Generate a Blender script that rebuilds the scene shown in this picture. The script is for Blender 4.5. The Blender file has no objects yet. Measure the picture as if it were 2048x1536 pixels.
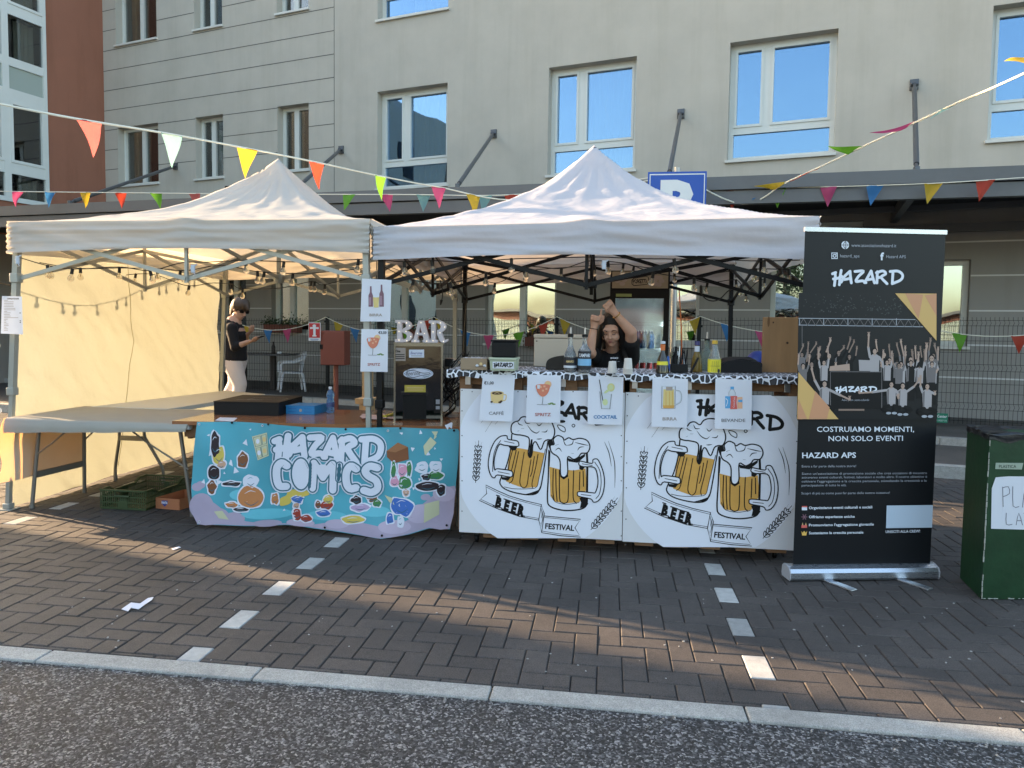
import bpy, bmesh, math, random
import numpy as np
from mathutils import Vector, Matrix, noise
from mathutils.geometry import tessellate_polygon
random.seed(7)
C = bpy.context.scene.collection
R_ = math.radians
# ---------------------------------------------------------------- camera
FOC, PCX, PCY, CAMH = 1420.0, 1024.0, 733.0, 1.48
RHO, TH, PSI = math.atan(.0133), R_(3.24837), R_(7.64637)
_F = Vector((-math.sin(PSI)*math.cos(TH), math.cos(PSI)*math.cos(TH), -math.sin(TH)))
_R0 = Vector((math.cos(PSI), math.sin(PSI), 0)); _U0 = _R0.cross(_F)
_c, _s = math.cos(RHO), math.sin(RHO)
_R = _c*_R0 + _s*_U0; _U = -_s*_R0 + _c*_U0
cam_d = bpy.data.cameras.new('camera'); cam = bpy.data.objects.new('camera', cam_d); C.objects.link(cam)
cam_d.sensor_fit = 'HORIZONTAL'; cam_d.sensor_width = 36.0; cam_d.lens = FOC/2048*36
cam_d.shift_y = -(768-PCY)/2048; cam_d.clip_start = .05; cam_d.clip_end = 500
m = Matrix.Identity(4)
for i in range(3): m[i][0], m[i][1], m[i][2] = _R[i], _U[i], -_F[i]
m[0][3], m[1][3], m[2][3] = 0, 0, CAMH
cam.matrix_world = m
bpy.context.scene.camera = cam
# ---------------------------------------------------------------- light
SUN_EL, SUN_AZ = 13.0, 73.3          # azimuth in degrees to the left of +Y
sd = Vector((-math.sin(R_(SUN_AZ))*math.cos(R_(SUN_EL)), math.cos(R_(SUN_AZ))*math.cos(R_(SUN_EL)), math.sin(R_(SUN_EL))))
world = bpy.data.worlds.new('World'); bpy.context.scene.world = world; world.use_nodes = True
wn = world.node_tree; bg = wn.nodes['Background']; sky = wn.nodes.new('ShaderNodeTexSky')
sky.sky_type = 'NISHITA'; sky.sun_disc = False; sky.sun_elevation = R_(SUN_EL); sky.sun_rotation = R_(-SUN_AZ)
sky.air_density = 1.0; sky.dust_density = 2.8; sky.ozone_density = 0.45
wn.links.new(sky.outputs[0], bg.inputs[0]); bg.inputs[1].default_value = .15
sl = bpy.data.lights.new('sun', 'SUN'); sl.energy = 4.5; sl.angle = R_(.53); sl.color = (1.0, .69, .41)
so = bpy.data.objects.new('sun', sl); C.objects.link(so); so.location = (0, 0, 20)
so.rotation_euler = sd.to_track_quat('Z', 'Y').to_euler()
vs = bpy.context.scene.view_settings
vs.view_transform = 'Standard'; vs.look = 'None'; vs.gamma = 1.0; vs.exposure = 2.45
# ---------------------------------------------------------------- measuring from the surveyed camera
def ray(x, y): return _F + _R*((x-PCX)/FOC) - _U*((y-PCY)/FOC)
O_ = Vector((0, 0, CAMH))
def gz(x, y, z=0.0): d = ray(x, y); return O_ + d*((z-CAMH)/d.z)
def gy(x, y, Y): d = ray(x, y); return O_ + d*(Y/d.y)
def gx(x, y, X): d = ray(x, y); return O_ + d*(X/d.x)
def gp(x, y, p, n): d = ray(x, y); return O_ + d*((Vector(p)-O_).dot(n)/d.dot(n))
# ---------------------------------------------------------------- materials
MATS = {}
def mat(name, rgb, rough=.6, metal=0.0, spec=.5, var=.0, vscale=4.0, bump=0.0, bscale=60.0, trans=0.0, tcol=None, coat=0.0, stretch=None, emit=0.0, detail=6, alpha=1.0, transm=0.0, ior=1.45):
    if name in MATS: return MATS[name]
    m = bpy.data.materials.new(name); m.use_nodes = True; MATS[name] = m
    nt = m.node_tree; N = nt.nodes; L = nt.links; b = N['Principled BSDF']
    col = (*rgb, 1)
    b.inputs['Base Color'].default_value = col; b.inputs['Roughness'].default_value = rough
    b.inputs['Metallic'].default_value = metal; b.inputs['Specular IOR Level'].default_value = spec
    b.inputs['Coat Weight'].default_value = coat; b.inputs['Alpha'].default_value = alpha
    b.inputs['Transmission Weight'].default_value = transm; b.inputs['IOR'].default_value = ior
    if emit: b.inputs['Emission Color'].default_value = col; b.inputs['Emission Strength'].default_value = emit
    tc = N.new('ShaderNodeTexCoord'); src = tc.outputs['Object']
    if stretch:
        mp = N.new('ShaderNodeMapping'); mp.inputs['Scale'].default_value = stretch; L.new(src, mp.inputs[0]); src = mp.outputs[0]
    cout = None
    if var:
        n = N.new('ShaderNodeTexNoise'); n.inputs['Scale'].default_value = vscale; n.inputs['Detail'].default_value = detail; n.inputs['Roughness'].default_value = .62
        L.new(src, n.inputs['Vector'])
        r = N.new('ShaderNodeMapRange'); r.inputs[1].default_value = .25; r.inputs[2].default_value = .75; r.inputs[3].default_value = 1-var; r.inputs[4].default_value = 1+var
        L.new(n.outputs[0], r.inputs[0])
        mx = N.new('ShaderNodeVectorMath'); mx.operation = 'SCALE'; mx.inputs[0].default_value = rgb; L.new(r.outputs[0], mx.inputs['Scale'])
        L.new(mx.outputs[0], b.inputs['Base Color']); cout = mx.outputs[0]
        r2 = N.new('ShaderNodeMapRange'); r2.inputs[3].default_value = max(0, rough-.08); r2.inputs[4].default_value = min(1, rough+.08)
        L.new(n.outputs[0], r2.inputs[0]); L.new(r2.outputs[0], b.inputs['Roughness'])
    bn = None
    if bump:
        n2 = N.new('ShaderNodeTexNoise'); n2.inputs['Scale'].default_value = bscale; n2.inputs['Detail'].default_value = 4
        L.new(src, n2.inputs['Vector']); bn = N.new('ShaderNodeBump'); bn.inputs['Strength'].default_value = 1.0; bn.inputs['Distance'].default_value = bump
        L.new(n2.outputs[0], bn.inputs['Height']); L.new(bn.outputs[0], b.inputs['Normal'])
    if trans:
        t = N.new('ShaderNodeBsdfTranslucent'); t.inputs[0].default_value = (*(tcol or rgb), 1)
        if bn: L.new(bn.outputs[0], t.inputs['Normal'])
        ms = N.new('ShaderNodeMixShader'); ms.inputs[0].default_value = trans
        L.new(b.outputs[0], ms.inputs[1]); L.new(t.outputs[0], ms.inputs[2]); L.new(ms.outputs[0], N['Material Output'].inputs[0])
    return m
# ---------------------------------------------------------------- mesh builder (world coordinates)
class MB:
    def __init__(s): s.v = []; s.f = []; s.mi = []; s.cur = 0; s.T = None
    def add(s, vs_, fs):
        o = len(s.v)
        s.v += [tuple(s.T @ Vector(p)) if s.T is not None else tuple(p) for p in vs_]
        s.f += [tuple(i+o for i in f) for f in fs]; s.mi += [s.cur]*len(fs); return s
    def box(s, a, b):
        (x0, y0, z0), (x1, y1, z1) = [min(p, q) for p, q in zip(a, b)], [max(p, q) for p, q in zip(a, b)]
        return s.add([(x0,y0,z0),(x1,y0,z0),(x1,y1,z0),(x0,y1,z0),(x0,y0,z1),(x1,y0,z1),(x1,y1,z1),(x0,y1,z1)],
            [(0,3,2,1),(4,5,6,7),(0,1,5,4),(1,2,6,5),(2,3,7,6),(3,0,4,7)])
    def bbox(s, a, b, w=.004, T=None):      # box with chamfered edges
        (x0, y0, z0), (x1, y1, z1) = [min(p, q) for p, q in zip(a, b)], [max(p, q) for p, q in zip(a, b)]
        w = min(w, (x1-x0)/3, (y1-y0)/3, (z1-z0)/3)
        bm = bmesh.new(); bmesh.ops.create_cube(bm, size=1)
        for v in bm.verts: v.co = Vector(((x0+x1)/2+v.co.x*(x1-x0), (y0+y1)/2+v.co.y*(y1-y0), (z0+z1)/2+v.co.z*(z1-z0)))
        bmesh.ops.bevel(bm, geom=bm.edges[:], offset=w, segments=2, affect='EDGES', profile=.5)
        return s.bm(bm, T)
    def bm(s, bm, T=None):
        bm.verts.index_update()
        s.add([T @ v.co if T else v.co.copy() for v in bm.verts], [tuple(v.index for v in f.verts) for f in bm.faces]); bm.free(); return s
    def bar(s, p, q, w, h=None, up=(0,0,1)):   # rectangular bar
        h = h or w; p, q = Vector(p), Vector(q); d = (q-p).normalized(); u = Vector(up)
        if abs(d.dot(u)) > .98: u = Vector((0,1,0))
        a = d.cross(u).normalized()*(w/2); b_ = a.cross(d).normalized()*(h/2)
        return s.add([p-a-b_, p+a-b_, p+a+b_, p-a+b_, q-a-b_, q+a-b_, q+a+b_, q-a+b_], [(0,3,2,1),(4,5,6,7),(0,1,5,4),(1,2,6,5),(2,3,7,6),(3,0,4,7)])
    def tube(s, pts, r, n=8, r2=None, caps=True):
        pts = [Vector(p) for p in pts]; k = len(pts); vs_ = []; prev = None
        for i, p in enumerate(pts):
            d = (pts[min(i+1, k-1)]-pts[max(i-1, 0)]).normalized()
            if prev is None:
                a = d.orthogonal().normalized()
            else:
                a = (prev - d*prev.dot(d)).normalized()
            prev = a; b_ = d.cross(a); rr = r + ((r2-r)*i/(k-1) if r2 is not None else 0)
            for j in range(n):
                t = 2*math.pi*j/n; vs_.append(p + a*(rr*math.cos(t)) + b_*(rr*math.sin(t)))
        fs = [(i*n+j, i*n+(j+1)%n, (i+1)*n+(j+1)%n, (i+1)*n+j) for i in range(k-1) for j in range(n)]
        if caps: fs += [tuple(range(n-1, -1, -1)), tuple(range((k-1)*n, k*n))]
        return s.add(vs_, fs)
    def lathe(s, prof, c=(0,0,0), n=20, axis=None):
        c = Vector(c); vs_ = []; fs = []
        for r, z in prof:
            for j in range(n):
                t = 2*math.pi*j/n; vs_.append(Vector((r*math.cos(t), r*math.sin(t), z)))
        k = len(prof)
        fs = [(i*n+j, i*n+(j+1)%n, (i+1)*n+(j+1)%n, (i+1)*n+j) for i in range(k-1) for j in range(n)]
        if prof[0][0] > 1e-5: fs.append(tuple(range(n-1, -1, -1)))
        if prof[-1][0] > 1e-5: fs.append(tuple(range((k-1)*n, k*n)))
        q = Vector((0,0,1)).rotation_difference(Vector(axis)) if axis is not None else None
        vs_ = [c + (q @ v if q else v) for v in vs_]
        return s.add(vs_, fs)
    def sphere(s, c, r, n=12, sc=(1,1,1)):
        k = n//2+1
        prof = [(max(1e-6, math.sin(math.pi*i/(k))), -math.cos(math.pi*i/k)) for i in range(k+1)]
        vs_ = []; 
        for rr, z in prof:
            for j in range(n):
                t = 2*math.pi*j/n; vs_.append((c[0]+r*sc[0]*rr*math.cos(t), c[1]+r*sc[1]*rr*math.sin(t), c[2]+r*sc[2]*z))
        return s.add(vs_, [(i*n+j, i*n+(j+1)%n, (i+1)*n+(j+1)%n, (i+1)*n+j) for i in range(k) for j in range(n)])
    def poly(s, pts, th=None):
        pts = [Vector(p) for p in pts]
        tri = tessellate_polygon([pts]); return s.add(pts, [tuple(t) for t in tri])
    def prism(s, pts, d):      # polygon extruded by vector d
        pts = [Vector(p) for p in pts]; d = Vector(d); n = len(pts)
        tri = [tuple(t) for t in tessellate_polygon([pts])]
        s.add(pts + [p+d for p in pts], tri + [tuple(i+n for i in reversed(t)) for t in tri] + [(i, (i+1)%n, (i+1)%n+n, i+n) for i in range(n)])
        return s
    def grid(s, fn, nu, nv):
        vs_ = [fn(i/nu, j/nv) for j in range(nv+1) for i in range(nu+1)]
        return s.add(vs_, [(j*(nu+1)+i, j*(nu+1)+i+1, (j+1)*(nu+1)+i+1, (j+1)*(nu+1)+i) for j in range(nv) for i in range(nu)])
    def build(s, name, mats, parent=None, smooth=False, angle=None, recalc=True, **tags):
        if not isinstance(mats, (list, tuple)): mats = [mats]
        off = wloc(parent) if parent is not None else Vector((0,0,0))
        me = bpy.data.meshes.new(name)
        me.from_pydata([(p[0]-off.x, p[1]-off.y, p[2]-off.z) for p in s.v], [], s.f)
        for mm in mats: me.materials.append(mm)
        me.polygons.foreach_set('material_index', s.mi)
        if recalc:
            bm = bmesh.new(); bm.from_mesh(me); bmesh.ops.recalc_face_normals(bm, faces=bm.faces[:]); bm.to_mesh(me); bm.free()
        if smooth:
            me.polygons.foreach_set('use_smooth', [True]*len(me.polygons))
            me.set_sharp_from_angle(angle=R_(angle or 40))
        me.update()
        o = bpy.data.objects.new(name, me); C.objects.link(o)
        if parent is not None: o.parent = parent
        for k, v_ in tags.items(): o[k] = v_
        return o
def wloc(o):
    l = Vector((0,0,0))
    while o is not None: l += o.location; o = o.parent
    return l
def thing(name, label, cat, loc=(0,0,0), group=None):
    o = bpy.data.objects.new(name, None); C.objects.link(o); o.location = loc; o.empty_display_size = .1
    o['label'] = label; o['category'] = cat
    if group: o['group'] = group
    return o
def tag(o, label, cat, group=None):
    o['label'] = label; o['category'] = cat
    if group: o['group'] = group
    return o
def copy_tree(o, parent=None):
    c = o.copy(); C.objects.link(c); c.parent = parent
    for ch in list(o.children): copy_tree(ch, c)
    return c
def smooth_pts(pts, k=6, closed=False):
    P = [Vector(p) for p in pts]; n = len(P); out = []
    rng = range(n) if closed else range(n-1)
    for i in rng:
        p0 = P[(i-1) % n] if closed or i > 0 else P[i]*2-P[i+1]
        p1 = P[i]; p2 = P[(i+1) % n]
        p3 = P[(i+2) % n] if closed or i+2 < n else P[i+1]*2-P[i]
        for t in range(k):
            t /= k
            out.append(.5*((2*p1) + (p2-p0)*t + (2*p0-5*p1+4*p2-p3)*t*t + (3*p1-p0-3*p2+p3)*t**3))
    if not closed: out.append(P[-1])
    return out
def sag(p, q, s, n=14):
    p, q = Vector(p), Vector(q)
    return [p.lerp(q, i/n) - Vector((0,0,s*4*(i/n)*(1-i/n))) for i in range(n+1)]
def nz(x, y=0, z=0): return noise.noise(Vector((x, y, z)))
def fbm(x, y, z=0, o=4):
    s_ = 0; a = 1; f = 1
    for _ in range(o): s_ += a*nz(x*f, y*f, z*f+7*_); a *= .5; f *= 2.1
    return s_
# ---------------------------------------------------------------- printed art: flat shapes laid on a real surface
_tc = {}
def text2d(txt, bold=0.0, shear=0.0):
    key = (txt, bold, shear)
    if key in _tc: return _tc[key]
    cu = bpy.data.curves.new('t', 'FONT'); cu.body = txt; cu.size = 1; cu.offset = bold; cu.shear = shear; cu.resolution_u = 2; cu.fill_mode = 'FRONT'
    o = bpy.data.objects.new('t', cu); C.objects.link(o)
    dg = bpy.context.evaluated_depsgraph_get(); ob = o.evaluated_get(dg); me = ob.to_mesh()
    vs_ = [(v.co.x, v.co.y) for v in me.vertices]; fs = [tuple(p.vertices) for p in me.polygons]
    ob.to_mesh_clear(); bpy.data.objects.remove(o); bpy.data.curves.remove(cu)
    _tc[key] = (vs_, fs); return _tc[key]
class Art:
    """shapes given in a local 2-D frame; `place` turns (u, v, lift) into a world point"""
    def __init__(s, place, maxe=None, step=.0005):
        s.p = place; s.mb = MB(); s.mats = []; s.maxe = maxe; s.step = step; s.n = 0; s.lv = 0
    def mi(s, m):
        if m not in s.mats: s.mats.append(m)
        s.mb.cur = s.mats.index(m)
    def _put(s, pts, fs, m, lv):
        s.mi(m); s.n += 1; lift = s.step*(1+lv) + .00004*(s.n % 8)
        if s.maxe:
            bm = bmesh.new(); V_ = [bm.verts.new((p[0], p[1], 0)) for p in pts]
            for f in fs:
                try: bm.faces.new([V_[i] for i in f])
                except ValueError: pass
            for _ in range(7):
                es = [e for e in bm.edges if e.calc_length() > s.maxe]
                if not es: break
                bmesh.ops.subdivide_edges(bm, edges=es, cuts=1, use_grid_fill=False)
                bmesh.ops.triangulate(bm, faces=[f for f in bm.faces if len(f.verts) > 4])
            bm.verts.index_update()
            pts = [(v.co.x, v.co.y) for v in bm.verts]; fs = [tuple(v.index for v in f.verts) for f in bm.faces]; bm.free()
        s.mb.add([s.p(p[0], p[1], lift) for p in pts], fs)
    def poly(s, pts, m, lv=1, k=0):
        if k: pts = smooth_pts([(p[0], p[1], 0) for p in pts], k, True)
        pts = [(p[0], p[1]) for p in pts]
        s._put(pts, [tuple(t) for t in tessellate_polygon([[Vector((p[0], p[1], 0)) for p in pts]])], m, lv)
    def rect(s, x0, y0, x1, y1, m, lv=1): s.poly([(x0,y0),(x1,y0),(x1,y1),(x0,y1)], m, lv)
    def ell(s, cx, cy, rx, ry, m, lv=1, n=18, rot=0):
        c, q = math.cos(rot), math.sin(rot); P = []
        for i in range(n):
            t = 2*math.pi*i/n; a, b = rx*math.cos(t), ry*math.sin(t); P.append((cx+a*c-b*q, cy+a*q+b*c))
        s._put(P, [tuple(range(n))], m, lv) if not s.maxe else s._put([(cx,cy)]+P, [(0, i+1, (i+1) % n+1) for i in range(n)], m, lv)
    def line(s, pts, w, m, lv=2, k=4, closed=False, taper=False):
        P = [Vector((p[0], p[1], 0)) for p in pts]
        if k and len(P) > 2: P = smooth_pts(P, k, closed)
        n = len(P); Lf = []; Rt = []
        for i in range(n):
            a = P[(i-1) % n] if closed else P[max(i-1, 0)]; b = P[(i+1) % n] if closed else P[min(i+1, n-1)]
            d = b-a
            if d.length < 1e-9: d = Vector((1,0,0))
            d.normalize(); nrm = Vector((-d.y, d.x, 0))
            ww = w/2
            if taper: ww *= .25 + .75*math.sin(math.pi*min(1, max(0, i/(n-1))))
            Lf.append(P[i]+nrm*ww); Rt.append(P[i]-nrm*ww)
        pts2 = [(p.x, p.y) for p in Lf+Rt]; fs = [(i, i+1, n+i+1, n+i) for i in range(n-1)]
        if closed: fs.append((n-1, 0, n, 2*n-1))
        if not closed and not taper:      # round ends
            for e, sgn in ((0, -1), (n-1, 1)):
                d = (P[min(e+1, n-1)]-P[max(e-1, 0)]).normalized()*sgn; nr = Vector((-d.y, d.x, 0)); b0 = len(pts2)
                K = 6; ring = []
                for j in range(1, K):
                    t = math.pi*j/K; q = P[e] + nr*(w/2*math.cos(t)) + d*(w/2*math.sin(t)); pts2.append((q.x, q.y)); ring.append(b0+j-1)
                ends = (e, n+e) if sgn > 0 else (n+e, e)
                fs.append(tuple([ends[0]]+ring+[ends[1]]))
        s._put(pts2, fs, m, lv)
    def text(s, txt, x, y, size, m, lv=2, bold=0.0, width=None, align='l', ang=0.0, sx=1.0, sy=1.0, shear=0.0, flip=-1):
        """size in art units (cap height ~ .73 size); flip -1 when v runs downwards"""
        vs_, fs = text2d(txt, bold, shear)
        if not vs_: return
        xs = [v[0] for v in vs_]; x0, x1 = min(xs), max(xs)
        kx = size*sx
        if width: kx = width/(x1-x0)
        ox = {'l': x0, 'c': (x0+x1)/2, 'r': x1}[align]
        c, q = math.cos(ang), math.sin(ang); P = []
        for a, b in vs_:
            u, v = (a-ox)*kx, b*size*sy
            P.append((x + u*c + v*q*(1 if flip < 0 else -1), y + u*q*1 + flip*v*c))
        s._put(P, fs, m, lv)
    def build(s, name, parent=None, **t):
        return s.mb.build(name, s.mats or [M_('ink_black')], parent, recalc=False, **t)
def M_(n): return MATS[n]
def plane_px(p0, n, scale, ox, oy):
    """place() for art traced in enlarged-photo coordinates on the plane (p0, n)"""
    n = Vector(n).normalized(); tow = n if (O_-Vector(p0)).dot(n) > 0 else -n
    def place(u, v, lift):
        return gp(ox+u/scale, oy+v/scale, p0, n) + tow*lift
    return place
def plane_uv(o, ex, ez, n):
    o, ex, ez, n = Vector(o), Vector(ex), Vector(ez), Vector(n).normalized()
    def place(u, v, lift): return o + ex*u + ez*v + n*lift
    return place
# brush lettering used on the festival panels, banner and roll-up (units: 0..550 x 0..120, v down)
HAZ = [[[(25,20),(27,55),(20,118)],[(72,2),(64,50),(58,112)],[(12,68),(45,62),(78,48)],[(5,28),(30,18)]],
       [[(72,92),(96,50),(140,8)],[(140,8),(143,50),(150,98)],[(98,72),(146,62)]],
       [[(178,10),(243,8),(205,48),(186,86),(235,82),(262,96)]],
       [[(252,96),(278,50),(302,6)],[(302,6),(313,50),(328,98)],[(272,74),(318,66)]],
       [[(350,12),(346,98)],[(342,20),(392,6),(414,28),(380,54),(424,104)],[(350,58),(380,54)]],
       [[(470,14),(464,104)],[(448,10),(508,8),(543,36),(530,74),(464,104)]]]
def hazard(A, fn, w, m, lv=3, skip=(), step=1):
    for i, L_ in enumerate(HAZ):
        if i in skip: continue
        for j, st in enumerate(L_):
            A.line([fn(*p) for p in st], w, m, lv + (.3*(j % 3) if step else 0), k=5)
# ================================================================= materials
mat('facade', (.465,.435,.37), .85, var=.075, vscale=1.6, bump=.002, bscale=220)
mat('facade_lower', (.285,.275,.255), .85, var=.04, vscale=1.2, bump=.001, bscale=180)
mat('groove', (.12,.12,.11), .9); mat('white_line', (.62,.62,.60), .7)
mat('red_render', (.285,.118,.072), .85, var=.06, vscale=1.5, bump=.001, bscale=200)
mat('white_frame', (.62,.64,.60), .35, var=.03, vscale=3); mat('sill_stone', (.6,.6,.55), .5, var=.05)
mat('steel_grey', (.11,.115,.12), .45, .3, var=.08, vscale=3); mat('rod_steel', (.10,.105,.11), .4, .5)
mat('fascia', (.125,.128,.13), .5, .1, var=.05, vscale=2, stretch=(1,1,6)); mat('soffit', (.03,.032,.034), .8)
mat('frosted_panel', (.33,.38,.34), .25); mat('curtain', (.52,.52,.46), .9, var=.1, vscale=6, stretch=(8,8,.4)); mat('room_dark', (.02,.02,.022), .9)
mat('blind', (.16,.16,.155), .7)
def glass_mat(name, refl, tint):
    m = bpy.data.materials.new(name); m.use_nodes = True; nt = m.node_tree; N = nt.nodes; L = nt.links; MATS[name] = m
    N.remove(N['Principled BSDF']); g = N.new('ShaderNodeBsdfGlossy'); g.inputs['Roughness'].default_value = .012; g.inputs[0].default_value = (.38,.62,.92,1) if name == 'pane_glass' else ((.70,.82,.86,1) if name == 'pane_mirror' else (.95,.97,1,1))
    t = N.new('ShaderNodeBsdfTransparent'); t.inputs[0].default_value = (*tint, 1); mx = N.new('ShaderNodeMixShader')
    fr = N.new('ShaderNodeFresnel'); fr.inputs[0].default_value = 1.5; mp = N.new('ShaderNodeMapRange'); mp.inputs[1].default_value = 0; mp.inputs[2].default_value = 1; mp.inputs[3].default_value = refl; mp.inputs[4].default_value = .3 if name == 'pane_dark' else 1
    L.new(fr.outputs[0], mp.inputs[0]); L.new(mp.outputs[0], mx.inputs[0]); L.new(t.outputs[0], mx.inputs[1]); L.new(g.outputs[0], mx.inputs[2]); L.new(mx.outputs[0], N['Material Output'].inputs[0])
    n = N.new('ShaderNodeTexNoise'); n.inputs['Scale'].default_value = .9; n.inputs['Detail'].default_value = 1; tc = N.new('ShaderNodeTexCoord'); L.new(tc.outputs['Object'], n.inputs['Vector'])
    b = N.new('ShaderNodeBump'); b.inputs['Distance'].default_value = .009; L.new(n.outputs[0], b.inputs['Height']); L.new(b.outputs[0], g.inputs['Normal'])
glass_mat('pane_glass', .3, (.75,.8,.8)); glass_mat('pane_dark', .09, (.6,.62,.6)); glass_mat('pane_mirror', .62, (.6,.66,.62))
def asphalt_mat(name='asphalt'):
    m = bpy.data.materials.new(name); m.use_nodes = True; nt = m.node_tree; N = nt.nodes; L = nt.links; MATS[name] = m; b = N['Principled BSDF']
    tc = N.new('ShaderNodeTexCoord'); v = N.new('ShaderNodeTexVoronoi'); v.inputs['Scale'].default_value = 125; v2 = N.new('ShaderNodeTexVoronoi'); v2.inputs['Scale'].default_value = 230
    n = N.new('ShaderNodeTexNoise'); n.inputs['Scale'].default_value = 30; n.inputs['Detail'].default_value = 5
    big = N.new('ShaderNodeTexNoise'); big.inputs['Scale'].default_value = 1.3
    nd = N.new('ShaderNodeTexNoise'); nd.inputs['Scale'].default_value = 60; nd.inputs['Detail'].default_value = 3
    ad = N.new('ShaderNodeVectorMath'); ad.operation = 'MULTIPLY_ADD'; ad.inputs[1].default_value = (.02,.02,.02)
    L.new(tc.outputs['Object'], nd.inputs['Vector']); L.new(nd.outputs['Color'], ad.inputs[0]); L.new(tc.outputs['Object'], ad.inputs[2])
    for x in (v, v2): L.new(ad.outputs[0], x.inputs['Vector'])
    for x in (n, big): L.new(tc.outputs['Object'], x.inputs['Vector'])
    r = N.new('ShaderNodeValToRGB'); e = r.color_ramp.elements
    e[0].position = 0; e[0].color = (.008,.008,.009,1); e[1].position = 1; e[1].color = (.5,.5,.5,1)
    for p_, c_ in ((.38,(.022,.023,.026,1)), (.60,(.056,.059,.065,1)), (.80,(.135,.14,.15,1)), (.93,(.36,.37,.39,1))): k = e.new(p_); k.color = c_
    sx = N.new('ShaderNodeSeparateColor'); L.new(v.outputs['Color'], sx.inputs[0])
    mth = N.new('ShaderNodeMath'); mth.operation = 'MULTIPLY_ADD'; mth.inputs[1].default_value = .35; L.new(n.outputs[0], mth.inputs[0]); m3 = N.new('ShaderNodeMath'); m3.operation = 'MULTIPLY'; m3.inputs[1].default_value = .8
    L.new(sx.outputs[0], m3.inputs[0]); L.new(m3.outputs[0], mth.inputs[2]); L.new(mth.outputs[0], r.inputs[0])
    mx = N.new('ShaderNodeMix'); mx.data_type = 'RGBA'; mx.blend_type = 'MULTIPLY'; mx.inputs[0].default_value = .5
    L.new(r.outputs[0], mx.inputs[6]); L.new(big.outputs['Color'], mx.inputs[7]); L.new(r.outputs[0], b.inputs['Base Color'])
    h = N.new('ShaderNodeMath'); h.operation = 'SUBTRACT'; L.new(n.outputs[0], h.inputs[0]); L.new(v.outputs['Distance'], h.inputs[1])
    h2 = N.new('ShaderNodeMath'); h2.operation = 'SUBTRACT'; L.new(h.outputs[0], h2.inputs[0]); L.new(v2.outputs['Distance'], h2.inputs[1])
    bp = N.new('ShaderNodeBump'); bp.inputs['Distance'].default_value = .012; bp.inputs['Strength'].default_value = 1.0; L.new(h2.outputs[0], bp.inputs['Height']); L.new(bp.outputs[0], b.inputs['Normal'])
    b.inputs['Roughness'].default_value = .72
asphalt_mat()
def paver_mat(name, rgb, var=.5, rough=.8):
    m = bpy.data.materials.new(name); m.use_nodes = True; nt = m.node_tree; N = nt.nodes; L = nt.links; MATS[name] = m; b = N['Principled BSDF']
    tc = N.new('ShaderNodeTexCoord'); at = N.new('ShaderNodeAttribute'); at.attribute_name = 'tone'
    n = N.new('ShaderNodeTexNoise'); n.inputs['Scale'].default_value = 210; n.inputs['Detail'].default_value = 3; n2 = N.new('ShaderNodeTexNoise'); n2.inputs['Scale'].default_value = 2.2; n2.inputs['Detail'].default_value = 6
    n3 = N.new('ShaderNodeTexNoise'); n3.inputs['Scale'].default_value = 26; n3.inputs['Detail'].default_value = 5
    for x in (n, n2, n3): L.new(tc.outputs['Object'], x.inputs['Vector'])
    def mr(src, lo, hi, a=.25, z=.75):
        r = N.new('ShaderNodeMapRange'); r.inputs[1].default_value = a; r.inputs[2].default_value = z; r.inputs[3].default_value = lo; r.inputs[4].default_value = hi; L.new(src, r.inputs[0]); return r.outputs[0]
    def mul(a, b_): k = N.new('ShaderNodeMath'); k.operation = 'MULTIPLY'; L.new(a, k.inputs[0]); L.new(b_, k.inputs[1]); return k.outputs[0]
    f = mul(mul(mr(n.outputs[0], 1-var, 1+var), mr(n2.outputs[0], .72, 1.26)), mul(mr(at.outputs['Fac'], .86, 1.14, 0, 1), mr(n3.outputs[0], .86, 1.14)))
    sc = N.new('ShaderNodeVectorMath'); sc.operation = 'SCALE'; sc.inputs[0].default_value = rgb; L.new(f, sc.inputs['Scale']); L.new(sc.outputs[0], b.inputs['Base Color'])
    bp = N.new('ShaderNodeBump'); bp.inputs['Distance'].default_value = .0012; L.new(n.outputs[0], bp.inputs['Height']); L.new(bp.outputs[0], b.inputs['Normal']); b.inputs['Roughness'].default_value = rough
paver_mat('paver', (.057,.049,.0435), .62); paver_mat('paver_white', (.36,.36,.34), .15); paver_mat('kerb_stone', (.36,.355,.325), .4); paver_mat('joint_sand', (.018,.015,.013), .5)
paver_mat('sidewalk_stone', (.085,.078,.07), .3)
def streaks(name, amt=.10, sc=(2.6,2.6,.16), dark=(.7,.68,.62)):
    m = MATS[name]; N = m.node_tree.nodes; L = m.node_tree.links; b = N['Principled BSDF']; src = b.inputs['Base Color'].links[0].from_socket
    tc = N.new('ShaderNodeTexCoord'); mp = N.new('ShaderNodeMapping'); mp.inputs['Scale'].default_value = sc; n = N.new('ShaderNodeTexNoise'); n.inputs['Scale'].default_value = 1; n.inputs['Detail'].default_value = 7; n.inputs['Roughness'].default_value = .7
    L.new(tc.outputs['Object'], mp.inputs[0]); L.new(mp.outputs[0], n.inputs['Vector']); r = N.new('ShaderNodeMapRange'); r.inputs[1].default_value = .48; r.inputs[2].default_value = .78; r.inputs[3].default_value = 0; r.inputs[4].default_value = amt*4; L.new(n.outputs[0], r.inputs[0])
    mx = N.new('ShaderNodeMix'); mx.data_type = 'RGBA'; mx.blend_type = 'MULTIPLY'; mx.inputs[7].default_value = (*dark, 1); L.new(r.outputs[0], mx.inputs[0]); L.new(src, mx.inputs[6]); L.new(mx.outputs[2], b.inputs['Base Color'])
streaks('facade', .10); streaks('facade_lower', .10); streaks('red_render', .2, (1.5,1.5,.2)); streaks('fascia', .15, (1.2,1.2,1))
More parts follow.
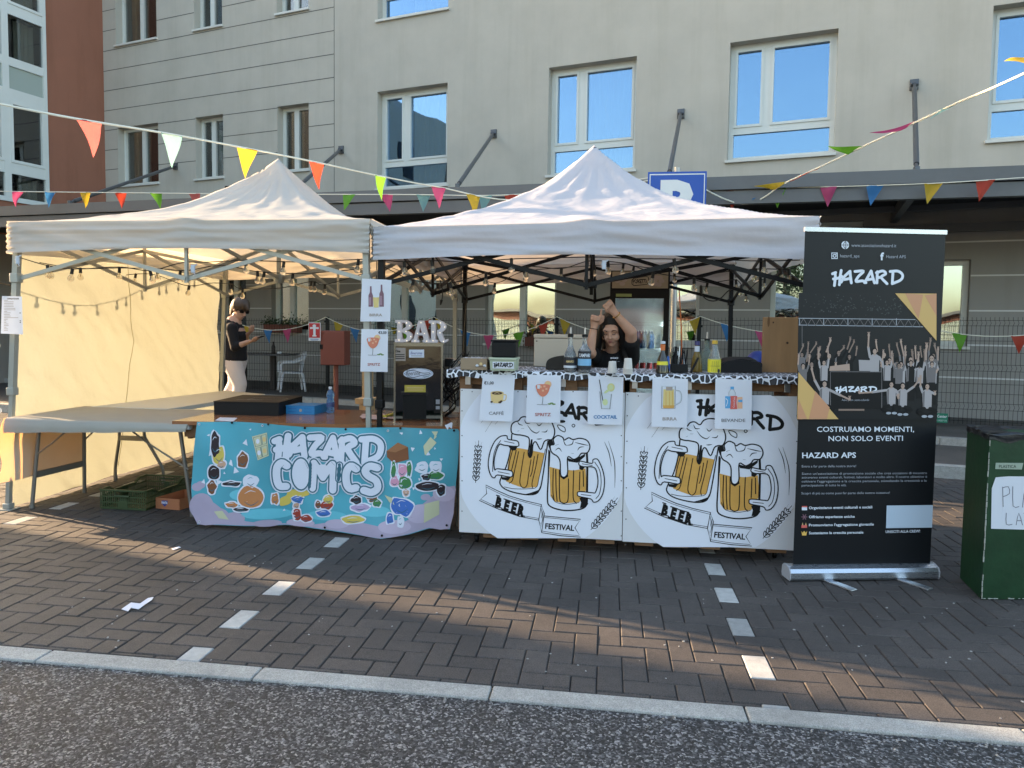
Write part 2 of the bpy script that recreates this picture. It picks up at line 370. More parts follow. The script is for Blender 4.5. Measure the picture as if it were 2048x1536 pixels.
# ================================================================= ground
g = MB(); g.grid(lambda u, v: (-150+300*u, -100+250*v, -.035), 30, 25); g.build('ground', M_('asphalt'), kind='structure')
g = MB(); g.grid(lambda u, v: (-12+24*u, -4+6.72*v, -.008+.003*nz(u*9, v*5)), 60, 20); g.build('road', M_('asphalt'), kind='structure')
g = MB()
for i in range(-12, 12):
    x0 = i*1.0-.44; g.bbox((x0+.003, 2.705, -.10), (x0+.997, 2.812, .002+.002*random.random()), .007)
g.build('kerb', M_('kerb_stone'), kind='structure')
CX_, CY_ = .1079, .1065
def kerb2(x): return 7.63-.19*(x-3.45)
XL = (-4.28, -1.80, .685)
i0 = round(.685/CX_-.5); X0 = .685-(i0+.5)*CX_
j0 = 3; Y0 = 3.161+.0 - (j0+1)*CY_        # block centre of the right line
pv = MB(); lines = {k: MB() for k in range(3)}; tone = []; ltone = {0: [], 1: [], 2: []}
def paver(mb, tn, xa, xb, ya, yb):
    yb = min(yb, 99); ya = max(ya, 2.815)
    if yb-ya < .02: return
    gp_, bv = .0022, .004; dz = random.uniform(-.0016, .0016); tx, ty = random.uniform(-.0009, .0009), random.uniform(-.0009, .0009)
    xa += gp_; xb -= gp_; ya += gp_; yb -= gp_
    o = [(xa,ya,-.012),(xb,ya,-.012),(xb,yb,-.012),(xa,yb,-.012), (xa,ya,-bv+dz),(xb,ya,-bv+dz),(xb,yb,-bv+dz),(xa,yb,-bv+dz),
         (xa+bv,ya+bv,dz-tx-ty),(xb-bv,ya+bv,dz+tx-ty),(xb-bv,yb-bv,dz+tx+ty),(xa+bv,yb-bv,dz-tx+ty)]
    mb.add(o, [(8,9,10,11),(4,5,9,8),(5,6,10,9),(6,7,11,10),(7,4,8,11),(0,1,5,4),(1,2,6,5),(2,3,7,6),(3,0,4,7)])
    t = random.random(); tn += [t]*9
phase = (i0 - j0 - 3) % 4
cols = {i0-46: 0, i0-23: 1, i0: 2}
for i in range(int(-11/CX_), int(6.6/CX_)):
    for j in range(-6, 80):
        k = (i-j-phase) % 4
        x = X0+i*CX_; y = Y0+j*CY_
        if y > kerb2(x)+.06: continue
        if k == 0: paver(pv, tone, x, x+2*CX_, y, y+CY_)
        elif k == 3:
            if i in cols and y < 8: paver(lines[cols[i]], ltone[cols[i]], x, x+CX_, y, y+2*CY_)
            else: paver(pv, tone, x, x+CX_, y, y+2*CY_)
def tones(o, tn):
    a = o.data.attributes.new('tone', 'FLOAT', 'FACE'); a.data.foreach_set('value', tn)
tones(pv.build('pavement', M_('paver'), recalc=False, kind='structure'), tone)
for k in range(3): tones(lines[k].build('parking_line', M_('paver_white'), recalc=False, kind='structure'), ltone[k])
g = MB(); g.grid(lambda u, v: (-40+60*u, 2.81+25*v, -.0085), 4, 4); g.build('joint_bed', M_('joint_sand'), kind='structure')
g = MB(); rg = random.Random(21)
for i in range(260):
    x = rg.uniform(-3.2, 2.2); y = 2.70-abs(rg.gauss(0,.05)) if rg.random() < .6 else rg.uniform(2.83, 4.2); s_ = rg.uniform(.002,.006)
    a = rg.uniform(0, 6.3); g.bbox((-s_,-s_*.6,0),(s_,s_*.6,s_*.8), s_*.3, Matrix.Translation((x,y,.000)) @ Matrix.Rotation(a, 4, 'Z'))
mat('grit', (.35,.34,.32), .8, var=.5, vscale=40); g.build('grit', M_('grit'), kind='stuff')
# far kerbs and raised walks
def strip(mb, x0, x1, f0, f1, z0, z1, n=24, gap=.004):
    for i in range(n):
        a = x0+(x1-x0)*i/n+gap; b = x0+(x1-x0)*(i+1)/n-gap
        mb.add([(a,f0(a),z0),(b,f0(b),z0),(b,f1(b),z0),(a,f1(a),z0),(a,f0(a),z1),(b,f0(b),z1),(b,f1(b),z1),(a,f1(a),z1)], [(4,5,6,7),(0,1,5,4),(1,2,6,5),(2,3,7,6),(3,0,4,7)])
def kerb1(x): return 9.1-.27*(x-4.1)
g = MB(); strip(g, -14, 10, kerb2, lambda x: kerb2(x)+.14, -.05, .125); strip(g, -14, 10, kerb1, lambda x: kerb1(x)+.14, .05, .205)
g.build('kerb', M_('kerb_stone'), kind='structure')
g = MB(); strip(g, -14, 10, lambda x: kerb2(x)+.141, lambda x: kerb1(x)-.002, -.05, .118, 1, 0); g.build('walkway', M_('sidewalk_stone'), kind='structure')
g = MB(); strip(g, -14, 10, lambda x: kerb1(x)+.141, lambda x: 13.301-.266*(x+1.796)+.3, .0, .198, 1, 0); g.build('sidewalk', M_('sidewalk_stone'), kind='structure')
# ================================================================= building
fe = Vector((.966,-.257,0)).normalized(); fo = Vector((-.257,-.966,0)).normalized(); fP = Vector((-1.796,13.301,0))
def FP(s, z, d=0): v = fP + fe*s + fo*d; v.z = z; return v
def Fs(x, y): p = gp(x, y, (fP.x, fP.y, 1.48), fo); return (p-fP).dot(fe), p.z
wc = Vector((-12.25,16.08,0)); wc = FP(-10.8, 0)
def WP(t, z, d=0): v = wc + fo*t + fe*d; v.z = z; return v
bld = thing('apartment_building', 'long grey rendered residential building with a steel canopy over its ground floor', 'building', (fP.x, fP.y, 0))
def holed(mb, P, s0, s1, z0, z1, holes, depth=.26):
    ss = sorted({s0, s1, *[h[k] for h in holes for k in (0, 1) if s0 < h[k] < s1]}); zs = sorted({z0, z1, *[h[k] for h in holes for k in (2, 3) if z0 < h[k] < z1]})
    for a, b in zip(ss, ss[1:]):
        for c, d in zip(zs, zs[1:]):
            sm, zm = (a+b)/2, (c+d)/2
            if any(h[0] < sm < h[1] and h[2] < zm < h[3] for h in holes): continue
            mb.add([P(a,c), P(b,c), P(b,d), P(a,d)], [(0,1,2,3)])
    for h in holes:
        a, b, c, d = h[:4]
        for p, q in (((a,c),(a,d)), ((a,d),(b,d)), ((b,d),(b,c)), ((b,c),(a,c))):
            mb.add([P(*p), P(*q), P(q[0],q[1],-depth), P(p[0],p[1],-depth)], [(0,1,2,3)])
def fbox(mb, P, s0, s1, z0, z1, d0, d1):
    mb.add([P(s0,z0,d0),P(s1,z0,d0),P(s1,z1,d0),P(s0,z1,d0),P(s0,z0,d1),P(s1,z0,d1),P(s1,z1,d1),P(s0,z1,d1)],
        [(0,3,2,1),(4,5,6,7),(0,1,5,4),(1,2,6,5),(2,3,7,6),(3,0,4,7)])
BIG = [(-3.0,-1.41,4.22,6.15), (.66,2.27,4.24,6.17), (3.82,5.44,4.27,6.18), (7.48,9.1,4.28,6.2), (11.0,12.6,4.28,6.2)]
BIG += [(a, b, c+3.33, d+3.33) for a, b, c, d in BIG]
NAR = [(-10.36,-9.03,4.74,6.12), (-7.87,-7.05,4.74,6.12), (-5.53,-4.7,4.74,6.12)]
NAR += [(a, b, c+3.32, d+3.32) for a, b, c, d in NAR]
GRD = [(-9.4,-8.0,1.27,3.2), (-7.19,-6.43,1.27,3.2), (-5.72,-4.72,1.27,3.2), (-3.25,-1.63,1.2,3.2), (-.56,.87,1.15,3.2), (2.5,3.44,1.2,3.2), (4.57,5.9,1.2,3.2), (6.3,7.36,1.27,2.56), (9,10.6,1.2,2.6)]
w = MB(); holed(w, FP, -10.8, 14, 3.3, 11, BIG+NAR)
w.build('wall', M_('facade'), bld, recalc=False)
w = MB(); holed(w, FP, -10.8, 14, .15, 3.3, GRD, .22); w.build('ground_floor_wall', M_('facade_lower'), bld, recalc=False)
gr = MB()
for k in range(13):
    z = 5.15+.471*k
    segs = [(-10.8, -4.05)]
    for a, b, c, d in NAR:
        if c-.03 < z < d+.03:
            segs = [q for s in segs for q in ([(s[0], a), (b, s[1])] if s[0] < a and b < s[1] else [s])]
    for a, b in segs: fbox(gr, FP, a, b, z-.008, z+.008, 0, .0025)
fbox(gr, FP, -4.056, -4.044, 3.9, 11, 0, .0025)
gr.build('wall_joint', M_('groove'), bld)
gr = MB()
for z in (.8, 1.29, 1.8, 2.32, 2.82):
    xs = [-10.8]+[k for a, b, c, d in GRD if c-.02 < z < d for k in (a, b)]+[14]
    for a, b in zip(xs[::2], xs[1::2]): fbox(gr, FP, a, b, z-.011, z+.011, 0, .004)
gr.build('wall_line', M_('white_line'), bld)
def window(P, a, b, c, d, kind, par, depth=.2, glass='pane_glass', split=.36):
    f = MB(); D0, D1 = -depth-.06, -depth+.02; fw = .075
    for q in ((a,a+fw,c,d),(b-fw,b,c,d),(a+fw,b-fw,c,c+fw),(a+fw,b-fw,d-fw,d)): fbox(f, P, *q, D0, D1)
    panes = []
    if kind == 'big':
        zt = c+.50; sm = a+(b-a)*split
        fbox(f, P, a+fw, b-fw, zt-.045, zt+.065, D0, D1-.004); fbox(f, P, sm-.06, sm+.06, zt+.065, d-fw, D0, D1-.004)
        panes = [(a+fw,b-fw,c+fw,zt-.045), (a+fw,sm-.06,zt+.065,d-fw), (sm+.06,b-fw,zt+.065,d-fw)]
        for q in panes[1:]:
            for r_ in ((q[0],q[0]+.04,q[2],q[3]),(q[1]-.04,q[1],q[2],q[3]),(q[0]+.04,q[1]-.04,q[2],q[2]+.04),(q[0]+.04,q[1]-.04,q[3]-.04,q[3])): fbox(f, P, *r_, D0+.01, D1+.012)
    elif kind == 'two':
        sm = (a+b)/2 if b-a > 1 else a+(b-a)*.45
        fbox(f, P, sm-.06, sm+.06, c+fw, d-fw, D0, D1+.004); panes = [(a+fw,sm-.06,c+fw,d-fw),(sm+.06,b-fw,c+fw,d-fw)]
    else: panes = [(a+fw,b-fw,c+fw,d-fw)]
    fo_ = f.build('window', M_('white_frame'), par)
    gl = MB()
    for q in panes: fbox(gl, P, *q, D0+.03, D0+.036)
    gl.build('window_pane', M_(glass), fo_)
    s_ = MB(); fbox(s_, P, a-.03, b+.03, c-.045, c-.002, -.05, .05) if par is bld else fbox(s_, P, a, b, c-.04, c, -.05, .02)
    s_.build('window_sill', M_('sill_stone'), fo_)
    rm = MB(); D2 = -depth-1.1
    rm.add([P(a-.2,c-.2,D0-.01),P(b+.2,c-.2,D0-.01),P(b+.2,d+.2,D0-.01),P(a-.2,d+.2,D0-.01),P(a-.2,c-.2,D2),P(b+.2,c-.2,D2),P(b+.2,d+.2,D2),P(a-.2,d+.2,D2)], [(4,5,6,7),(0,1,5,4),(1,2,6,5),(2,3,7,6),(3,0,4,7)])
    rm.build('room', M_('room_dark'), fo_)
    return fo_
def curtain(P, a, b, c, d, par, depth=.42, m='curtain'):
    cu = MB(); n = max(8, int((b-a)/.02))
    cu.grid(lambda u, v: P(a+(b-a)*u, c+(d-c)*v, -depth+.022*math.sin(u*(b-a)*55+2*nz(u*5, v))), n, 6); cu.build('curtain', M_(m), par, smooth=True, angle=80)
for i, q in enumerate(BIG):
    wd = window(FP, *q, 'big', bld, glass='pane_glass')
    if i in (0, 1, 5): curtain(FP, q[0]+.62, q[1]-.1, q[2]+.05, q[3], wd)
for i, q in enumerate(NAR):
    wd = window(FP, *q, 'two', bld, glass='pane_dark')
    curtain(FP, q[0]+.05, q[0]+(q[1]-q[0])*.45, q[2], q[3], wd)
for i, q in enumerate(GRD):
    wd = window(FP, *q, 'two', bld, .16, 'pane_mirror' if i > 1 else 'pane_dark')
    if i in (1,): curtain(FP, *q, wd, .34, 'blind')
for i, q in ((2, GRD[2]), (1, GRD[1])): pass
# wing at the far left: red render, then white glazing
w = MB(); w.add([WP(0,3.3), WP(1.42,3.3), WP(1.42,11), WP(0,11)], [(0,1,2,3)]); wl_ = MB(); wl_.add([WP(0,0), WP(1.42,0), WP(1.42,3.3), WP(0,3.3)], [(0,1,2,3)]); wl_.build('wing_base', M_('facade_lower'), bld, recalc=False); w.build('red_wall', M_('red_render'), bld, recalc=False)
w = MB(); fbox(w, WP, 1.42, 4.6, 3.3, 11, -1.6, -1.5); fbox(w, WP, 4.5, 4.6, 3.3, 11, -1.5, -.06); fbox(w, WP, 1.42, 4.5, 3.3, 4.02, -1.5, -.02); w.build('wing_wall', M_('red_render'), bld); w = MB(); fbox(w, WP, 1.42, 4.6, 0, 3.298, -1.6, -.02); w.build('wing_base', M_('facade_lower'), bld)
gf = MB(); gl = MB(); gp2 = MB()
H_ = [4.0, 4.66, 4.86, 6.3, 6.44, 6.92, 7.06, 8.0, 8.14, 8.9, 9.04, 11]
for z0, z1 in ((4.02,4.12),(4.62,4.86),(6.16,6.42),(6.9,7.08),(7.98,8.2),(9.0,9.2)): fbox(gf, WP, 1.5, 4.5, z0, z1, -.05, .02)
fbox(gf, WP, 1.42, 1.5, 4.02, 11, -.05, .03)
for t in (2.24, 3.06, 3.9): fbox(gf, WP, t, t+.14, 4.12, 11, -.048, .024)
for z0, z1 in ((4.86,6.16),(8.2,9.0)):
    for a, b in ((1.5,2.24),(2.38,3.06),(3.2,3.9)):
        for r_ in ((a,a+.06,z0,z1),(b-.06,b,z0,z1),(a+.06,b-.06,z0,z0+.06),(a+.06,b-.06,z1-.06,z1)): fbox(gf, WP, *r_, -.045, .035)
bw = gf.build('bay_window', M_('white_frame'), bld)
for z0, z1 in ((4.12,4.62),(4.86,6.16),(7.08,7.98),(8.2,9.0),(9.2,11)): fbox(gl, WP, 1.5, 4.5, z0, z1, -.03, -.022)
gl.build('window_pane', M_('pane_dark'), bw)
fbox(gp2, WP, 1.5, 4.5, 6.42, 6.9, -.03, -.01); gp2.build('frosted_panel', M_('frosted_panel'), bw)
for z0, z1 in ((4.12,4.6),(7.08,7.98),(8.2,9)): curtain(WP, 1.52, 1.95, z0, z1, bw, .25)
w = MB(); fbox(w, WP, 1.42, 4.5, 4.02, 11, -1.49, -1.4); fbox(w, WP, 1.425, 1.47, 4.02, 11, -1.39, -.06); fbox(w, WP, 1.42, 4.5, 10.9, 11, -1.39, -.06); w.build('room', M_('room_dark'), bw)
# canopy
FA = [Vector((-14.5,11.5,0)), Vector((-10.23,10.86,0)), Vector((-3.87,9.94,0)), Vector((1.2,9.31,0)), Vector((4.65,8.9,0)), Vector((9.5,8.35,0))]
def fascia_at(x):
    for a, b in zip(FA, FA[1:]):
        if a.x <= x <= b.x: return a.lerp(b, (x-a.x)/(b.x-a.x))
    return FA[-1]
fm = MB(); dk = MB()
for a, b in zip(FA, FA[1:]):
    n = (b-a).cross(Vector((0,0,1))).normalized()
    for z0, z1, t in ((3.22,3.38,.035),(3.045,3.205,.0)):
        A, B = a+n*t, b+n*t; A2, B2 = a-n*.12, b-n*.12
        fm.add([(A.x,A.y,z0),(B.x,B.y,z0),(B.x,B.y,z1),(A.x,A.y,z1),(A2.x,A2.y,z0),(B2.x,B2.y,z0),(B2.x,B2.y,z1),(A2.x,A2.y,z1)], [(0,1,2,3),(7,6,5,4),(0,4,5,1),(3,2,6,7)])
cnp = fm.build('canopy', M_('fascia'), bld)
def wall_at(x): s = (x-fP.x)/fe.x; return FP(s, 0)
for i in range(24):
    x0, x1 = -14+i, -13+i
    a, b = fascia_at(x0), fascia_at(x1); c, d = wall_at(x1), wall_at(x0)
    dk.add([(a.x,a.y+.1,3.3),(b.x,b.y+.1,3.3),(c.x,c.y-.002,3.36),(d.x,d.y-.002,3.36)], [(0,1,2,3)])
dk.build('canopy_deck', M_('soffit'), cnp, recalc=False)
bm_ = MB()
for x in (-10, -6.9, -4.8, -2.1, .75, 3.6, 6.3): 
    a = fascia_at(x); s = (a.x-fP.x)/fe.x + .25*(a.y-12); b = FP((a-fP).dot(fe), 0); bm_.bar((a.x, a.y+.12, 3.2), (b.x, b.y, 3.22), .09, .16)
for i in range(1): bm_.bar(FP(-10.7, 3.0, .25), FP(13, 3.0, .25), .10, .12); bm_.bar(FP(-10.7, 3.24, .7), FP(13, 3.24, .7), .08, .08)
bm_.build('canopy_beam', M_('steel_grey'), cnp)
for (x, y), lo in (((1828,170),(1833,338)), ((1362,228),(1338,350)), ((988,268),(915,372)), ((683,300),(575,392)), ((352,333),(140,405))):
    s, z = Fs(x, y); A = FP(s, z, .03); B = gz(*lo, 3.44); r = MB()
    d = (B-A).normalized()
    r.tube([A+d*.18, B-d*.14], .033, 10); r.tube([A+fo*.02, A+d*.2], .022, 8); r.tube([B, B-d*.16], .022, 8)
    r.bbox((-.06,-.015,-.08), (.06,.015,.08), .004, Matrix.Translation(FP(s, z, .015)) @ Matrix.Rotation(math.atan2(fe.y, fe.x), 4, 'Z'))
    r.tube([A+Vector((-.05,0,0)), A+Vector((.05,0,0))], .03, 8); r.bbox((B.x-.03,B.y-.03,3.375), (B.x+.03,B.y+.03,3.47), .005)
    r.build('tie_rod', M_('rod_steel'), cnp, smooth=True)
# the unseen sun blocker off frame at the left is added after the tents
# ================================================================= pop-up tents
mat('fabric_cream', (.66,.645,.60), .8, spec=.2, var=.03, vscale=2, bump=.004, bscale=7, trans=.40, tcol=(.58,.50,.38))
mat('fabric_white', (.63,.63,.665), .8, spec=.2, var=.02, vscale=2, bump=.006, bscale=11, trans=.34, tcol=(.58,.51,.44))
mat('sheet', (.80,.72,.52), .7, spec=.2, var=.03, vscale=1.5, bump=.022, bscale=4.5, trans=.5, tcol=(.165,.172,.138))
mat('frame_pale', (.36,.37,.34), .4, .35, var=.05); mat('frame_black', (.004,.004,.0045), .45, spec=.3); mat('seam', (.45,.38,.22), .8)
mat('clip_grey', (.35,.38,.42), .4); mat('plastic_white', (.7,.7,.68), .4); mat('black_plastic', (.005,.005,.0055), .4, spec=.4)
def tent(name, label, x0, x1, y0, y1, eave, vb, peak, fabric, framem, seed, legx, tilt=0.0, gl_=.34, vr=1.0):
    cx, cy, hx, hy = (x0+x1)/2, (y0+y1)/2, (x1-x0)/2, (y1-y0)/2
    t = thing(name, label, 'tent', (cx, cy, 0), 'pop-up tents of the bar')
    def top(u, v):
        a, b = 2*u-1, 2*v-1; r = max(abs(a), abs(b)); q = (abs(a)**7+abs(b)**7)**(1/7.0); q = min(1, q)
        r = .75*r+.25*q; tt = 1-r; g = gl_*tt+.20*tt**2+(.80-gl_)*tt**3.4
        ang = math.atan2(b, a); wr = .010*fbm(a*3+seed, b*3, 0, 3)*min(1, tt*4) + .012*math.sin(ang*23+4*nz(a*2, b*2, seed))*math.exp(-((tt-.8)/.16)**2)
        wr += .008*abs(nz(a*5+seed, b*9, 3))*min(1, tt*5)*2
        hip = .012*math.exp(-((abs(a)-abs(b))/.05)**2)*min(1, 4*tt)
        mid = .02*math.exp(-(min(abs(a), abs(b))/.08)**2)*math.exp(-(tt/.12)**2)
        return (cx+a*hx, cy+b*hy, eave+tilt*a*(1-tt)+(peak-eave)*g+wr+hip+mid)
    m = MB(); m.grid(top, 110, 110); cano = m.build('canopy', M_(fabric), t, smooth=True, angle=80)
    m = MB()
    P = [(x0,y0),(x1,y0),(x1,y1),(x0,y1)]
    for k in range(4):
        A, B = Vector((*P[k], 0)), Vector((*P[(k+1) % 4], 0)); n = (B-A).cross(Vector((0,0,1))).normalized()
        def val(u, v, A=A, B=B, n=n, k=k):
            p = A.lerp(B, u); h = 1-v; e = math.sin(math.pi*u)
            f = (.020*nz(u*3+seed, v*3-u*2, k)+.010*vr*nz(u*1.3+seed, v*11, k+9)+.012*nz(u*9+v*5, v*3-u*4+seed, k))*min(1, h*5+.08)*min(1, e*5+.15)
            f += .010*math.exp(-(u/.03)**2)*math.sin(v*40)+.010*math.exp(-((1-u)/.03)**2)*math.sin(v*37)
            c = .012*h*math.exp(-((u-.5)/.05)**2)
            zt = top(.0 if k == 3 else (1.0 if k == 1 else (u if k == 0 else 1-u)), (0 if k == 0 else 1) if k in (0, 2) else (u if k == 1 else 1-u))[2]
            return tuple(p + n*(.006+f+c+.012*h) + Vector((0,0, zt + (vb+.035*e*h-zt)*h + .004*nz(u*9, seed, k)*h)))
        m.grid(val, 120, 16)
    m.build('valance', M_(fabric), t, smooth=True, angle=80)
    hm = MB()
    for k in range(4):
        A, B = Vector((*P[k], 0)), Vector((*P[(k+1) % 4], 0)); 
    # frame
    ins = .045; lx0, lx1, ly0, ly1 = x0+ins, x1-ins, y0+ins, y1-ins; zt, zb = eave-.06, eave-.42
    L4 = [(lx0,ly0),(lx1,ly0),(lx1,ly1),(lx0,ly1)]
    for i, (x, y) in enumerate(L4):
        fx, fy = legx[i]; l = MB(); w = .042
        pt = Vector((x, y, eave-.02)); pb = Vector((fx, fy, .012)); 
        pm = pb.lerp(pt, .42)
        l.bar(pm, pt, w, w, (1,0,0)); l.bar(pb, pm+(pt-pm)*.02, w*.76, w*.76, (1,0,0))
        l.bbox((pm.x-.03,pm.y-.03,pm.z-.03),(pm.x+.03,pm.y+.03,pm.z+.03), .006)
        lg = l.build('leg', M_(framem), t)
        f = MB(); f.bbox((fx-.06,fy-.05,.001),(fx+.06,fy+.05,.009), .003); f.bbox((fx-.03,fy-.03,.009),(fx+.03,fy+.03,.05), .006); f.build('foot_plate', M_(framem), lg)
        for z in (zt, zb): b = MB(); q = pb.lerp(pt, (z-.01)/(eave-.03)); b.bbox((q.x-.032,q.y-.032,z-.035),(q.x+.032,q.y+.032,z+.035), .006); b.build('bracket', M_('black_plastic' if framem == 'frame_black' else framem), lg)
    def scis(m, A, B, n=2):
        A, B = Vector(A), Vector(B); nn = (B-A).cross(Vector((0,0,1))).normalized()*.014
        for k in range(n):
            a, b = A.lerp(B, k/n), A.lerp(B, (k+1)/n)
            m.bar(a+nn+Vector((0,0,zt)), b+nn+Vector((0,0,zb)), .014, .03); m.bar(a-nn+Vector((0,0,zb)), b-nn+Vector((0,0,zt)), .014, .03)
    s = MB()
    for k in range(4):
        A, B = (*L4[k], 0), (*L4[(k+1) % 4], 0); scis(s, A, B)
        M2 = ((A[0]+B[0])/2, (A[1]+B[1])/2, 0)
        s.bar((M2[0], M2[1], zb-.03), (M2[0], M2[1], zt+.03), .022)
    s.build('edge_truss', M_(framem), t)
    s = MB()
    for k in range(4):
        A, B = L4[k], L4[(k+1) % 4]; mx, my = (A[0]+B[0])/2, (A[1]+B[1])/2
        D = Vector((cx-mx, cy-my, 0)); nn = D.cross(Vector((0,0,1))).normalized()*.014; Mv = Vector((mx, my, 0)); Cv = Vector((cx, cy, 0))
        s.bar(Mv+nn+Vector((0,0,zt)), Cv+nn+Vector((0,0,zb+.10)), .014, .03); s.bar(Mv-nn+Vector((0,0,zb)), Cv-nn+Vector((0,0,zt+.06)), .014, .03)
    s.bar((cx,cy,zb+.0), (cx,cy,peak-.03), .03); s.lathe([(.045,-.04),(.05,0),(.045,.04)], (cx,cy,zb+.1), 10); s.lathe([(.045,-.03),(.05,0),(.045,.03)], (cx,cy,zt+.06), 10); s.sphere((cx,cy,peak-.04), .04, 8)
    s.build('centre_truss', M_(framem), t)
    return t, cano
T1, _ = tent('canopy_tent', 'cream pop-up tent on pale legs with one closed fabric side at the left', -4.475, -1.66, 4.82, 7.86, 2.215, 1.975, 2.99, 'fabric_cream', 'frame_pale', 3.1,
    [(-4.61,4.90), (-1.66,4.84), (-1.70,7.86), (-4.55,7.84)])
T2, _ = tent('canopy_tent', 'white pop-up tent on black legs over the beer counter', -1.635, 1.33, 4.83, 7.86, 2.185, 1.93, 3.055, 'fabric_white', 'frame_black', 8.7,
    [(-1.60,4.84), (1.33,4.86), (1.31,7.84), (-1.60,7.84)], .028, .43, .35)
# closed side of the cream tent
m = MB()
def sheet(u, v):
    y = 4.97+2.93*u + (.02*nz(v*4, 2)-.03*(1-v) if u < .001 else 0); z = 2.14*v
    d = .030*fbm(u*4.2+v*2.6, v*3-u*1.5, 1, 3)+.018*abs(nz(u*13+v*9, v*3, 5)) + .012*math.sin((u*5+v*9)+2*nz(u*3, v*3))*math.exp(-((v-.75)/.25)**2)
    d += .03*math.exp(-(v/.10)**2)*nz(u*8, 3)
    if v == 0: z = .012+.03*max(0, nz(u*7, 9))
    return (-4.585+d*(1 if 0 < v < 1 else .6)-.02*(1-v), y, z)
m.grid(sheet, 150, 100); sw = m.build('side_wall', M_('sheet'), T1, smooth=True, angle=80)
m = MB(); m.tube([Vector(sheet(.44+.045*math.sin(v/20*math.pi*.9)-.05*(1-v/20), v/20))+Vector((.006,0,0)) for v in range(1, 20)], .003, 5); m.build('seam', M_('seam'), sw)
m = MB()
for z in (.28, .78, 1.28, 1.9):
    m.lathe([(.0,-.004),(.022,-.004),(.022,.004),(0,.004)], (-4.64+.01*z, 4.86, z), 12, (0,1,0))
m.build('fastener', M_('plastic_white'), sw)
# house-shaped blocker, unseen left of frame, added to keep low sun off near paving
mat('blocker_render', (.42,.36,.28), .9, var=.05); mat('blocker_roof', (.2,.09,.06), .8)
hd = Vector((sd.x, sd.y, 0)).normalized(); hs = Vector((-hd.y, hd.x, 0))
A = Vector((.7,2.99,0)) + hd*16
nh = thing('sun_blocker_house', 'plain ochre house-shaped sun blocker added unseen beyond the left edge of the frame', 'sun blocker', tuple(A))
P0_, P1_, P2_, P3_ = A, A+hs*16, A+hs*16+hd*9, A+hd*9
m = MB(); m.prism([P0_, P1_, P2_, P3_], (0,0,11)); hw = m.build('wall', M_('blocker_render'), nh)
m = MB(); up = Vector((0,0,1)); e = .4
B_ = [P0_+up*11.003, P1_+up*11.003, P2_+up*11.003, P3_+up*11.003]; r0 = (P0_+P3_)/2+up*13.4; r1 = (P1_+P2_)/2+up*13.4
m.add(B_+[r0, r1], [(0,1,5,4),(2,3,4,5),(0,4,3),(1,2,5),(3,2,1,0)]); m.build('roof', M_('blocker_roof'), nh)
m = MB()
for i in range(4):
    for z in (1.2, 4.5, 7.8):
        a = P0_+hs*(2+3.6*i)-hd*.01; m.bar(a+up*z, a+up*(z+1.5), 1.1, .06, (hd.x, hd.y, 0))
m.build('window', M_('room_dark'), nh)
# ================================================================= beer counter
INK = mat('ink_black', (.005,.005,.0055), .5, spec=.3); WHT = mat('print_white', (.74,.76,.82), .5); PANEL = mat('panel_white', (.66,.66,.67), .45, var=.02, vscale=2)
AMB = mat('print_amber', (.62,.33,.07), .5, var=.08, vscale=9, stretch=(1,1,3)); PAPER = mat('paper', (.74,.76,.82), .6, var=.015, trans=.15)
WOOD = mat('pallet_wood', (.20,.105,.05), .75, var=.25, vscale=6, stretch=(1,1,6), bump=.001, bscale=60); PLY = mat('ply_edge', (.42,.30,.17), .7, var=.1)
STEEL = mat('bright_steel', (.55,.56,.58), .3, .9)
PY = 4.6
bar = thing('bar_counter', 'pallet beer counter on wheels with two printed front panels', 'bar counter', (.12, 4.9, 0))
def pxp(scale, ox, oy, Y, dx=0.0):
    b = plane_px((0, Y, 0), (0,-1,0), scale, ox, oy)
    return lambda u, v, l: b(u, v, l) + Vector((dx, 0, 0))
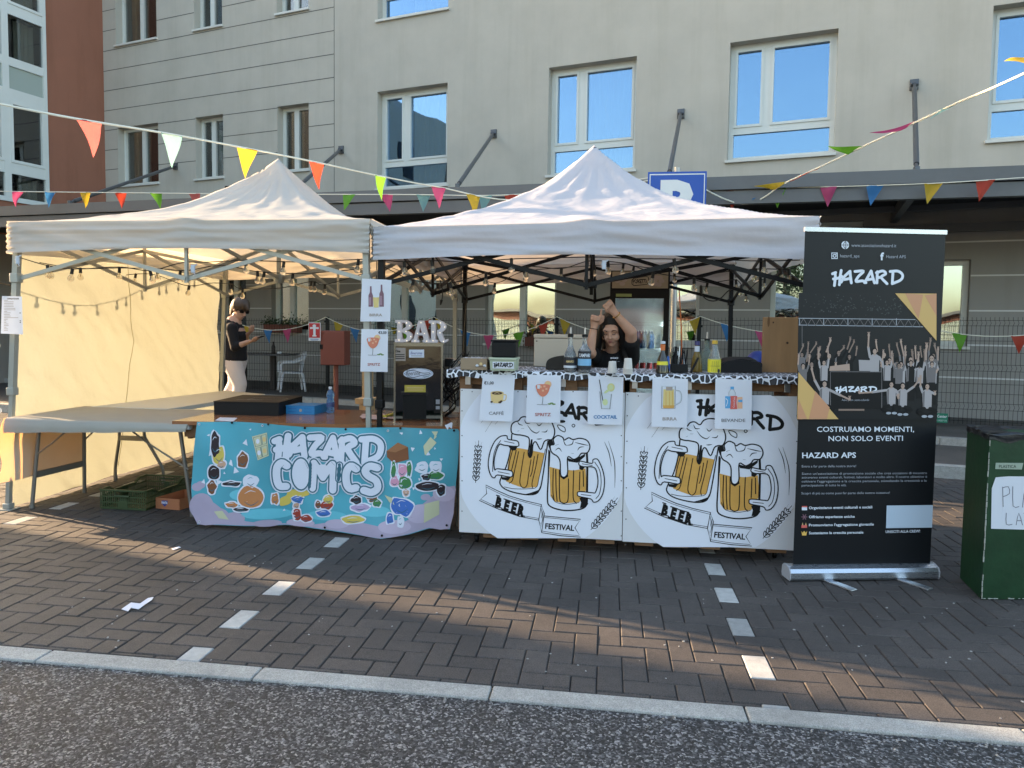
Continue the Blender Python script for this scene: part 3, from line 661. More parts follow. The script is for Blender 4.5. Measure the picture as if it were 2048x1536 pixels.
for k in range(2):
    x0 = -.962+1.082*k; m = MB(); m.bbox((x0+.0015, PY, .098-.006*k), (x0+1.0795, PY+.012, 1.062+.004*k), .002); pn = m.build('front_panel', PANEL, bar)
    A = Art(pxp(4.042, 900, 730, PY, 1.082*k), step=.00035)
    # pale printed disc clipped to the board
    P = []
    for i in range(72):
        t = 2*math.pi*i/72; P.append((min(1393, max(84, 735+700*math.cos(t))), min(1400, max(208, 760+740*math.sin(t)))))
    Q = [P[0]]
    for p in P[1:]:
        if abs(p[0]-Q[-1][0])+abs(p[1]-Q[-1][1]) > 2: Q.append(p)
    A.poly(Q, WHT, 0)
    hazard(A, lambda u, v: (622+u*1.2+v*.02, 222+u*.30+v*1.12), 27, INK, 1)
    def out(pts, w=9, fill=WHT, lv=2, k_=5):
        A.poly(pts, fill, lv, k_); A.line(pts, w, INK, lv+1, k_, closed=True)
    # mug 1
    A.poly([(497,560),(470,740),(408,920),(415,970),(520,1025),(620,1044),(690,1036),(722,1000),(790,620),(650,600)], WHT, 1.5)
    A.poly([(490,668),(565,672),(655,690),(762,712),(735,860),(705,985),(600,997),(510,965),(452,940),(470,800)], AMB, 2)
    for L_ in ([(505,690),(482,780),(470,850)], [(555,700),(525,840),(505,930),(480,955)], [(600,705),(572,880),(566,955),(590,992),(622,970),(636,880),(655,765)], [(712,722),(692,830),(664,950),(668,992)], [(682,740),(664,860),(650,900)], [(535,690),(510,800),(490,880)]): A.line(L_, 7, INK, 3)
    A.line([(500,560),(488,690),(455,820),(408,925),(408,965),(445,1002),(520,1030),(620,1048),(690,1042),(722,1010),(745,930),(792,615)], 10, INK, 4)
    A.line([(440,985),(520,1000),(640,1000),(700,985),(722,905),(772,680)], 5, INK, 4)
    A.poly([(600,1046),(690,1040),(735,1000),(738,960),(715,1010),(660,1030)], INK, 4)
    out([(498,545),(497,490),(520,462),(555,450),(575,425),(610,418),(650,440),(680,405),(730,392),(790,410),(835,490),(846,550),(825,600),(790,604),(762,620),(733,682),(695,622),(672,640),(664,715),(648,748),(632,715),(642,640),(634,585),(575,566),(535,562)], 10, lv=5)
    A.poly([(655,600),(668,600),(662,720),(650,748),(636,724),(645,660)], INK, 5.7); A.poly([(790,612),(826,600),(838,640),(806,680),(795,650)], INK, 5.2)
    for L_ in ([(625,485),(660,530),(700,550),(725,532)], [(740,540),(775,540),(788,522)], [(545,455),(560,478),(590,488)], [(575,512),(600,512)], [(545,535),(560,530)], [(700,470),(720,490),(745,470)], [(600,440),(618,470),(650,470)], [(700,598),(720,598),(745,595)], [(760,430),(790,450),(800,470)]): A.line(L_, 8, INK, 7, taper=True)
    out([(425,572),(460,572),(470,600),(540,612),(556,634),(545,658),(440,648),(402,640),(372,700),(356,780),(362,848),(382,838),(490,853),(507,880),(490,905),(385,888),(360,912),(335,897),(316,850),(310,790),(325,700),(360,620),(398,583)], 9, lv=6, k_=3)
    A.line([(440,615),(520,632)], 5, INK, 8); A.line([(345,860),(352,740),(372,670),(410,610)], 6, INK, 8); A.line([(390,862),(480,880)], 5, INK, 8)
    A.poly([(470,655),(545,662),(530,690),(500,690)], INK, 5.9); A.poly([(415,905),(490,908),(470,935),(420,925)], INK, 5.9)
    # mug 2
    A.poly([(800,690),(790,1090),(812,1140),(900,1166),(1000,1168),(1075,1152),(1112,1110),(1112,700)], WHT, 1.6)
    A.poly([(803,822),(880,842),(1000,852),(1096,836),(1106,1000),(1048,1108),(930,1120),(842,1102),(812,1060)], AMB, 2.1)
    for L_ in ([(855,845),(858,1000),(866,1102)], [(885,850),(886,1070),(905,1112),(938,1114),(955,1080),(958,920)], [(1000,852),(996,1070),(1022,1118)], [(1050,865),(1046,1010)], [(1076,858),(1080,980)], [(835,838),(832,1010),(842,1096)]): A.line(L_, 8, INK, 3)
    A.line([(800,690),(795,900),(788,1080),(808,1140),(900,1172),(1000,1174),(1080,1156),(1112,1120)], 11, INK, 4)
    A.line([(822,1050),(850,1105),(940,1126),(1040,1112)], 5, INK, 4); A.line([(1106,705),(1110,800),(1108,1020)], 17, INK, 4)
    A.poly([(1046,1075),(1118,1052),(1114,1112),(1085,1152),(1050,1156),(1060,1110)], INK, 4.3); A.poly([(800,690),(812,700),(806,820),(800,820)], INK, 4)
    out([(815,690),(812,650),(842,640),(836,600),(870,570),(910,584),(925,606),(960,588),(996,602),(1050,592),(1108,610),(1131,660),(1110,708),(1062,714),(1040,742),(1000,762),(952,744),(952,860),(940,896),(915,906),(894,880),(890,780),(868,738),(832,715)], 10, lv=5)
    A.poly([(945,748),(1000,768),(1060,735),(1096,714),(1090,740),(1030,790),(960,780)], INK, 4.6); A.poly([(890,870),(905,905),(935,905),(952,870),(956,900),(920,925),(892,905)], INK, 5.5)
    for L_ in ([(915,600),(930,640),(945,650)], [(850,650),(880,640)], [(850,690),(880,672),(905,700)], [(1030,690),(1050,665),(1085,660)], [(1000,605),(985,640),(940,650)], [(980,712),(1000,715)], [(1010,625),(1070,640),(1120,650)]): A.line(L_, 8, INK, 7, taper=True)
    out([(1045,782),(1060,777),(1148,795),(1156,765),(1190,760),(1215,800),(1240,870),(1249,950),(1235,1040),(1200,1096),(1160,1108),(1138,1082),(1045,1062),(1030,1042),(1045,1022),(1150,1032),(1176,1028),(1196,960),(1190,880),(1164,826),(1080,822),(1043,806)], 9, lv=6, k_=3)
    A.line([(1070,798),(1150,812)], 5, INK, 8); A.line([(1170,785),(1210,850),(1222,950),(1208,1040),(1180,1078)], 6, INK, 8); A.line([(1060,1046),(1140,1055)], 5, INK, 8)
    A.poly([(1045,812),(1090,826),(1070,852),(1045,840)], INK, 5.9)
    # ribbons
    out([(290,970),(382,1015),(480,1058),(610,1098),(740,1128),(716,1253),(560,1224),(380,1160),(237,1094),(297,1040)], 7, lv=2, k_=0)
    A.line([(290,985),(480,1072),(735,1142)], 4, INK, 4, 6); A.line([(250,1086),(385,1146),(562,1210),(718,1240)], 4, INK, 4, 6)
    out([(738,1130),(763,1200),(741,1356),(718,1254)], 6, lv=2.5, k_=0)
    for L_ in ([(735,1150),(745,1200),(738,1240)], [(752,1180),(750,1240),(740,1290)], [(730,1270),(742,1310)]): A.line(L_, 6, INK, 4, taper=True)
    out([(762,1220),(1056,1247),(1010,1316),(1056,1391),(900,1380),(741,1355)], 7, lv=2, k_=0)
    A.line([(765,1232),(1040,1258)], 4, INK, 4); A.line([(745,1342),(900,1366),(1040,1378)], 4, INK, 4)
    for ch, x, y in (('B',356,1138),('E',424,1165),('E',482,1187),('R',535,1204)): A.text(ch, x, y, 108, INK, 4, bold=.075, sx=.72, ang=.30, shear=-.12)
    for q in ((350,1136,420,1157),(418,1165,470,1182),(476,1188,526,1203),(528,1204,556,1212),(576,1214,604,1222)): A.line([(q[0],q[1]),(q[2],q[3])], 9, INK, 4.4)
    for q in ((376,1052,400,1060),(437,1082,490,1100),(494,1104,546,1120),(548,1120,575,1128)): A.line([(q[0],q[1]),(q[2],q[3])], 9, INK, 4.4)
    A.text('FESTIVAL', 768, 1322, 62, INK, 4, bold=.03, width=236, sy=1.0, ang=.075)
    def wheat(x0, y0, x1, y1, n=8, L=44):
        a = math.atan2(y1-y0, x1-x0); A.line([(x0,y0),(x1,y1)], 5, INK, 2)
        for i in range(n):
            t = .06+.86*i/(n-1); cx, cy = x0+(x1-x0)*t, y0+(y1-y0)*t
            for sg in (-1, 1):
                b = a+sg*.62; gx_, gy_ = cx+math.cos(b)*L*.52, cy+math.sin(b)*L*.52
                A.ell(gx_, gy_, L*.58, L*.27, INK, 2.5, 12, b); A.ell(gx_, gy_, L*.40, L*.13, WHT, 3.5, 10, b)
                A.line([(gx_,gy_),(gx_+math.cos(a+sg*.25)*L*1.25, gy_+math.sin(a+sg*.25)*L*1.25)], 4, INK, 2, taper=True)
        A.ell(x1, y1, L*.6, L*.24, INK, 2.5, 12, a); A.ell(x1, y1, L*.4, L*.1, WHT, 3.5, 10, a); A.line([(x1,y1),(x1+math.cos(a)*L*1.3,y1+math.sin(a)*L*1.3)], 4, INK, 2)
    wheat(207, 950, 228, 668); wheat(1140, 1330, 1318, 1118)
    for L_ in ([(1248,620),(1285,710),(1305,820)], [(1280,614),(1325,760),(1334,870),(1332,992)], [(285,540),(340,455)], [(365,480),(385,455)], [(250,470),(300,400)]): A.line(L_, 7, INK, 2, taper=True)
    out([(870,486),(905,492),(930,512),(928,540),(900,530),(880,512)], 7, lv=2); out([(1010,490),(998,502),(986,490),(998,478)], 7, lv=2); A.ell(905, 456, 28, 12, INK, 3)
    A.line([(640,690),(652,700)], 6, INK, 3)
    for v in (205, 370, 570, 740, 935, 1180, 1380):
        for u in (98, 1385): A.ell(u, v, 5, 5, mat('screw', (.08,.08,.08), .5), 9, 8)
    for u in (180, 550, 995): A.ell(u, 215, 5, 5, M_('screw'), 9, 8)
    A.build('festival_print', pn)
# pallet frame behind the boards
m = MB()
for x in (-.94, -.60, -.24, .10, .14, .48, .82, 1.16): m.bbox((x-.03, PY+.02, .11), (x+.05, PY+.10, 1.165), .003)
for z in (1.09,): m.bbox((-.97, PY+.04, z), (1.2, PY+.06, z+.055), .003)
for x in (-.96, 1.16): m.bbox((x, PY+.1, .11), (x+.05, PY+.56, 1.16), .004)
for z in (.2, .45, .7, .95): m.bbox((-.975, PY+.1, z), (-.962, PY+.56, z+.1), .002); m.bbox((1.212, PY+.1, z), (1.225, PY+.56, z+.1), .002)
for x in (-.80, -.55, -.3, -.05, .2, .42, .62, .84, 1.03): m.bbox((x, PY+.02, .065), (x+.12, PY+.6, .09), .002)
m.build('pallet_frame', WOOD, bar)
m = MB()
for x in (-.93, -.30, .02, .16, .5, 1.1): m.bbox((x, PY+.005, 1.09), (x+.035, PY+.018, 1.165), .002); m.bbox((x, PY-.03, 1.150), (x+.035, PY+.01, 1.160), .002)
m.build('bracket', STEEL, bar)
m = MB(); m.bbox((-1.02, PY-.04, 1.168), (1.24, PY+.58, 1.186), .003); m.build('countertop', PLY, bar)
for x, y in ((-.86,4.72),(1.1,4.72),(-.86,5.1),(1.1,5.1)):
    m = MB(); m.lathe([(.0,-.014),(.022,-.014),(.03,-.008),(.03,.008),(.022,.014),(0,.014)], (x, y, .031), 16, (1,0,0)); m.bbox((x-.02,y-.02,.04),(x+.02,y+.02,.066), .004); m.build('caster', M_('black_plastic'), bar, smooth=True)
# netted black and white cloth
def cloth_mat():
    m = bpy.data.materials.new('net_cloth'); m.use_nodes = True; nt = m.node_tree; N = nt.nodes; L = nt.links; MATS['net_cloth'] = m; b = N['Principled BSDF']
    tc = N.new('ShaderNodeTexCoord'); mp = N.new('ShaderNodeMapping'); mp.inputs["Scale"].default_value = (26, 19, 22); v = N.new('ShaderNodeTexVoronoi'); v.feature = 'DISTANCE_TO_EDGE'; v.inputs['Scale'].default_value = 1.0; v.inputs['Randomness'].default_value = .7
    L.new(tc.outputs['Object'], mp.inputs[0]); L.new(mp.outputs[0], v.inputs['Vector'])
    r = N.new('ShaderNodeValToRGB'); e = r.color_ramp.elements; e[0].position = .07; e[0].color = (.66,.68,.72,1); e[1].position = .11; e[1].color = (.006,.006,.007,1)
    k = e.new(.33); k.color = (.04,.04,.045,1)
    L.new(v.outputs['Distance'], r.inputs[0]); L.new(r.outputs[0], b.inputs['Base Color']); b.inputs['Roughness'].default_value = .8; return m
cloth_mat()
m = MB()
def clf(u, v):
    x = -1.045+2.32*u; s = v*.70
    rip = nz(x*9, 2)*.5+.5; L0 = .60
    if s < L0: return (x, PY+.56-s, 1.1895+.0015*nz(x*20, s*20))
    d = (s-L0)*.62; k = d/.062; out_ = .006*math.sin(x*62+3*nz(x*4, 1))*k
    return (x, PY-.042-.006*k-out_, 1.188-d*(.72+.10*math.sin(x*31+2)))
m.grid(clf, 240, 40); tag(m.build('table_cloth', M_('net_cloth'), None, smooth=True, angle=80), 'black and white netted cloth covering the beer counter top', 'tablecloth')
# ================================================================= sheets of paper
def q4(px, Y): return [gy(x, y, Y) for x, y in px]
def sheet4(c, label, group='printed drink sheets', curl=.006, seed=0):
    a, b, cc, d = c; m = MB()
    n = (b-a).cross(d-a).normalized(); n = -n if n.y > 0 else n
    def fn(u, v):
        p = a.lerp(b, u).lerp(d.lerp(cc, u), v); return p + n*(curl*math.sin(math.pi*(u*1.1+.1*seed))*(v**1.5)+.002*nz(u*3, v*3, seed))
    m.grid(fn, 16, 16); o = m.build('paper_sign', PAPER, None, smooth=True, angle=80); tag(o, label, 'sign', group); return o, fn, n
def art_on(o, fn, n, px, scale, ox, oy):
    """art traced in enlarged-photo units inside the four photo corners `px` of a sheet"""
    (x0,y0),(x1,y1),(x2,y2),(x3,y3) = px
    def place(u, v, l):
        X, Y = ox+u/scale, oy+v/scale; a = b = .5
        for _ in range(4):
            t = (Y-(y0*(1-a)+y1*a))/((y3*(1-a)+y2*a)-(y0*(1-a)+y1*a)); xl = x0+(x3-x0)*t; xr = x1+(x2-x1)*t; a = (X-xl)/(xr-xl); b = t
        return Vector(fn(a, b)) + n*(l+.0006)
    return Art(place, maxe=22, step=.0005)
BRN = mat('print_brown', (.05,.02,.01), .5); OCH = mat('print_ochre', (.68,.50,.22), .5); GRYT = mat('print_grey', (.22,.22,.23), .5); TAUP = mat('print_taupe', (.36,.30,.26), .5)
DRED = mat('print_red', (.40,.12,.10), .5); SPR = mat('print_coral', (.62,.20,.12), .5); PEA = mat('print_peach', (.74,.42,.26), .5); LEAF = mat('print_leaf', (.15,.25,.08), .5); LIME = mat('print_lime', (.55,.62,.32), .5)
BLU = mat('print_blue', (.05,.20,.42), .5); PALE = mat('print_pale', (.58,.62,.66), .5); PUR = mat('print_purple', (.20,.10,.13), .5); YEL = mat('print_beer', (.66,.52,.20), .5); SKB = mat('print_skyblue', (.10,.35,.62), .5); CRED = mat('print_can_red', (.62,.12,.10), .5)
z3 = (4.042, 900, 730); z4 = (4.042, 1240, 730); z1 = (3.84, 580, 480)
px = [(966,748),(1030,750),(1024,843),(958,841)]; o, fn, n = sheet4(q4(px, 4.545), 'paper sheet marked CAFFÈ with a yellow coffee cup, on the counter edge', seed=1); A = art_on(o, fn, n, px, *z3)
A.poly([(328,222),(436,222),(430,285),(405,309),(355,307),(334,285)], OCH, 1); A.line([(432,238),(454,243),(450,280),(426,288)], 8, OCH, 1); A.ell(382, 226, 54, 17, OCH, 2); A.ell(382, 227, 44, 12, BRN, 3); A.line([(362,228),(382,222),(400,228)], 4, OCH, 4)
for q in ((338,297,10,7),(405,300,13,8),(416,292,10,7)): A.ell(*q, BRN, 4)
A.text('€1,00', 276, 156, 34, INK, 2, bold=.015, width=78); A.text('CAFFÈ', 375, 402, 36, GRYT, 2, bold=.02, width=120, align='c', ang=.01); A.build('print', o)
def spritz(A, cx, y0, k=1.0):
    f = lambda a, b: (cx+a*k, y0+b*k)
    A.ell(*f(40,-2), 29*k, 29*k, PEA, 1); A.ell(*f(40,-2), 20*k, 20*k, OCH, 2)
    A.poly([f(-50,0),f(50,0),f(52,38),f(34,78),f(0,98),f(-32,80),f(-52,40)], SPR, 3, 3); A.poly([f(-47,2),f(-20,4),f(-26,34),f(-46,32)], PALE, 4)
    for a, b in ((-18,20),(12,14),(28,34),(0,48)): A.rect(*f(a-8,b-7), *f(a+8,b+7), PEA, 5)
    A.line([f(0,96),f(-2,130),f(-6,158)], 5*k, GRYT, 2); A.line([f(-46,160),f(34,162)], 4*k, GRYT, 2)
    for a, b in ((52,156),(70,150),(88,158)): A.ell(*f(a,b), 15*k, 6*k, LEAF, 3)
px = [(1055,749),(1122,751),(1120,846),(1052,844)]; o, fn, n = sheet4(q4(px, 4.545), 'paper sheet marked SPRITZ on the counter edge, without a price', seed=2); A = art_on(o, fn, n, px, *z3)
spritz(A, 752, 158); A.text('SPRITZ', 752, 412, 36, DRED, 2, bold=.02, width=128, align='c', ang=.01); A.build('print', o)
px = [(1177,752),(1247,754),(1244,850),(1175,848)]; o, fn, n = sheet4(q4(px, 4.545), 'paper sheet marked COCKTAIL in blue with a lime glass', seed=3); A = art_on(o, fn, n, px, *z3)
A.poly([(1212,215),(1306,235),(1292,352),(1226,350)], PALE, 1); A.line([(1212,215),(1226,352),(1292,354),(1306,235)], 6, GRYT, 3, 0); A.line([(1208,120),(1236,285)], 6, INK, 4); A.ell(1302, 180, 31, 34, LIME, 2); A.ell(1302, 180, 24, 27, OCH, 2.5); A.ell(1300, 180, 20, 22, LIME, 3); A.ell(1268, 212, 26, 10, LIME, 4, rot=-.6); A.ell(1255, 300, 22, 26, LIME, 2)
A.text('COCKTAIL', 1256, 432, 38, BLU, 2, bold=.03, width=190, align='c', ang=.01); A.build('print', o)
px = [(1305,755),(1376,758),(1374,856),(1303,853)]; o, fn, n = sheet4(q4(px, 4.545), 'paper sheet marked BIRRA with a beer mug, on the counter edge', seed=4); A = art_on(o, fn, n, px, *z4)
A.poly([(352,196),(436,196),(440,335),(346,335)], YEL, 1); A.poly([(346,325),(440,325),(436,352),(350,352)], AMB, 1.5); A.rect(372, 176, 425, 206, TAUP, 2); A.line([(340,170),(336,350),(445,350),(447,170)], 5, GRYT, 3, 0); A.line([(340,172),(447,172)], 4, PALE, 3)
A.line([(446,206),(480,215),(494,250),(486,295),(446,320)], 9, PALE, 3); A.line([(446,202),(484,210),(499,250),(490,300),(446,326)], 3, GRYT, 4)
for x in (372, 400, 424): A.line([(x,215),(x,335)], 5, AMB, 3)
A.text('BIRRA', 402, 447, 36, TAUP, 2, bold=.02, width=116, align='c', ang=.01); A.build('print', o)
px = [(1431,757),(1504,760),(1503,860),(1429,857)]; o, fn, n = sheet4(q4(px, 4.545), 'paper sheet marked BEVANDE with soft drinks', seed=5); A = art_on(o, fn, n, px, *z4)
A.rect(850, 252, 892, 350, SKB, 1); A.rect(948, 258, 990, 352, PEA, 1); A.rect(955, 280, 990, 300, SKB, 2); A.poly([(892,250),(948,250),(942,300),(948,356),(890,356),(896,300)], CRED, 3); A.text('Coca-Cola', 925, 345, 20, WHT, 5, width=86, ang=-1.5); A.rect(893, 174, 921, 196, SKB, 3); A.poly([(896,198),(918,198),(932,222),(932,248),(880,248),(880,222)], PALE, 2); A.line([(896,198),(880,222),(880,248)], 3, GRYT, 3, 0); A.line([(918,198),(932,222),(932,248)], 3, GRYT, 3, 0); A.line([(856,270),(870,290),(860,330)], 5, WHT, 2)
A.text('BEVANDE', 916, 459, 36, GRYT, 2, bold=.02, width=195, align='c', ang=.01); A.build('print', o)
px = [(724,557),(783,560),(780,643),(721,643)]; o, fn, n = sheet4(q4(px, 4.775), 'upper paper sheet on the tent leg, marked BIRRA with two bottles', 'sheets taped to the tent legs', .004, 6); A = art_on(o, fn, n, px, *z1)
for x, y in ((621,355),(704,343)): A.poly([(x-6,y),(x+6,y),(x+7,y+45),(x+17,y+70),(x+17,512),(x-17,512),(x-17,y+70),(x-7,y+45)], PUR, 1); A.rect(x-13, y+85, x+2, 500, mat('print_mauve', (.34,.22,.27), .5), 2)
A.poly([(638,432),(686,432),(680,518),(645,518)], YEL, 3); A.rect(640, 428, 684, 440, PAPER, 4); A.text('BIRRA', 660, 585, 28, TAUP, 2, bold=.02, width=96, align='c'); A.build('print', o)
px = [(723,658),(776,659),(775,744),(721,743)]; o, fn, n = sheet4(q4(px, 4.775), 'lower paper sheet on the tent leg, marked SPRITZ with a handwritten price', 'sheets taped to the tent legs', .004, 7); A = art_on(o, fn, n, px, *z1)
spritz(A, 638, 752, .82); A.text('€3,50', 680, 720, 26, INK, 2, bold=.02, width=62); A.text('SPRITZ', 645, 965, 28, DRED, 2, bold=.02, width=96, align='c'); A.build('print', o)
px = [(4,592),(44,593),(46,669),(2,667)]; o, fn, n = sheet4(q4(px, 4.79), 'price list headed OFFERTE BAR taped to the left tent leg', 'sheets taped to the tent legs', .004, 8); A = art_on(o, fn, n, px, 8.533, 0, 500)
A.maxe = 60; A.text('OFFERTE BAR', 125, 842, 30, INK, 2, bold=.03, width=205)
for i in range(20):
    y = 858+i*27; wd = [60,160,155,155,160,190,190,50,110,95,110,240,60,30,35,70,70,35,60,60][i]; A.line([(72,y),(72+wd,y+random.randint(-2,2))], 7, TAUP, 1, 0)
    if i in (8, 13, 14): A.ell(348, y, 11, 8, INK, 2)
A.build('print', o)
# ================================================================= roll-up display
RB = mat('rollup_black', (.0075,.0085,.0105), .4, spec=.35); RW = mat('rollup_white', (.70,.74,.80), .4); RG = mat('rollup_grey', (.36,.38,.42), .45); ROR = mat('rollup_orange', (.55,.27,.14), .45); RYE = mat('rollup_ochre', (.60,.38,.13), .45)
RDK = mat('rollup_night', (.009,.010,.012), .4, spec=.35); SK1 = mat('print_skin', (.40,.28,.22), .5); SK2 = mat('print_skin_dim', (.24,.165,.13), .5); SH = mat('print_shirt', (.36,.33,.33), .5); SHD = mat('print_shirt_dim', (.15,.135,.135), .5); DRK = mat('print_dark', (.006,.0055,.006), .5, spec=.3)
ra, rb = Vector((1.118,4.335,0)), Vector((1.952,4.505,0)); rd = (rb-ra).normalized(); rn = Vector((rd.y,-rd.x,0)); rw = (rb-ra).length
ru = thing('rollup_banner', 'tall black roll-up display with a crowd photo and orange corners beside the beer counter', 'banner stand', tuple((ra+rb)/2))
def RPt(s, z, d=0): v = ra + rd*s + rn*d; v.z = z; return v
m = MB(); m.grid(lambda u, v: RPt(rw*u, .075+1.985*v, .004*math.sin(math.pi*u)*math.sin(v*3)), 8, 20); sh_ = m.build('banner_sheet', RB, ru, smooth=True)
pb = plane_px(tuple(ra+rn*.0045), tuple(rn), 1, 0, 0)
def rp(scale, ox, oy): return lambda u, v, l: pb(ox+u/scale, oy+v/scale, l)
A = Art(rp(3.84, 1580, 450), step=.0004)
A.poly([(66,520),(1122,526),(1118,1490),(52,1490)], RDK, 0)
A.poly([(805,525),(1122,527),(1122,888)], RYE, 7); A.poly([(880,525),(1020,535),(985,722)], ROR, 8); A.poly([(1030,540),(1122,527),(1122,700)], ROR, 8)
A.poly([(62,1130),(370,1492),(52,1492)], RYE, 7); A.poly([(190,1275),(300,1400),(280,1492),(140,1492)], ROR, 8); A.poly([(60,1330),(130,1492),(54,1492)], ROR, 8)
for i in range(150):       # stage foliage
    x, y = random.gauss(300, 130), random.gauss(610, 50)
    if i % 2: x = random.gauss(720, 120); y = random.gauss(640, 40)
    if 80 < x < 860 and 530 < y < 700: A.ell(x, y, random.uniform(4,10), random.uniform(2,4), mat('print_foliage', (.045,.05,.052), .5), 1, 6, random.uniform(0,3))
A.line([(66,716),(960,726)], 5, RG, 2, 0); A.line([(68,768),(1020,782)], 5, RG, 2, 0)
for i in range(30):
    x = 72+i*31; A.line([(x,718+i*.4),(x+30,770+i*.4)] if i % 2 else [(x,770+i*.4),(x+30,720+i*.4)], 4, SHD, 2, 0)
    if i % 6 == 0: A.line([(x,718),(x,768)], 5, RG, 2, 0)
A.line([(92,770),(92,930)], 4, SHD, 2, 0)
rr = random.Random(5)
def fig(x, y, s, shirt, arms, skin=SK1, hair=DRK, lv=2, sit=False):
    A.poly([(x-34*s,y+30*s),(x-14*s,y+16*s),(x+14*s,y+16*s),(x+34*s,y+30*s),(x+30*s,y+150*s),(x-30*s,y+150*s)], shirt, lv)
    A.poly([(x-30*s,y+36*s),(x-16*s,y+26*s),(x-20*s,y+150*s),(x-30*s,y+150*s)], SHD, lv+.3)
    for sg, (hx, hy) in zip((-1, 1), arms):
        sx_, sy_ = x+sg*32*s, y+36*s; ex, ey = (sx_+hx)/2+sg*8*s, (sy_+hy)/2+4*s
        A.line([(sx_,sy_),(ex,ey)], 17*s, shirt, lv+.6, 0); A.line([(ex,ey),(hx,hy)], 12*s, skin, lv+.7, 0); A.ell(hx, hy-4*s, 9*s, 12*s, skin, lv+.8, 8)
        for k in (-1, 0, 1): A.line([(hx,hy-8*s),(hx+k*8*s,hy-25*s)], 4*s, skin, lv+.8, 0)
    A.rect(x-7*s, y+4*s, x+7*s, y+24*s, skin, lv+.8); A.ell(x, y-8*s, 19*s, 23*s, hair, lv+.9, 12); A.ell(x+1*s, y-3*s, 14*s, 18*s, skin, lv+1.2, 12)
    A.line([(x-8*s,y-5*s),(x-3*s,y-5*s)], 3*s, hair, lv+1.5, 0); A.line([(x+4*s,y-5*s),(x+9*s,y-5*s)], 3*s, hair, lv+1.5, 0); A.line([(x-4*s,y+6*s),(x+5*s,y+6*s)], 2*s, SK2, lv+1.5, 0)
    if sit:
        A.line([(x-20*s,y+150*s),(x-62*s,y+170*s),(x-14*s,y+196*s)], 26*s, DRK, lv+1.6, 3); A.line([(x+20*s,y+150*s),(x+62*s,y+170*s),(x+14*s,y+196*s)], 26*s, DRK, lv+1.7, 3)
        A.ell(x-20*s, y+204*s, 20*s, 10*s, RG, lv+1.9, 8); A.ell(x+22*s, y+204*s, 20*s, 10*s, RG, lv+1.9, 8)
    else: A.poly([(x-30*s,y+150*s),(x+30*s,y+150*s),(x+26*s,y+280*s),(x-26*s,y+280*s)], DRK, lv)
for q in ((90,1000,.8,SHD,[(100,930),(140,915)],SK2), (150,1010,.8,DRK,[(200,915),(230,950)],SK2), (225,1000,.8,DRK,[(230,955),(310,885)],SK2), (372,985,.9,DRK,[(412,945),(462,880)],SK2), (455,1015,.85,DRK,[(490,900),(512,950)],SK2), (722,1000,.9,DRK,[(660,900),(780,1040)],SK1), (980,1040,.85,DRK,[(935,975),(1000,950)],SK2), (820,1040,.9,SHD,[(760,935),(820,925)],SK2), (1098,1010,1.0,SHD,[(1078,890),(1110,930)],SK2)): fig(*q)
for q in ((298,1010,1.05,DRK,[(308,890),(350,1080)]), (648,975,1.1,SH,[(603,850),(700,1060)]), (762,1045,.95,DRK,[(700,1085),(800,1100)]), (850,1075,1.0,SH,[(800,1090),(850,900)]), (925,1040,1.1,SH,[(885,1000),(985,1000)]), (1085,1030,1.25,SH,[(1048,935),(1120,1130)])): fig(*q, lv=4)
A.poly([(305,1085),(455,1065),(458,1118),(300,1120)], SK1, 6); A.poly([(525,1035),(640,1040),(640,1122),(530,1120)], SH, 6)
for i in range(13):
    x = 95+i*82+rr.uniform(-14,14); y = 1075+rr.uniform(-26,26)
    if 300 < x < 700: continue
    fig(x, y, .9, (SHD, DRK, SH)[i % 3], [(x-38+rr.uniform(-14,10), y-95+rr.uniform(-30,20)), (x+40+rr.uniform(-10,14), y-90+rr.uniform(-30,20))], SK2 if i % 2 else SK1, lv=5.2)
A.rect(308, 1128, 702, 1412, DRK, 7.2); A.line([(308,1412),(308,1126),(702,1128),(702,1412)], 6, SHD, 7.6, 0); hazard(A, lambda u, v: (345+u*.58, 1240+v*.42), 11, RW, 7.8, step=0); A.text('Asso. prom. socio-culturale', 500, 1350, 22, RG, 8, width=210, align='c'); A.rect(370, 1412, 568, 1426, SK2, 8)
for q in ((262,1225,1.1,SH,[(165,1110),(455,1340)]), (775,1230,1.05,SH,[(530,1290),(830,1320)]), (862,1240,1.05,SH,[(830,1330),(985,1195)]), (1050,1245,1.1,SH,[(1000,1180),(1110,1300)])): fig(*q, lv=8, sit=True)
A.poly([(62,1130),(370,1492),(52,1492)], RYE, 13); A.poly([(190,1275),(300,1400),(280,1492),(140,1492)], ROR, 14); A.poly([(60,1330),(130,1492),(54,1492)], ROR, 14)
A.poly([(52,1490),(1118,1490),(1117,1500),(52,1500)], RB, 15)
hazard(A, lambda u, v: (320+u, 347+v), 21, RW, 2)
A.ell(423, 154, 30, 31, RW, 2); A.line([(423,122),(423,186)], 4, RB, 4, 0); A.line([(392,154),(454,154)], 4, RB, 4, 0); A.line([(423,124),(407,154),(423,184)], 3, RB, 4); A.line([(423,124),(439,154),(423,184)], 3, RB, 4)
A.text('www.associazionehazard.it', 470, 168, 36, RG, 2, width=345, ang=.01); A.text('hazard_aps', 384, 248, 34, RG, 2, width=148, ang=.01); A.text('Hazard APS', 738, 254, 34, RG, 2, width=150, ang=.01)
A.line([(320,215),(362,215),(362,258),(320,258)], 8, RW, 2, 0, closed=True); A.line([(341,225),(353,237),(341,249),(329,237)], 6, RW, 3, 4, closed=True); A.ell(354, 223, 3.5, 3.5, RW, 3); A.text('f', 692, 268, 78, RW, 2, bold=.04)
A.build('printed_picture', sh_)
A = Art(rp(4.042, 1560, 820), step=.0004)
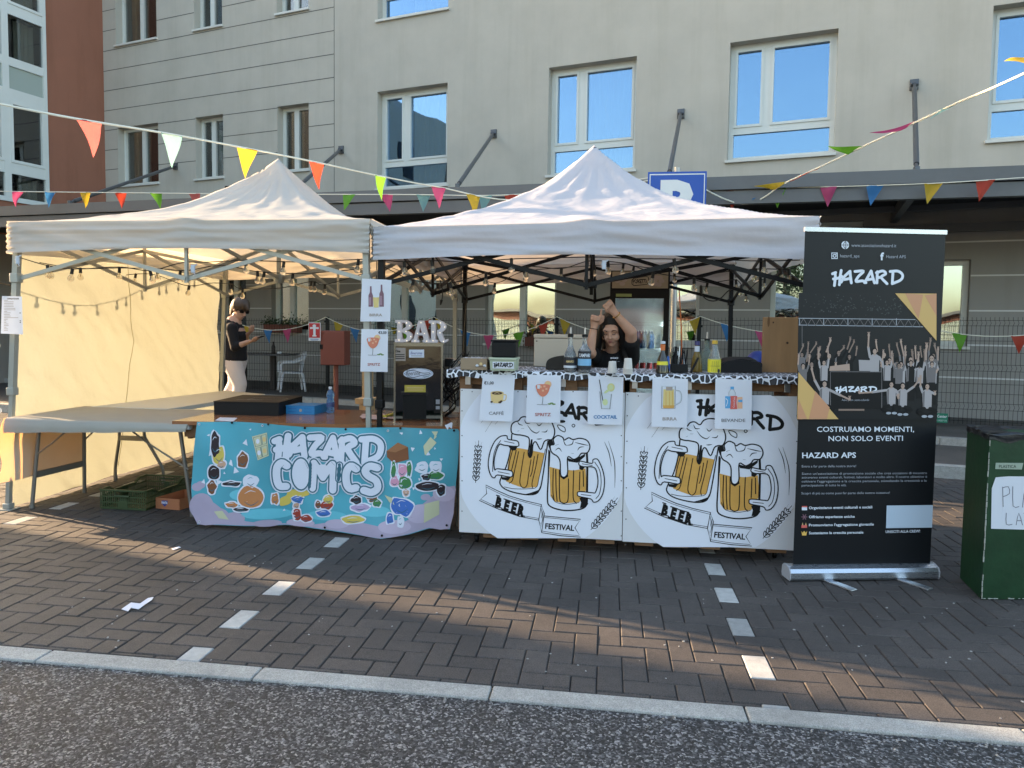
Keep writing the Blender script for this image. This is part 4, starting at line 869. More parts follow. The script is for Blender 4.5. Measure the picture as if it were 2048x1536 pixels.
A.text('COSTRUIAMO MOMENTI,', 690, 176, 60, RW, 2, bold=.008, width=785, align='c', ang=0); A.text('NON SOLO EVENTI', 692, 250, 60, RW, 2, bold=.008, width=602, align='c', ang=-.005)
A.text('HAZARD APS', 178, 388, 62, RW, 2, bold=.02, width=436, ang=-.006)
for t, y, w_, x in (('Entra a far parte della nostra storia!', 464, 438, 176), ("Siamo un'associazione di promozione sociale che crea occasioni di incontro", 524, 1012, 175), ('attraverso eventi culturali, festival, laboratori e molto altro. Il nostro obiettivo è', 554, 1012, 175), ("coltivare l'aggregazione e la crescita personale, stimolando la creatività e la", 586, 1010, 174), ('partecipazione di tutte le età.', 618, 362, 174), ('Scopri di più su come puoi far parte delle nostre iniziative!', 682, 714, 172)):
    A.text(t, x, y, 27, RG, 2, bold=.0, width=w_, ang=-.007, sy=1.0)
for t, y, w_ in (('Organizziamo eventi culturali e sociali', 801, 512), ('Offriamo esperienze uniche', 874, 370), ("Promuoviamo l'aggregazione giovanile", 940, 524), ('Sosteniamo la crescita personale', 1004, 440)): A.text(t, 233, y, 30, RW, 2, bold=.022, width=w_, ang=-.014 if w_ > 400 else -.01)
A.rect(176, 780, 218, 810, RW, 2); A.rect(176, 776, 218, 786, CRED, 3); 
for a in range(6): A.line([(196,864),(196+22*math.cos(a*1.05),864+22*math.sin(a*1.05))], 7, PUR, 2, 0)
A.poly([(172,950),(182,908),(192,950)], OCH, 2); A.poly([(198,950),(208,908),(218,950)], OCH, 2); A.rect(172, 930, 218, 952, CRED, 3)
A.poly([(172,980),(184,992),(194,976),(206,992),(218,978),(212,1014),(178,1014)], mat('print_gold', (.75,.45,.10), .5), 2)
A.poly([(862,772),(1235,768),(1229,950),(856,955)], mat('rollup_panel', (.50,.60,.70), .4), 2); A.text('UNISCITI ALLA CREW!', 853, 994, 30, RW, 2, bold=.02, width=278, ang=-.02)
A.poly([(118,1300),(1218,1278),(1218,1300),(118,1316)], RYE, 2); A.poly([(450,1294),(560,1291),(640,1306),(560,1309)], ROR, 3); A.poly([(930,1284),(1080,1281),(1080,1300),(1000,1301)], ROR, 3)
A.build('printed_text', sh_)
ALU = mat('brushed_aluminium', (.50,.52,.55), .28, .9, var=.05, vscale=20, stretch=(1,1,20))
m = MB(); prof = [(.012,.0),(.055,.0),(.062,.012),(.062,.045),(.05,.066),(.02,.078),(.0,.082),(-.02,.078),(-.04,.06),(-.045,.02),(-.04,0)]
prof = [(d-.008, z+.008) for d, z in prof]
m.prism([RPt(-.035, z, d) for d, z in prof], rd*(rw+.055)); bs = m.build('base_cassette', ALU, ru)
m = MB()
for s in (-.042, rw+.0205): m.prism([RPt(s, z, d*1.06) for d, z in [(p[0], p[1]*1.04-.001) for p in prof]], rd*.006)
m.build('end_cap', mat('cap_grey', (.35,.36,.38), .4), bs)
for s in (.17, rw-.23):
    m = MB(); m.bbox((-.026,-.19,.001),(.026,.02,.010), .003, Matrix.Translation(RPt(s+.02, 0, .03)) @ Matrix.Rotation(math.atan2(rd.y, rd.x)+.42, 4, 'Z')); fo_ = m.build('foot', ALU, ru)
m = MB(); m.prism([RPt(-.004, 2.05, .008), RPt(-.004, 2.075, .008), RPt(-.004, 2.075, -.008), RPt(-.004, 2.05, -.008)], rd*(rw+.008)); m.build('top_rail', ALU, ru)
m = MB(); m.tube([RPt(rw/2, .08, -.02), RPt(rw/2, 2.06, -.012)], .008, 8); m.build('support_pole', ALU, ru)
# ================================================================= vinyl banner on the wooden counter
TEAL = mat('banner_teal', (.085,.36,.45), .4, var=.22, vscale=1.6, detail=2); MAU = mat('banner_mauve', (.42,.36,.47), .4, var=.08, vscale=4); TLT = mat('banner_light', (.14,.50,.60), .4, var=.06, vscale=5); BW = mat('banner_white', (.68,.71,.80), .4)
CRM = mat('banner_cream', (.55,.55,.36), .4); DTL = mat('banner_outline', (.035,.13,.18), .4); BRW = mat('banner_brown', (.20,.075,.03), .45); BYE = mat('banner_yellow', (.62,.48,.10), .45)
_bp = plane_px((0,4.70,0), (0,-1,0), 3.657, 380, 820)
def bplace(u, v, l):
    k = max(0, (v-60)/850)
    d = .020*math.sin(u/2000*11+.6)*k + .012*math.sin(u/2000*23+v/300) + .010*nz(u/220, v/260, 4) + .03*math.exp(-((u-1900)/160)**2)*k*math.sin(v/160)
    return _bp(u, v, l) + Vector((0,-d,0))
BO = [(60,85),(330,86),(590,100),(840,127),(1150,130),(1540,128),(1958,141),(1970,165),(1955,400),(1928,650),(1890,886),(1740,876),(1610,906),(1400,936),(1200,906),(1000,876),(700,851),(440,846),(200,839),(60,833),(26,700),(19,560),(38,300)]
A = Art(bplace, maxe=45, step=.0006)
A.poly(BO, TEAL, -1); bn_ = A.mb.build('vinyl_banner', [TEAL], None, smooth=True, angle=80, recalc=False); tag(bn_, 'turquoise vinyl banner with bubble lettering and confetti across the wooden counter', 'banner')
A = Art(bplace, maxe=45, step=.0006)
for q in ((90,700,85,95),(180,770,110,60),(60,560,36,30),(85,545,32,28),(330,790,80,45),(560,830,100,26),(1720,640,34,24)): A.ell(*q, MAU, 0)
A.poly([(24,690),(120,640),(260,740),(420,810),(640,836),(900,840),(1150,800),(1400,850),(1600,800),(1700,690),(1820,600),(1930,560),(1928,650),(1888,882),(1740,872),(1610,902),(1400,932),(1200,902),(1000,872),(700,847),(440,842),(200,835),(62,829)], MAU, .5, 2)
for q in ((1500,850,120,50),(1680,760,90,70),(1850,620,80,60),(800,830,110,30),(1080,830,90,34)): A.ell(*q, mat('banner_mauve_light', (.50,.43,.55), .4), 1.2)
for q in ((560,760,180,40),(1000,770,150,36),(1350,740,120,40),(380,620,90,40)): A.ell(*q, TLT, .2)
rr = random.Random(11)
for i in range(95):
    x, y = rr.uniform(60,1920), rr.uniform(110,760)
    if 560 < x < 1460 and 130 < y < 640: continue
    if i % 2 and y > 420: continue
    a = rr.uniform(0,6.3); s = rr.uniform(10,30); P = []
    for k in range(rr.choice((3,4,4))): P.append((x+s*math.cos(a+k*2.0+rr.uniform(-.3,.3))*rr.uniform(.5,1.1), y+s*1.1*math.sin(a+k*2.0)*rr.uniform(.5,1.1)))
    A.poly(P, BW if rr.random() < .86 else CRM, 2)
def page(P, lines=True):
    A.poly(P, CRM, 3); (x0,y0),(x1,y1),(x2,y2),(x3,y3) = P
    f = lambda a, b: ((x0*(1-a)+x1*a)*(1-b)+(x3*(1-a)+x2*a)*b, (y0*(1-a)+y1*a)*(1-b)+(y3*(1-a)+y2*a)*b)
    if lines:
        for a0, b0, a1, b1 in ((.08,.06,.55,.45),(.62,.06,.93,.45),(.08,.52,.42,.94),(.48,.52,.93,.94)):
            A.line([f(a0,b0),f(a1,b0),f(a1,b1),f(a0,b1)], 4, DTL, 4, 0, closed=True); A.ell(*f((a0+a1)/2, (b0+b1)/2), 14, 18, OCH if a0 > .4 else BW, 5)
page([(452,195),(568,163),(582,332),(500,366)]); page([(1762,195),(1806,238),(1722,330),(1710,262)], False); page([(1712,690),(1815,668),(1812,775),(1706,832)], False); page([(1425,620),(1480,640),(1500,690),(1460,670)], False)
A.poly([(180,740),(240,735),(290,800),(215,790)], CRM, 3)
A.poly([(1437,300),(1520,238),(1596,270),(1602,360),(1492,390),(1440,345)], BRW, 3); A.poly([(1437,300),(1520,238),(1596,270),(1500,310)], mat('banner_tan', (.32,.14,.06), .45), 4)
A.poly([(652,700),(655,650),(700,625),(705,585),(760,585),(800,565),(845,590),(868,620),(820,640),(800,660),(740,665),(720,690),(680,705)], BYE, 3, 3)
rs = random.Random(14)
SPL = {'o': mat('splash_orange', (.50,.20,.07), .45), 'd': mat('splash_dark', (.03,.02,.025), .45), 'r': mat('splash_red', (.34,.05,.03), .45), 'b': mat('splash_blue', (.05,.15,.48), .45), 'g': mat('splash_green', (.05,.20,.06), .45), 'k': mat('splash_pink', (.62,.30,.42), .45), 'y': BYE, 'n': BRW, 'l': mat('splash_lilac', (.42,.32,.50), .45), 'w': BW, 't': mat('splash_tan', (.55,.34,.24), .45)}
def splash(cx, cy, rx, ry, col, lv, n=11):
    P = [(cx+rx*(1+rs.uniform(-.24,.24))*math.cos(6.283*i/n), cy+ry*(1+rs.uniform(-.24,.24))*math.sin(6.283*i/n)) for i in range(n)]
    A.poly([(cx+(a-cx)*1.0+(8 if a > cx else -8), b+(8 if b > cy else -8)) for a, b in P], BW, lv, 2); A.poly(P, SPL[col], lv+.5, 2); A.line([(cx-rx*.55,cy-ry*.35),(cx-rx*.1,cy-ry*.6),(cx+rx*.35,cy-ry*.5)], 5, BW if col != 'w' else TEAL, lv+1.2, 4, taper=True); A.line([(cx-rx*.6,cy+ry*.3),(cx,cy+ry*.62),(cx+rx*.6,cy+ry*.25)], 6, DTL, lv+1.2, 4, taper=True)
for q in ((190,250,30,90,'d'),(215,330,40,70,'y'),(180,460,42,60,'d'),(165,560,30,50,'n'),(230,400,26,30,'t'),(385,365,42,58,'n'),(455,640,92,86,'o'),(450,520,44,46,'w'),(310,540,60,18,'d'),(310,690,42,20,'o'),(620,650,24,42,'o'),(380,725,60,14,'d'),
          (780,660,44,26,'b'),(768,700,22,28,'t'),(770,770,34,44,'r'),(840,800,42,28,'r'),(1015,650,34,32,'y'),(1000,695,44,30,'r'),(980,755,52,24,'b'),(940,690,20,26,'n'),(1220,655,36,28,'d'),(1250,710,60,28,'l'),(1370,680,30,26,'g'),(1330,650,34,22,'n'),(1200,800,82,26,'y'),
          (1490,440,16,70,'g'),(1605,430,16,60,'g'),(1555,440,36,50,'k'),(1500,520,30,40,'k'),(1575,530,44,50,'g'),(1585,600,24,26,'t'),(1555,700,74,70,'b'),(1470,790,24,40,'b'),(1545,810,18,36,'w'),(1800,420,38,40,'w'),(1790,480,52,36,'g'),(1700,420,40,34,'w'),(1740,560,80,34,'d'),(1830,590,30,44,'d'),(1730,490,34,24,'d')): splash(*q, 3)
hz = lambda u, v: (618+u*1.43, 182+u*.035+v*1.55+ (22 if v > 60 and u > 300 else 0))
for w_, mm, lv in ((82, BW, 4), (70, DTL, 6), (46, BW, 8)): hazard(A, hz, w_, mm, lv, step=0)
CM = [[(708,408),(672,385),(640,420),(636,500),(655,555),(700,560)], [(805,385),(775,420),(770,500),(790,560),(830,540),(845,460),(830,395),(805,385)], [(905,390),(900,480),(895,570)], [(905,390),(950,450),(975,490)], [(975,490),(1010,440),(1050,395)], [(1050,395),(1055,480),(1052,580)], [(1104,398),(1098,500)],
      [(1225,425),(1185,405),(1155,450),(1155,530),(1180,570),(1220,565)], [(1375,420),(1320,408),(1288,440),(1310,480),(1365,515),(1375,570),(1330,600),(1275,585)]]
CG = [CM[0:1], [], CM[2:6], CM[6:7], CM[7:8], CM[8:9]]
for L_ in CM[:1]+CM[2:]: A.line(L_, 92, BW, 10, 4)
A.ell(806, 470, 84, 134, BW, 10.2, 28)
for gi, G_ in enumerate(CG):
    for L_ in G_: A.line(L_, 74 if gi != 3 else 56, DTL, 11+gi, 4)
    for L_ in G_: A.line(L_, 54 if gi != 3 else 38, BW, 11.5+gi, 4)
A.ell(806, 470, 74, 124, DTL, 12.2, 28); A.ell(806, 470, 63, 113, BW, 12.8, 28); A.ell(975, 430, 50, 34, BW, 13.9)
for L_ in ([(690,400),(665,430)], [(835,380),(860,430)], [(1040,372),(1068,400)], [(1215,400),(1240,430)], [(1380,395),(1400,420)]): A.line(L_, 7, DTL, 19, taper=True)
for q in ((82,100),(536,112),(310,92),(582,102),(840,132),(1146,138),(1540,133),(1448,152),(1932,150),(80,812),(1868,855),(1415,908),(992,856)): A.ell(*q, 9, 9, PALE if q[0] in (82,536,1448,80) else INK, 17, 10); A.ell(*q, 4, 4, INK, 18, 8)
A.build('comic_print', bn_)
# ================================================================= wooden counter, tables
CW = mat('counter_wood', (.30,.125,.055), .22, var=.2, vscale=5, stretch=(.5,5,1), coat=.4); TBL = mat('table_grey', (.50,.50,.47), .45, var=.04); LEGM = mat('table_leg', (.22,.21,.19), .4, .5); COV = mat('table_cover', (.42,.42,.37), .55, var=.05, bump=.002, bscale=9, trans=.3, tcol=(.6,.35,.15))
ct = thing('counter_table', 'wooden topped counter with a glossy orange brown top behind the comic banner', 'table', (-2,5.3,0))
m = MB(); m.prism([(-3.12,4.745,.733),(-1.0,4.93,.733),(-.98,5.78,.733),(-3.10,5.62,.733)], (0,0,.028)); m.build('table_top', CW, ct)
m = MB(); m.prism([(-3.06,4.80,.64),(-1.02,4.97,.64),(-1.02,5.0,.64),(-3.06,4.83,.64)], (0,0,.092)); m.prism([(-3.06,4.84,.62),(-3.03,4.84,.62),(-3.03,5.5,.62),(-3.06,5.5,.62)], (0,0,.112)); m.build('apron', WOOD, ct)
for x, y in ((-3.0,4.90),(-1.06,5.08),(-3.0,5.5),(-1.06,5.65)): m = MB(); m.bbox((x-.02,y-.02,0),(x+.02,y+.02,.64), .003); m.build('leg', LEGM, ct)
t1 = thing('folding_table', 'low folding table under a wrinkled grey cover, nearest the left tent leg', 'table', (-3.75,5.1,0), 'folding tables in the cream tent')
m = MB(); m.bbox((-4.44,4.76,.695),(-3.0,5.52,.735), .008); m.build('table_top', TBL, t1)
for L_ in ([(-4.40,4.99,.69),(-4.47,4.97,0)], [(-4.38,5.44,.69),(-4.44,5.50,0)], [(-3.22,4.99,.69),(-3.11,4.97,0)], [(-3.2,5.4,.69),(-3.1,5.45,0)]):
    m = MB(); m.tube(L_, .015, 10); m.tube([L_[1], (L_[1][0], L_[1][1], .03)], .019, 10); m.build('leg', LEGM, t1, smooth=True)
for q in (((-4.45,4.98,.26),(-4.42,5.48,.26)), ((-3.15,4.98,.26),(-3.14,5.43,.26))): m = MB(); m.bar(*q, .012, .05); m.build('crossbar', LEGM, t1)
for q in ([(-4.43,4.975,.42),(-4.30,5.0,.52),(-4.12,5.05,.69)], [(-3.14,4.975,.36),(-3.5,5.0,.55),(-3.75,5.05,.69)], [(-4.42,5.47,.45),(-4.1,5.4,.69)]): m = MB(); m.tube(q, .007, 8); m.build('folding_brace', LEGM, t1, smooth=True)
m = MB()
def cover(u, v):
    L = 1.47; x = -4.47+L*u; d = v*.98
    y = 5.56-d; z = .742+.003*nz(x*7, d*7)+.002*nz(x*2, d*14)
    if d > .81: k = d-.81; dr = (.60-.32*u)*k*1.05; y = 4.742-.02*math.sin(min(1, k*9)*1.5)-.012*nz(x*7, 1)*k*6; z = .738-dr-.012*nz(x*4, 2)*k*5
    return (x, y, z)
m.grid(cover, 90, 60)
def cdrop(u, v):
    y = 4.74+.82*u; h = v*(.50-.02*u); curl = math.exp(-(u/.13)**2)
    return (-4.475-.03*math.sin(v*2.6)*curl-.012*nz(u*5, v*3)-.05*curl*v+.02*math.sin(v*9+u*4)*.4, y-.035*curl*math.sin(v*7), .742-h)
m.grid(cdrop, 50, 40); tag(m.build('table_cover', COV, None, smooth=True, angle=80), 'grey plastic cover hanging off the left end of the folding table', 'table cover')
t2 = thing('folding_table', 'long folding table standing lengthwise against the yellow fabric side', 'table', (-4.1,6.3,0), 'folding tables in the cream tent')
cs = [gz(183,813,.745), gz(450,781,.745), gz(530,788,.745), gz(336,818,.745)]
m = MB(); m.prism([c-Vector((0,0,.035)) for c in cs], (0,0,.035)); m.build('table_top', TBL, t2)
va, vb_ = gy(239,880,5.93), gy(289,880,5.93)
for k, (vx, fx) in enumerate(((va.x, -4.50), (vb_.x, -4.02))):
    m = MB(); P = [(vx,5.93,.70),(vx,5.93,.55),(vx,5.93,.44),(vx+(fx-vx)*.15,5.94,.38),(vx+(fx-vx)*.7,5.96,.22),(fx-(fx-vx)*.02,5.97,.12),(fx,5.97,0)]; m.tube(smooth_pts(P, 4), .014, 10); m.tube([(fx,5.97,0),(fx,5.97,.05)], .018, 10); m.build('leg', LEGM, t2, smooth=True)
for x in (-4.0, -3.7): m = MB(); m.tube([(x,6.9,.7),(x,6.9,0)], .014, 8); m.build('leg', LEGM, t2, smooth=True)
m = MB(); m.bar((va.x,5.93,.41),(vb_.x,5.93,.41), .012, .045); m.build('crossbar', LEGM, t2); m = MB(); m.tube([(va.x,5.93,.48),(va.x+.35,6.1,.62),(va.x+.5,6.2,.71)], .007, 8); m.build('folding_brace', LEGM, t2, smooth=True)
# ---- crates below
GRN = mat('crate_green', (.035,.06,.022), .5, var=.1); CAR = mat('cardboard', (.36,.22,.11), .8, var=.06); CARO = mat('cardboard_orange', (.42,.16,.07), .7, var=.05); BLUP = mat('logo_blue', (.02,.04,.25), .5)
gc = thing('plastic_crate', 'dark green slotted plastic crate on the paving under the tables', 'crate', (-3.73,5.3,0))
X0c, X1c, Y0c, Y1c = -3.93, -3.545, 5.04, 5.60
m = MB(); m.bbox((X0c,Y0c,.002),(X1c,Y1c,.01), .003)
def wallc(m, a, b):
    a, b = Vector(a), Vector(b); d = (b-a); L = d.length; d.normalize(); long_ = L > .45
    for z in (.012, .055, .10): m.bar(a+Vector((0,0,z+.004)), b+Vector((0,0,z+.004)), .008, .010)
    dip = .0
    m.bar(a+Vector((0,0,.155)), a+d*L*.16+Vector((0,0,.155)), .02, .012) if long_ else None
    if long_: m.bar(a+d*L*.16+Vector((0,0,.155)), a+d*L*.26+Vector((0,0,.12)), .02, .012); m.bar(a+d*L*.26+Vector((0,0,.12)), a+d*L*.74+Vector((0,0,.12)), .02, .012); m.bar(a+d*L*.74+Vector((0,0,.12)), a+d*L*.84+Vector((0,0,.155)), .02, .012); m.bar(a+d*L*.84+Vector((0,0,.155)), b+Vector((0,0,.155)), .02, .012)
    else: m.bar(a+Vector((0,0,.155)), b+Vector((0,0,.155)), .02, .012)
    n = int(L/.017)
    for i in range(n+1):
        t = i/n; top_ = .12 if long_ and .2 < t < .8 else .15
        mid = .36 < t < .64
        if not long_ and mid and i % 1 == 0: top_ = .105
        m.bar(a+d*L*t+Vector((0,0,.01)), a+d*L*t+Vector((0,0,top_)), .006 if not (.42 < t < .58) else .014, .004, (0,1,0) if abs(d.x) > .5 else (1,0,0))
wallc(m, (X0c,Y0c,0), (X1c,Y0c,0)); wallc(m, (X1c,Y0c,0), (X1c,Y1c,0)); wallc(m, (X1c,Y1c,0), (X0c,Y1c,0)); wallc(m, (X0c,Y1c,0), (X0c,Y0c,0))
m.bbox((X0c+.15,Y0c-.006,.012),(X1c-.15,Y0c+.001,.075), .002); m.build('crate_body', GRN, gc)
m = MB(); m.tube([(X0c+.13,Y0c-.012,.112),(X1c-.13,Y0c-.012,.112)], .008, 8); m.tube([(X0c+.13,Y1c,.13),(X1c-.13,Y1c,.13)], .008, 8); m.build('handle', GRN, gc)
fb0, fb1, fb2 = gz(312,1017,0), gz(359,1021,0), gz(384,1013,0); fd_ = (fb2-fb1).normalized()*.30
cb = thing('cardboard_box', 'open orange brown cardboard drinks tray with blue logo beside the green crate', 'box', tuple(fb0))
base = [fb0, fb1, fb1+fd_, fb0+fd_]; m = MB(); m.prism([p+Vector((0,0,.002)) for p in base], (0,0,.004))
for a, b in zip(base, base[1:]+base[:1]): m.bar(a+Vector((0,0,.045)), b+Vector((0,0,.045)), .005, .086)
bx = m.build('carton', CARO, cb)
def lab(a, b, u, z, txt, s):
    d = (b-a).normalized(); n = Vector((d.y,-d.x,0)); A = Art(plane_uv(a+d*u+n*.004+Vector((0,0,z)), d, Vector((0,0,1)), n))
    A.poly([(-.028,.018),(.028,.02),(.026,-.006),(0,-.03),(-.024,-.010)], BLUP, 1); A.text(txt, 0, -.007, .026, WHT, 3, bold=.04, width=.054, align='c', flip=1); return A
lab(fb0, fb1, .085, .052, 'FANTA', 1).build('logo', bx); lab(fb1, fb1+fd_, .12, .05, 'FANTA', 1).build('logo', bx)
# ---- things on the counter
BLK = mat('matt_black', (.004,.004,.0045), .55, spec=.35); BLB = mat('blue_box', (.02,.19,.42), .45, var=.05)
def obox(name, label, cat, a, b, c, h, m_, lid=None):
    a, b, c = Vector(a), Vector(b), Vector(c); t = thing(name, label, cat, tuple(a)); d = c-b; P = [a, b, b+d, a+d]
    m = MB(); m.prism(P, (0,0,h)); m.build('box_body', m_, t)
    cen = sum(P, Vector())/4
    m = MB(); m.prism([cen+(p-cen)*1.012+Vector((0,0,h+.001)) for p in P], (0,0,.006)); lidm = m.build('lid', lid or m_, t); return t, P, lidm
zt = .762
t, P, ld = obox('presentation_box', 'wide flat black box with a thin silver line on its lid', 'box', gz(428,829,zt), gz(557,832,zt), gz(588,820,zt)+Vector((.02,.12,0)), .098, BLK)
d1 = (P[1]-P[0]).normalized(); d2 = (P[2]-P[1]).normalized(); A = Art(plane_uv(P[0]+Vector((0,0,.1055)), d1, d2, (0,0,1))); A.rect(.12, .13, .33, .137, RG, 1); A.rect(.2, .15, .42, .30, BLK, 1); A.line([(.2,.15),(.48,.15),(.48,.30),(.2,.30)], .006, RG, 2, 0, closed=True); A.build('lid_print', ld)
t, P, ld = obox('carton_box', 'small bright blue carton beside the black box on the counter', 'box', gz(572,828,zt), gz(629,829.5,zt), gz(643,825,zt)+Vector((.02,.06,0)), .062, BLB)
n_ = Vector(((P[1]-P[0]).y, -(P[1]-P[0]).x, 0)).normalized(); A = Art(plane_uv(P[0], (P[1]-P[0]).normalized(), (0,0,1), n_)); A.ell(.12, .032, .012, .012, TAUP, 1)
for z in (.02, .045): A.line([(.02,z),(.085,z)], .002, BLUP, 1, 0); A.line([(.15,z),(.21,z)], .002, BLUP, 1, 0)
A.build('print', ld)
def gl(name, rgb, alpha=.0, rough=.05): return mat(name, rgb, rough, transm=1.0, ior=1.33)
WB = mat('blue_bottle', (.20,.42,.75), .08, transm=.75, ior=1.3); BCAP = mat('bottle_cap_white', (.6,.65,.7), .4)
b0 = gz(661,826,zt)
wb = thing('water_bottle', 'small blue plastic water bottle with a pale cap standing on the wooden counter', 'bottle', tuple(b0))
m = MB(); m.lathe([(.020,0),(.030,.004),(.032,.02),(.030,.05),(.032,.07),(.031,.10),(.026,.122),(.032,.14),(.031,.158),(.022,.178),(.013,.188),(.012,.196)], tuple(b0), 24); m.build('bottle_body', WB, wb, smooth=True)
m = MB(); m.lathe([(.0145,.194),(.0145,.210),(.012,.213)], tuple(b0), 18); m.build('cap', BCAP, wb, smooth=True)
m = MB(); m.lathe([(.0326,.05),(.0326,.085)], tuple(b0), 24); m.build('label', mat('bottle_label', (.05,.08,.2), .5, var=.6, vscale=60), wb, smooth=True)
m = MB(); c = [gz(430,841,zt+.001), gz(466,843,zt+.001), gz(475,836,zt+.001), gz(440,835,zt+.001)]; m.prism(c, (0,0,.0015)); tag(m.build('leaflet', PAPER), 'white printed leaflet lying flat at the front left corner of the wooden counter', 'leaflet')
m = MB(); m.grid(lambda u, v: tuple(gz(722+70*u+6*nz(v*3, 1), 830+9*v+3*nz(u*4, 2), zt+.003)+Vector((0,0,.006+.006*nz(u*6, v*5)))), 16, 10); tag(m.build('napkin', mat('napkin_pink', (.60,.42,.38), .8), smooth=True), 'crumpled pink paper napkin beside the tent legs on the counter', 'napkin')
p0 = gz(768,834,zt+.012); p1 = gz(797,827,zt+.012); YW = mat('yellow_plastic', (.50,.42,.06), .5)
ps = thing('extension_socket', 'dirty yellow extension socket lying in front of the steel dispenser', 'socket', tuple(p0)); m = MB(); m.bar(p0, p1, .04, .022); m.sphere(tuple(p1), .026, 10, (1,1,.5)); m.build('socket_body', YW, ps)
m = MB(); m.tube(smooth_pts([p0, p0+Vector((-.06,.02,.0)), p0+Vector((-.05,.02,.15)), p0+Vector((-.06,.03,.6)), p0+Vector((-.07,.03,1.0)), p0+Vector((-.07,.03,1.22))], 6), .004, 6); m.build('cable', M_('black_plastic'), ps, smooth=True)
# ---- steel beer dispenser
MIR = mat('polished_steel', (.085,.08,.08), .08, 1.0, bump=.0018, bscale=4); EDG = mat('steel_edge', (.28,.26,.22), .25, .9)
d0, d1 = gz(787,841,zt), gz(885,841,zt); dx = (d1-d0).normalized(); dy = Vector((-dx.y, dx.x, 0)); dw = (d1-d0).length; dh = .575
bd = thing('beer_dispenser', 'polished steel drinks dispenser with a black hatch and white oval sticker', 'dispenser', tuple(d0))
def DP(u, z, y=0): return d0+dx*u+dy*y+Vector((0,0,z))
m = MB(); m.prism([DP(0,.015),DP(dw,.015),DP(dw,.015,.36),DP(0,.015,.36)], (0,0,dh-.015)); db = m.build('cabinet', MIR, bd)
m = MB()
for a, b, c, d in ((0,.014,.0,dh),(dw-.014,dw,.0,dh),(.014,dw-.014,dh-.016,dh)): m.prism([DP(a,c,-.004),DP(b,c,-.004),DP(b,d,-.004),DP(a,d,-.004)], dy*.0035)
m.prism([DP(-.004,dh,-.006),DP(dw+.004,dh,-.006),DP(dw+.004,dh,.366),DP(-.004,dh,.366)], (0,0,.008)); m.build('trim', EDG, bd)
m = MB()
for u in (.03, dw-.03):
    for y in (.03,.33): m.lathe([(.014,0),(.014,.016)], tuple(DP(u,0,y)), 10)
m.build('foot', BLK, bd)
def du(x): return (gp(x, 760, tuple(d0), -dy)-d0).dot(dx)
def dz(y): return gp(835, y, tuple(d0), -dy).z-d0.z
m = MB(); m.prism([DP(du(806),dz(837),-.012),DP(du(853),dz(837),-.012),DP(du(853),dz(790),-.012),DP(du(806),dz(790),-.012)], dy*.0115); m.build('hatch', BLK, bd)
m = MB(); m.prism([DP(du(803),dz(789.5),-.02),DP(du(856),dz(789.5),-.02),DP(du(856),dz(784),-.02),DP(du(803),dz(784),-.02)], dy*.0195); m.build('visor', MIR, bd)
A = Art(lambda u, v, l: gp(580+u/3.84, 480+v/3.84, tuple(d0), -dy)-dy*(l+.0003))
A.ell(985, 1026, 116, 42, BW, 1); A.line([(875,1026),(985,985),(1095,1022),(985,1067),(875,1026)], 3, DTL, 2, 3, closed=False); A.text('Beerone', 890, 1040, 46, INK, 3, bold=.0, width=110, ang=-.04, shear=.3); A.line([(890,1000),(960,1005),(1020,1022),(1070,1020),(1070,1030),(1010,1040),(940,1058),(900,1050)], 4, INK, 3); A.text('spina', 1020, 1050, 18, DTL, 3, width=45)
A.rect(914, 842, 1030, 903, BW, 1); A.text('Beerone', 925, 878, 30, BLUP, 3, width=90, shear=.3); A.line([(930,890),(1015,890)], 4, GRYT, 2, 0); A.rect(800, 828, 888, 928, TAUP, 1); A.text('One', 808, 862, 26, INK, 3, bold=.04, width=40)
for y in (880, 895, 910): A.line([(808,y),(878,y)], 6, INK, 2, 0)
A.rect(880, 1114, 1042, 1170, mat('label_yellow', (.55,.42,.06), .5), 1); A.line([(900,1135),(1025,1135)], 8, OCH, 2, 0); A.line([(905,1152),(1020,1152)], 6, OCH, 2, 0); A.ell(1010, 1245, 10, 14, INK, 1)
A.rect(1105, 1215, 1160, 1330, BLK, 1); A.rect(1120, 1225, 1150, 1260, RG, 2); A.rect(1120, 1275, 1150, 1300, RG, 2)
A.build('stickers', bd)
# marquee letters
MQ = mat('letter_white', (.66,.60,.62), .45); LED = mat('led_bulb', (1,.85,.65), .3, emit=.25)
zl = d0.z+dh+.009; YL = d0.y+.10
def lx(x): return gy(x, 690, YL).x
def letter(ch, label, x0, x1, strokes, dots):
    xa, xb = lx(x0), lx(x1); H_ = .168
    t = thing('marquee_letter', label, 'letter', ((xa+xb)/2, YL, zl), 'marquee letters spelling BAR')
    m = MB()
    for i, pl in enumerate(strokes): dd = .0012*i; m.prism([(xa+(xb-xa)*u, YL-dd, zl+.002+H_*v) for u, v in pl], (0,.03+2*dd,0))
    m.build('letter_body', MQ, t); 
    for u, v in dots: b = MB(); b.sphere((xa+(xb-xa)*u, YL-.005, zl+H_*v), .0040, 8); b.build('led', LED, t, smooth=True)
    return t
def arc(cx, cy, ro, ri, ry_o, ry_i, a0, a1, n=10):
    P = [(cx+ro*math.cos(a0+(a1-a0)*i/n), cy+ry_o*math.sin(a0+(a1-a0)*i/n)) for i in range(n+1)]; return P+[(cx+ri*math.cos(a1-(a1-a0)*i/n), cy+ry_i*math.sin(a1-(a1-a0)*i/n)) for i in range(n+1)]
h = math.pi/2
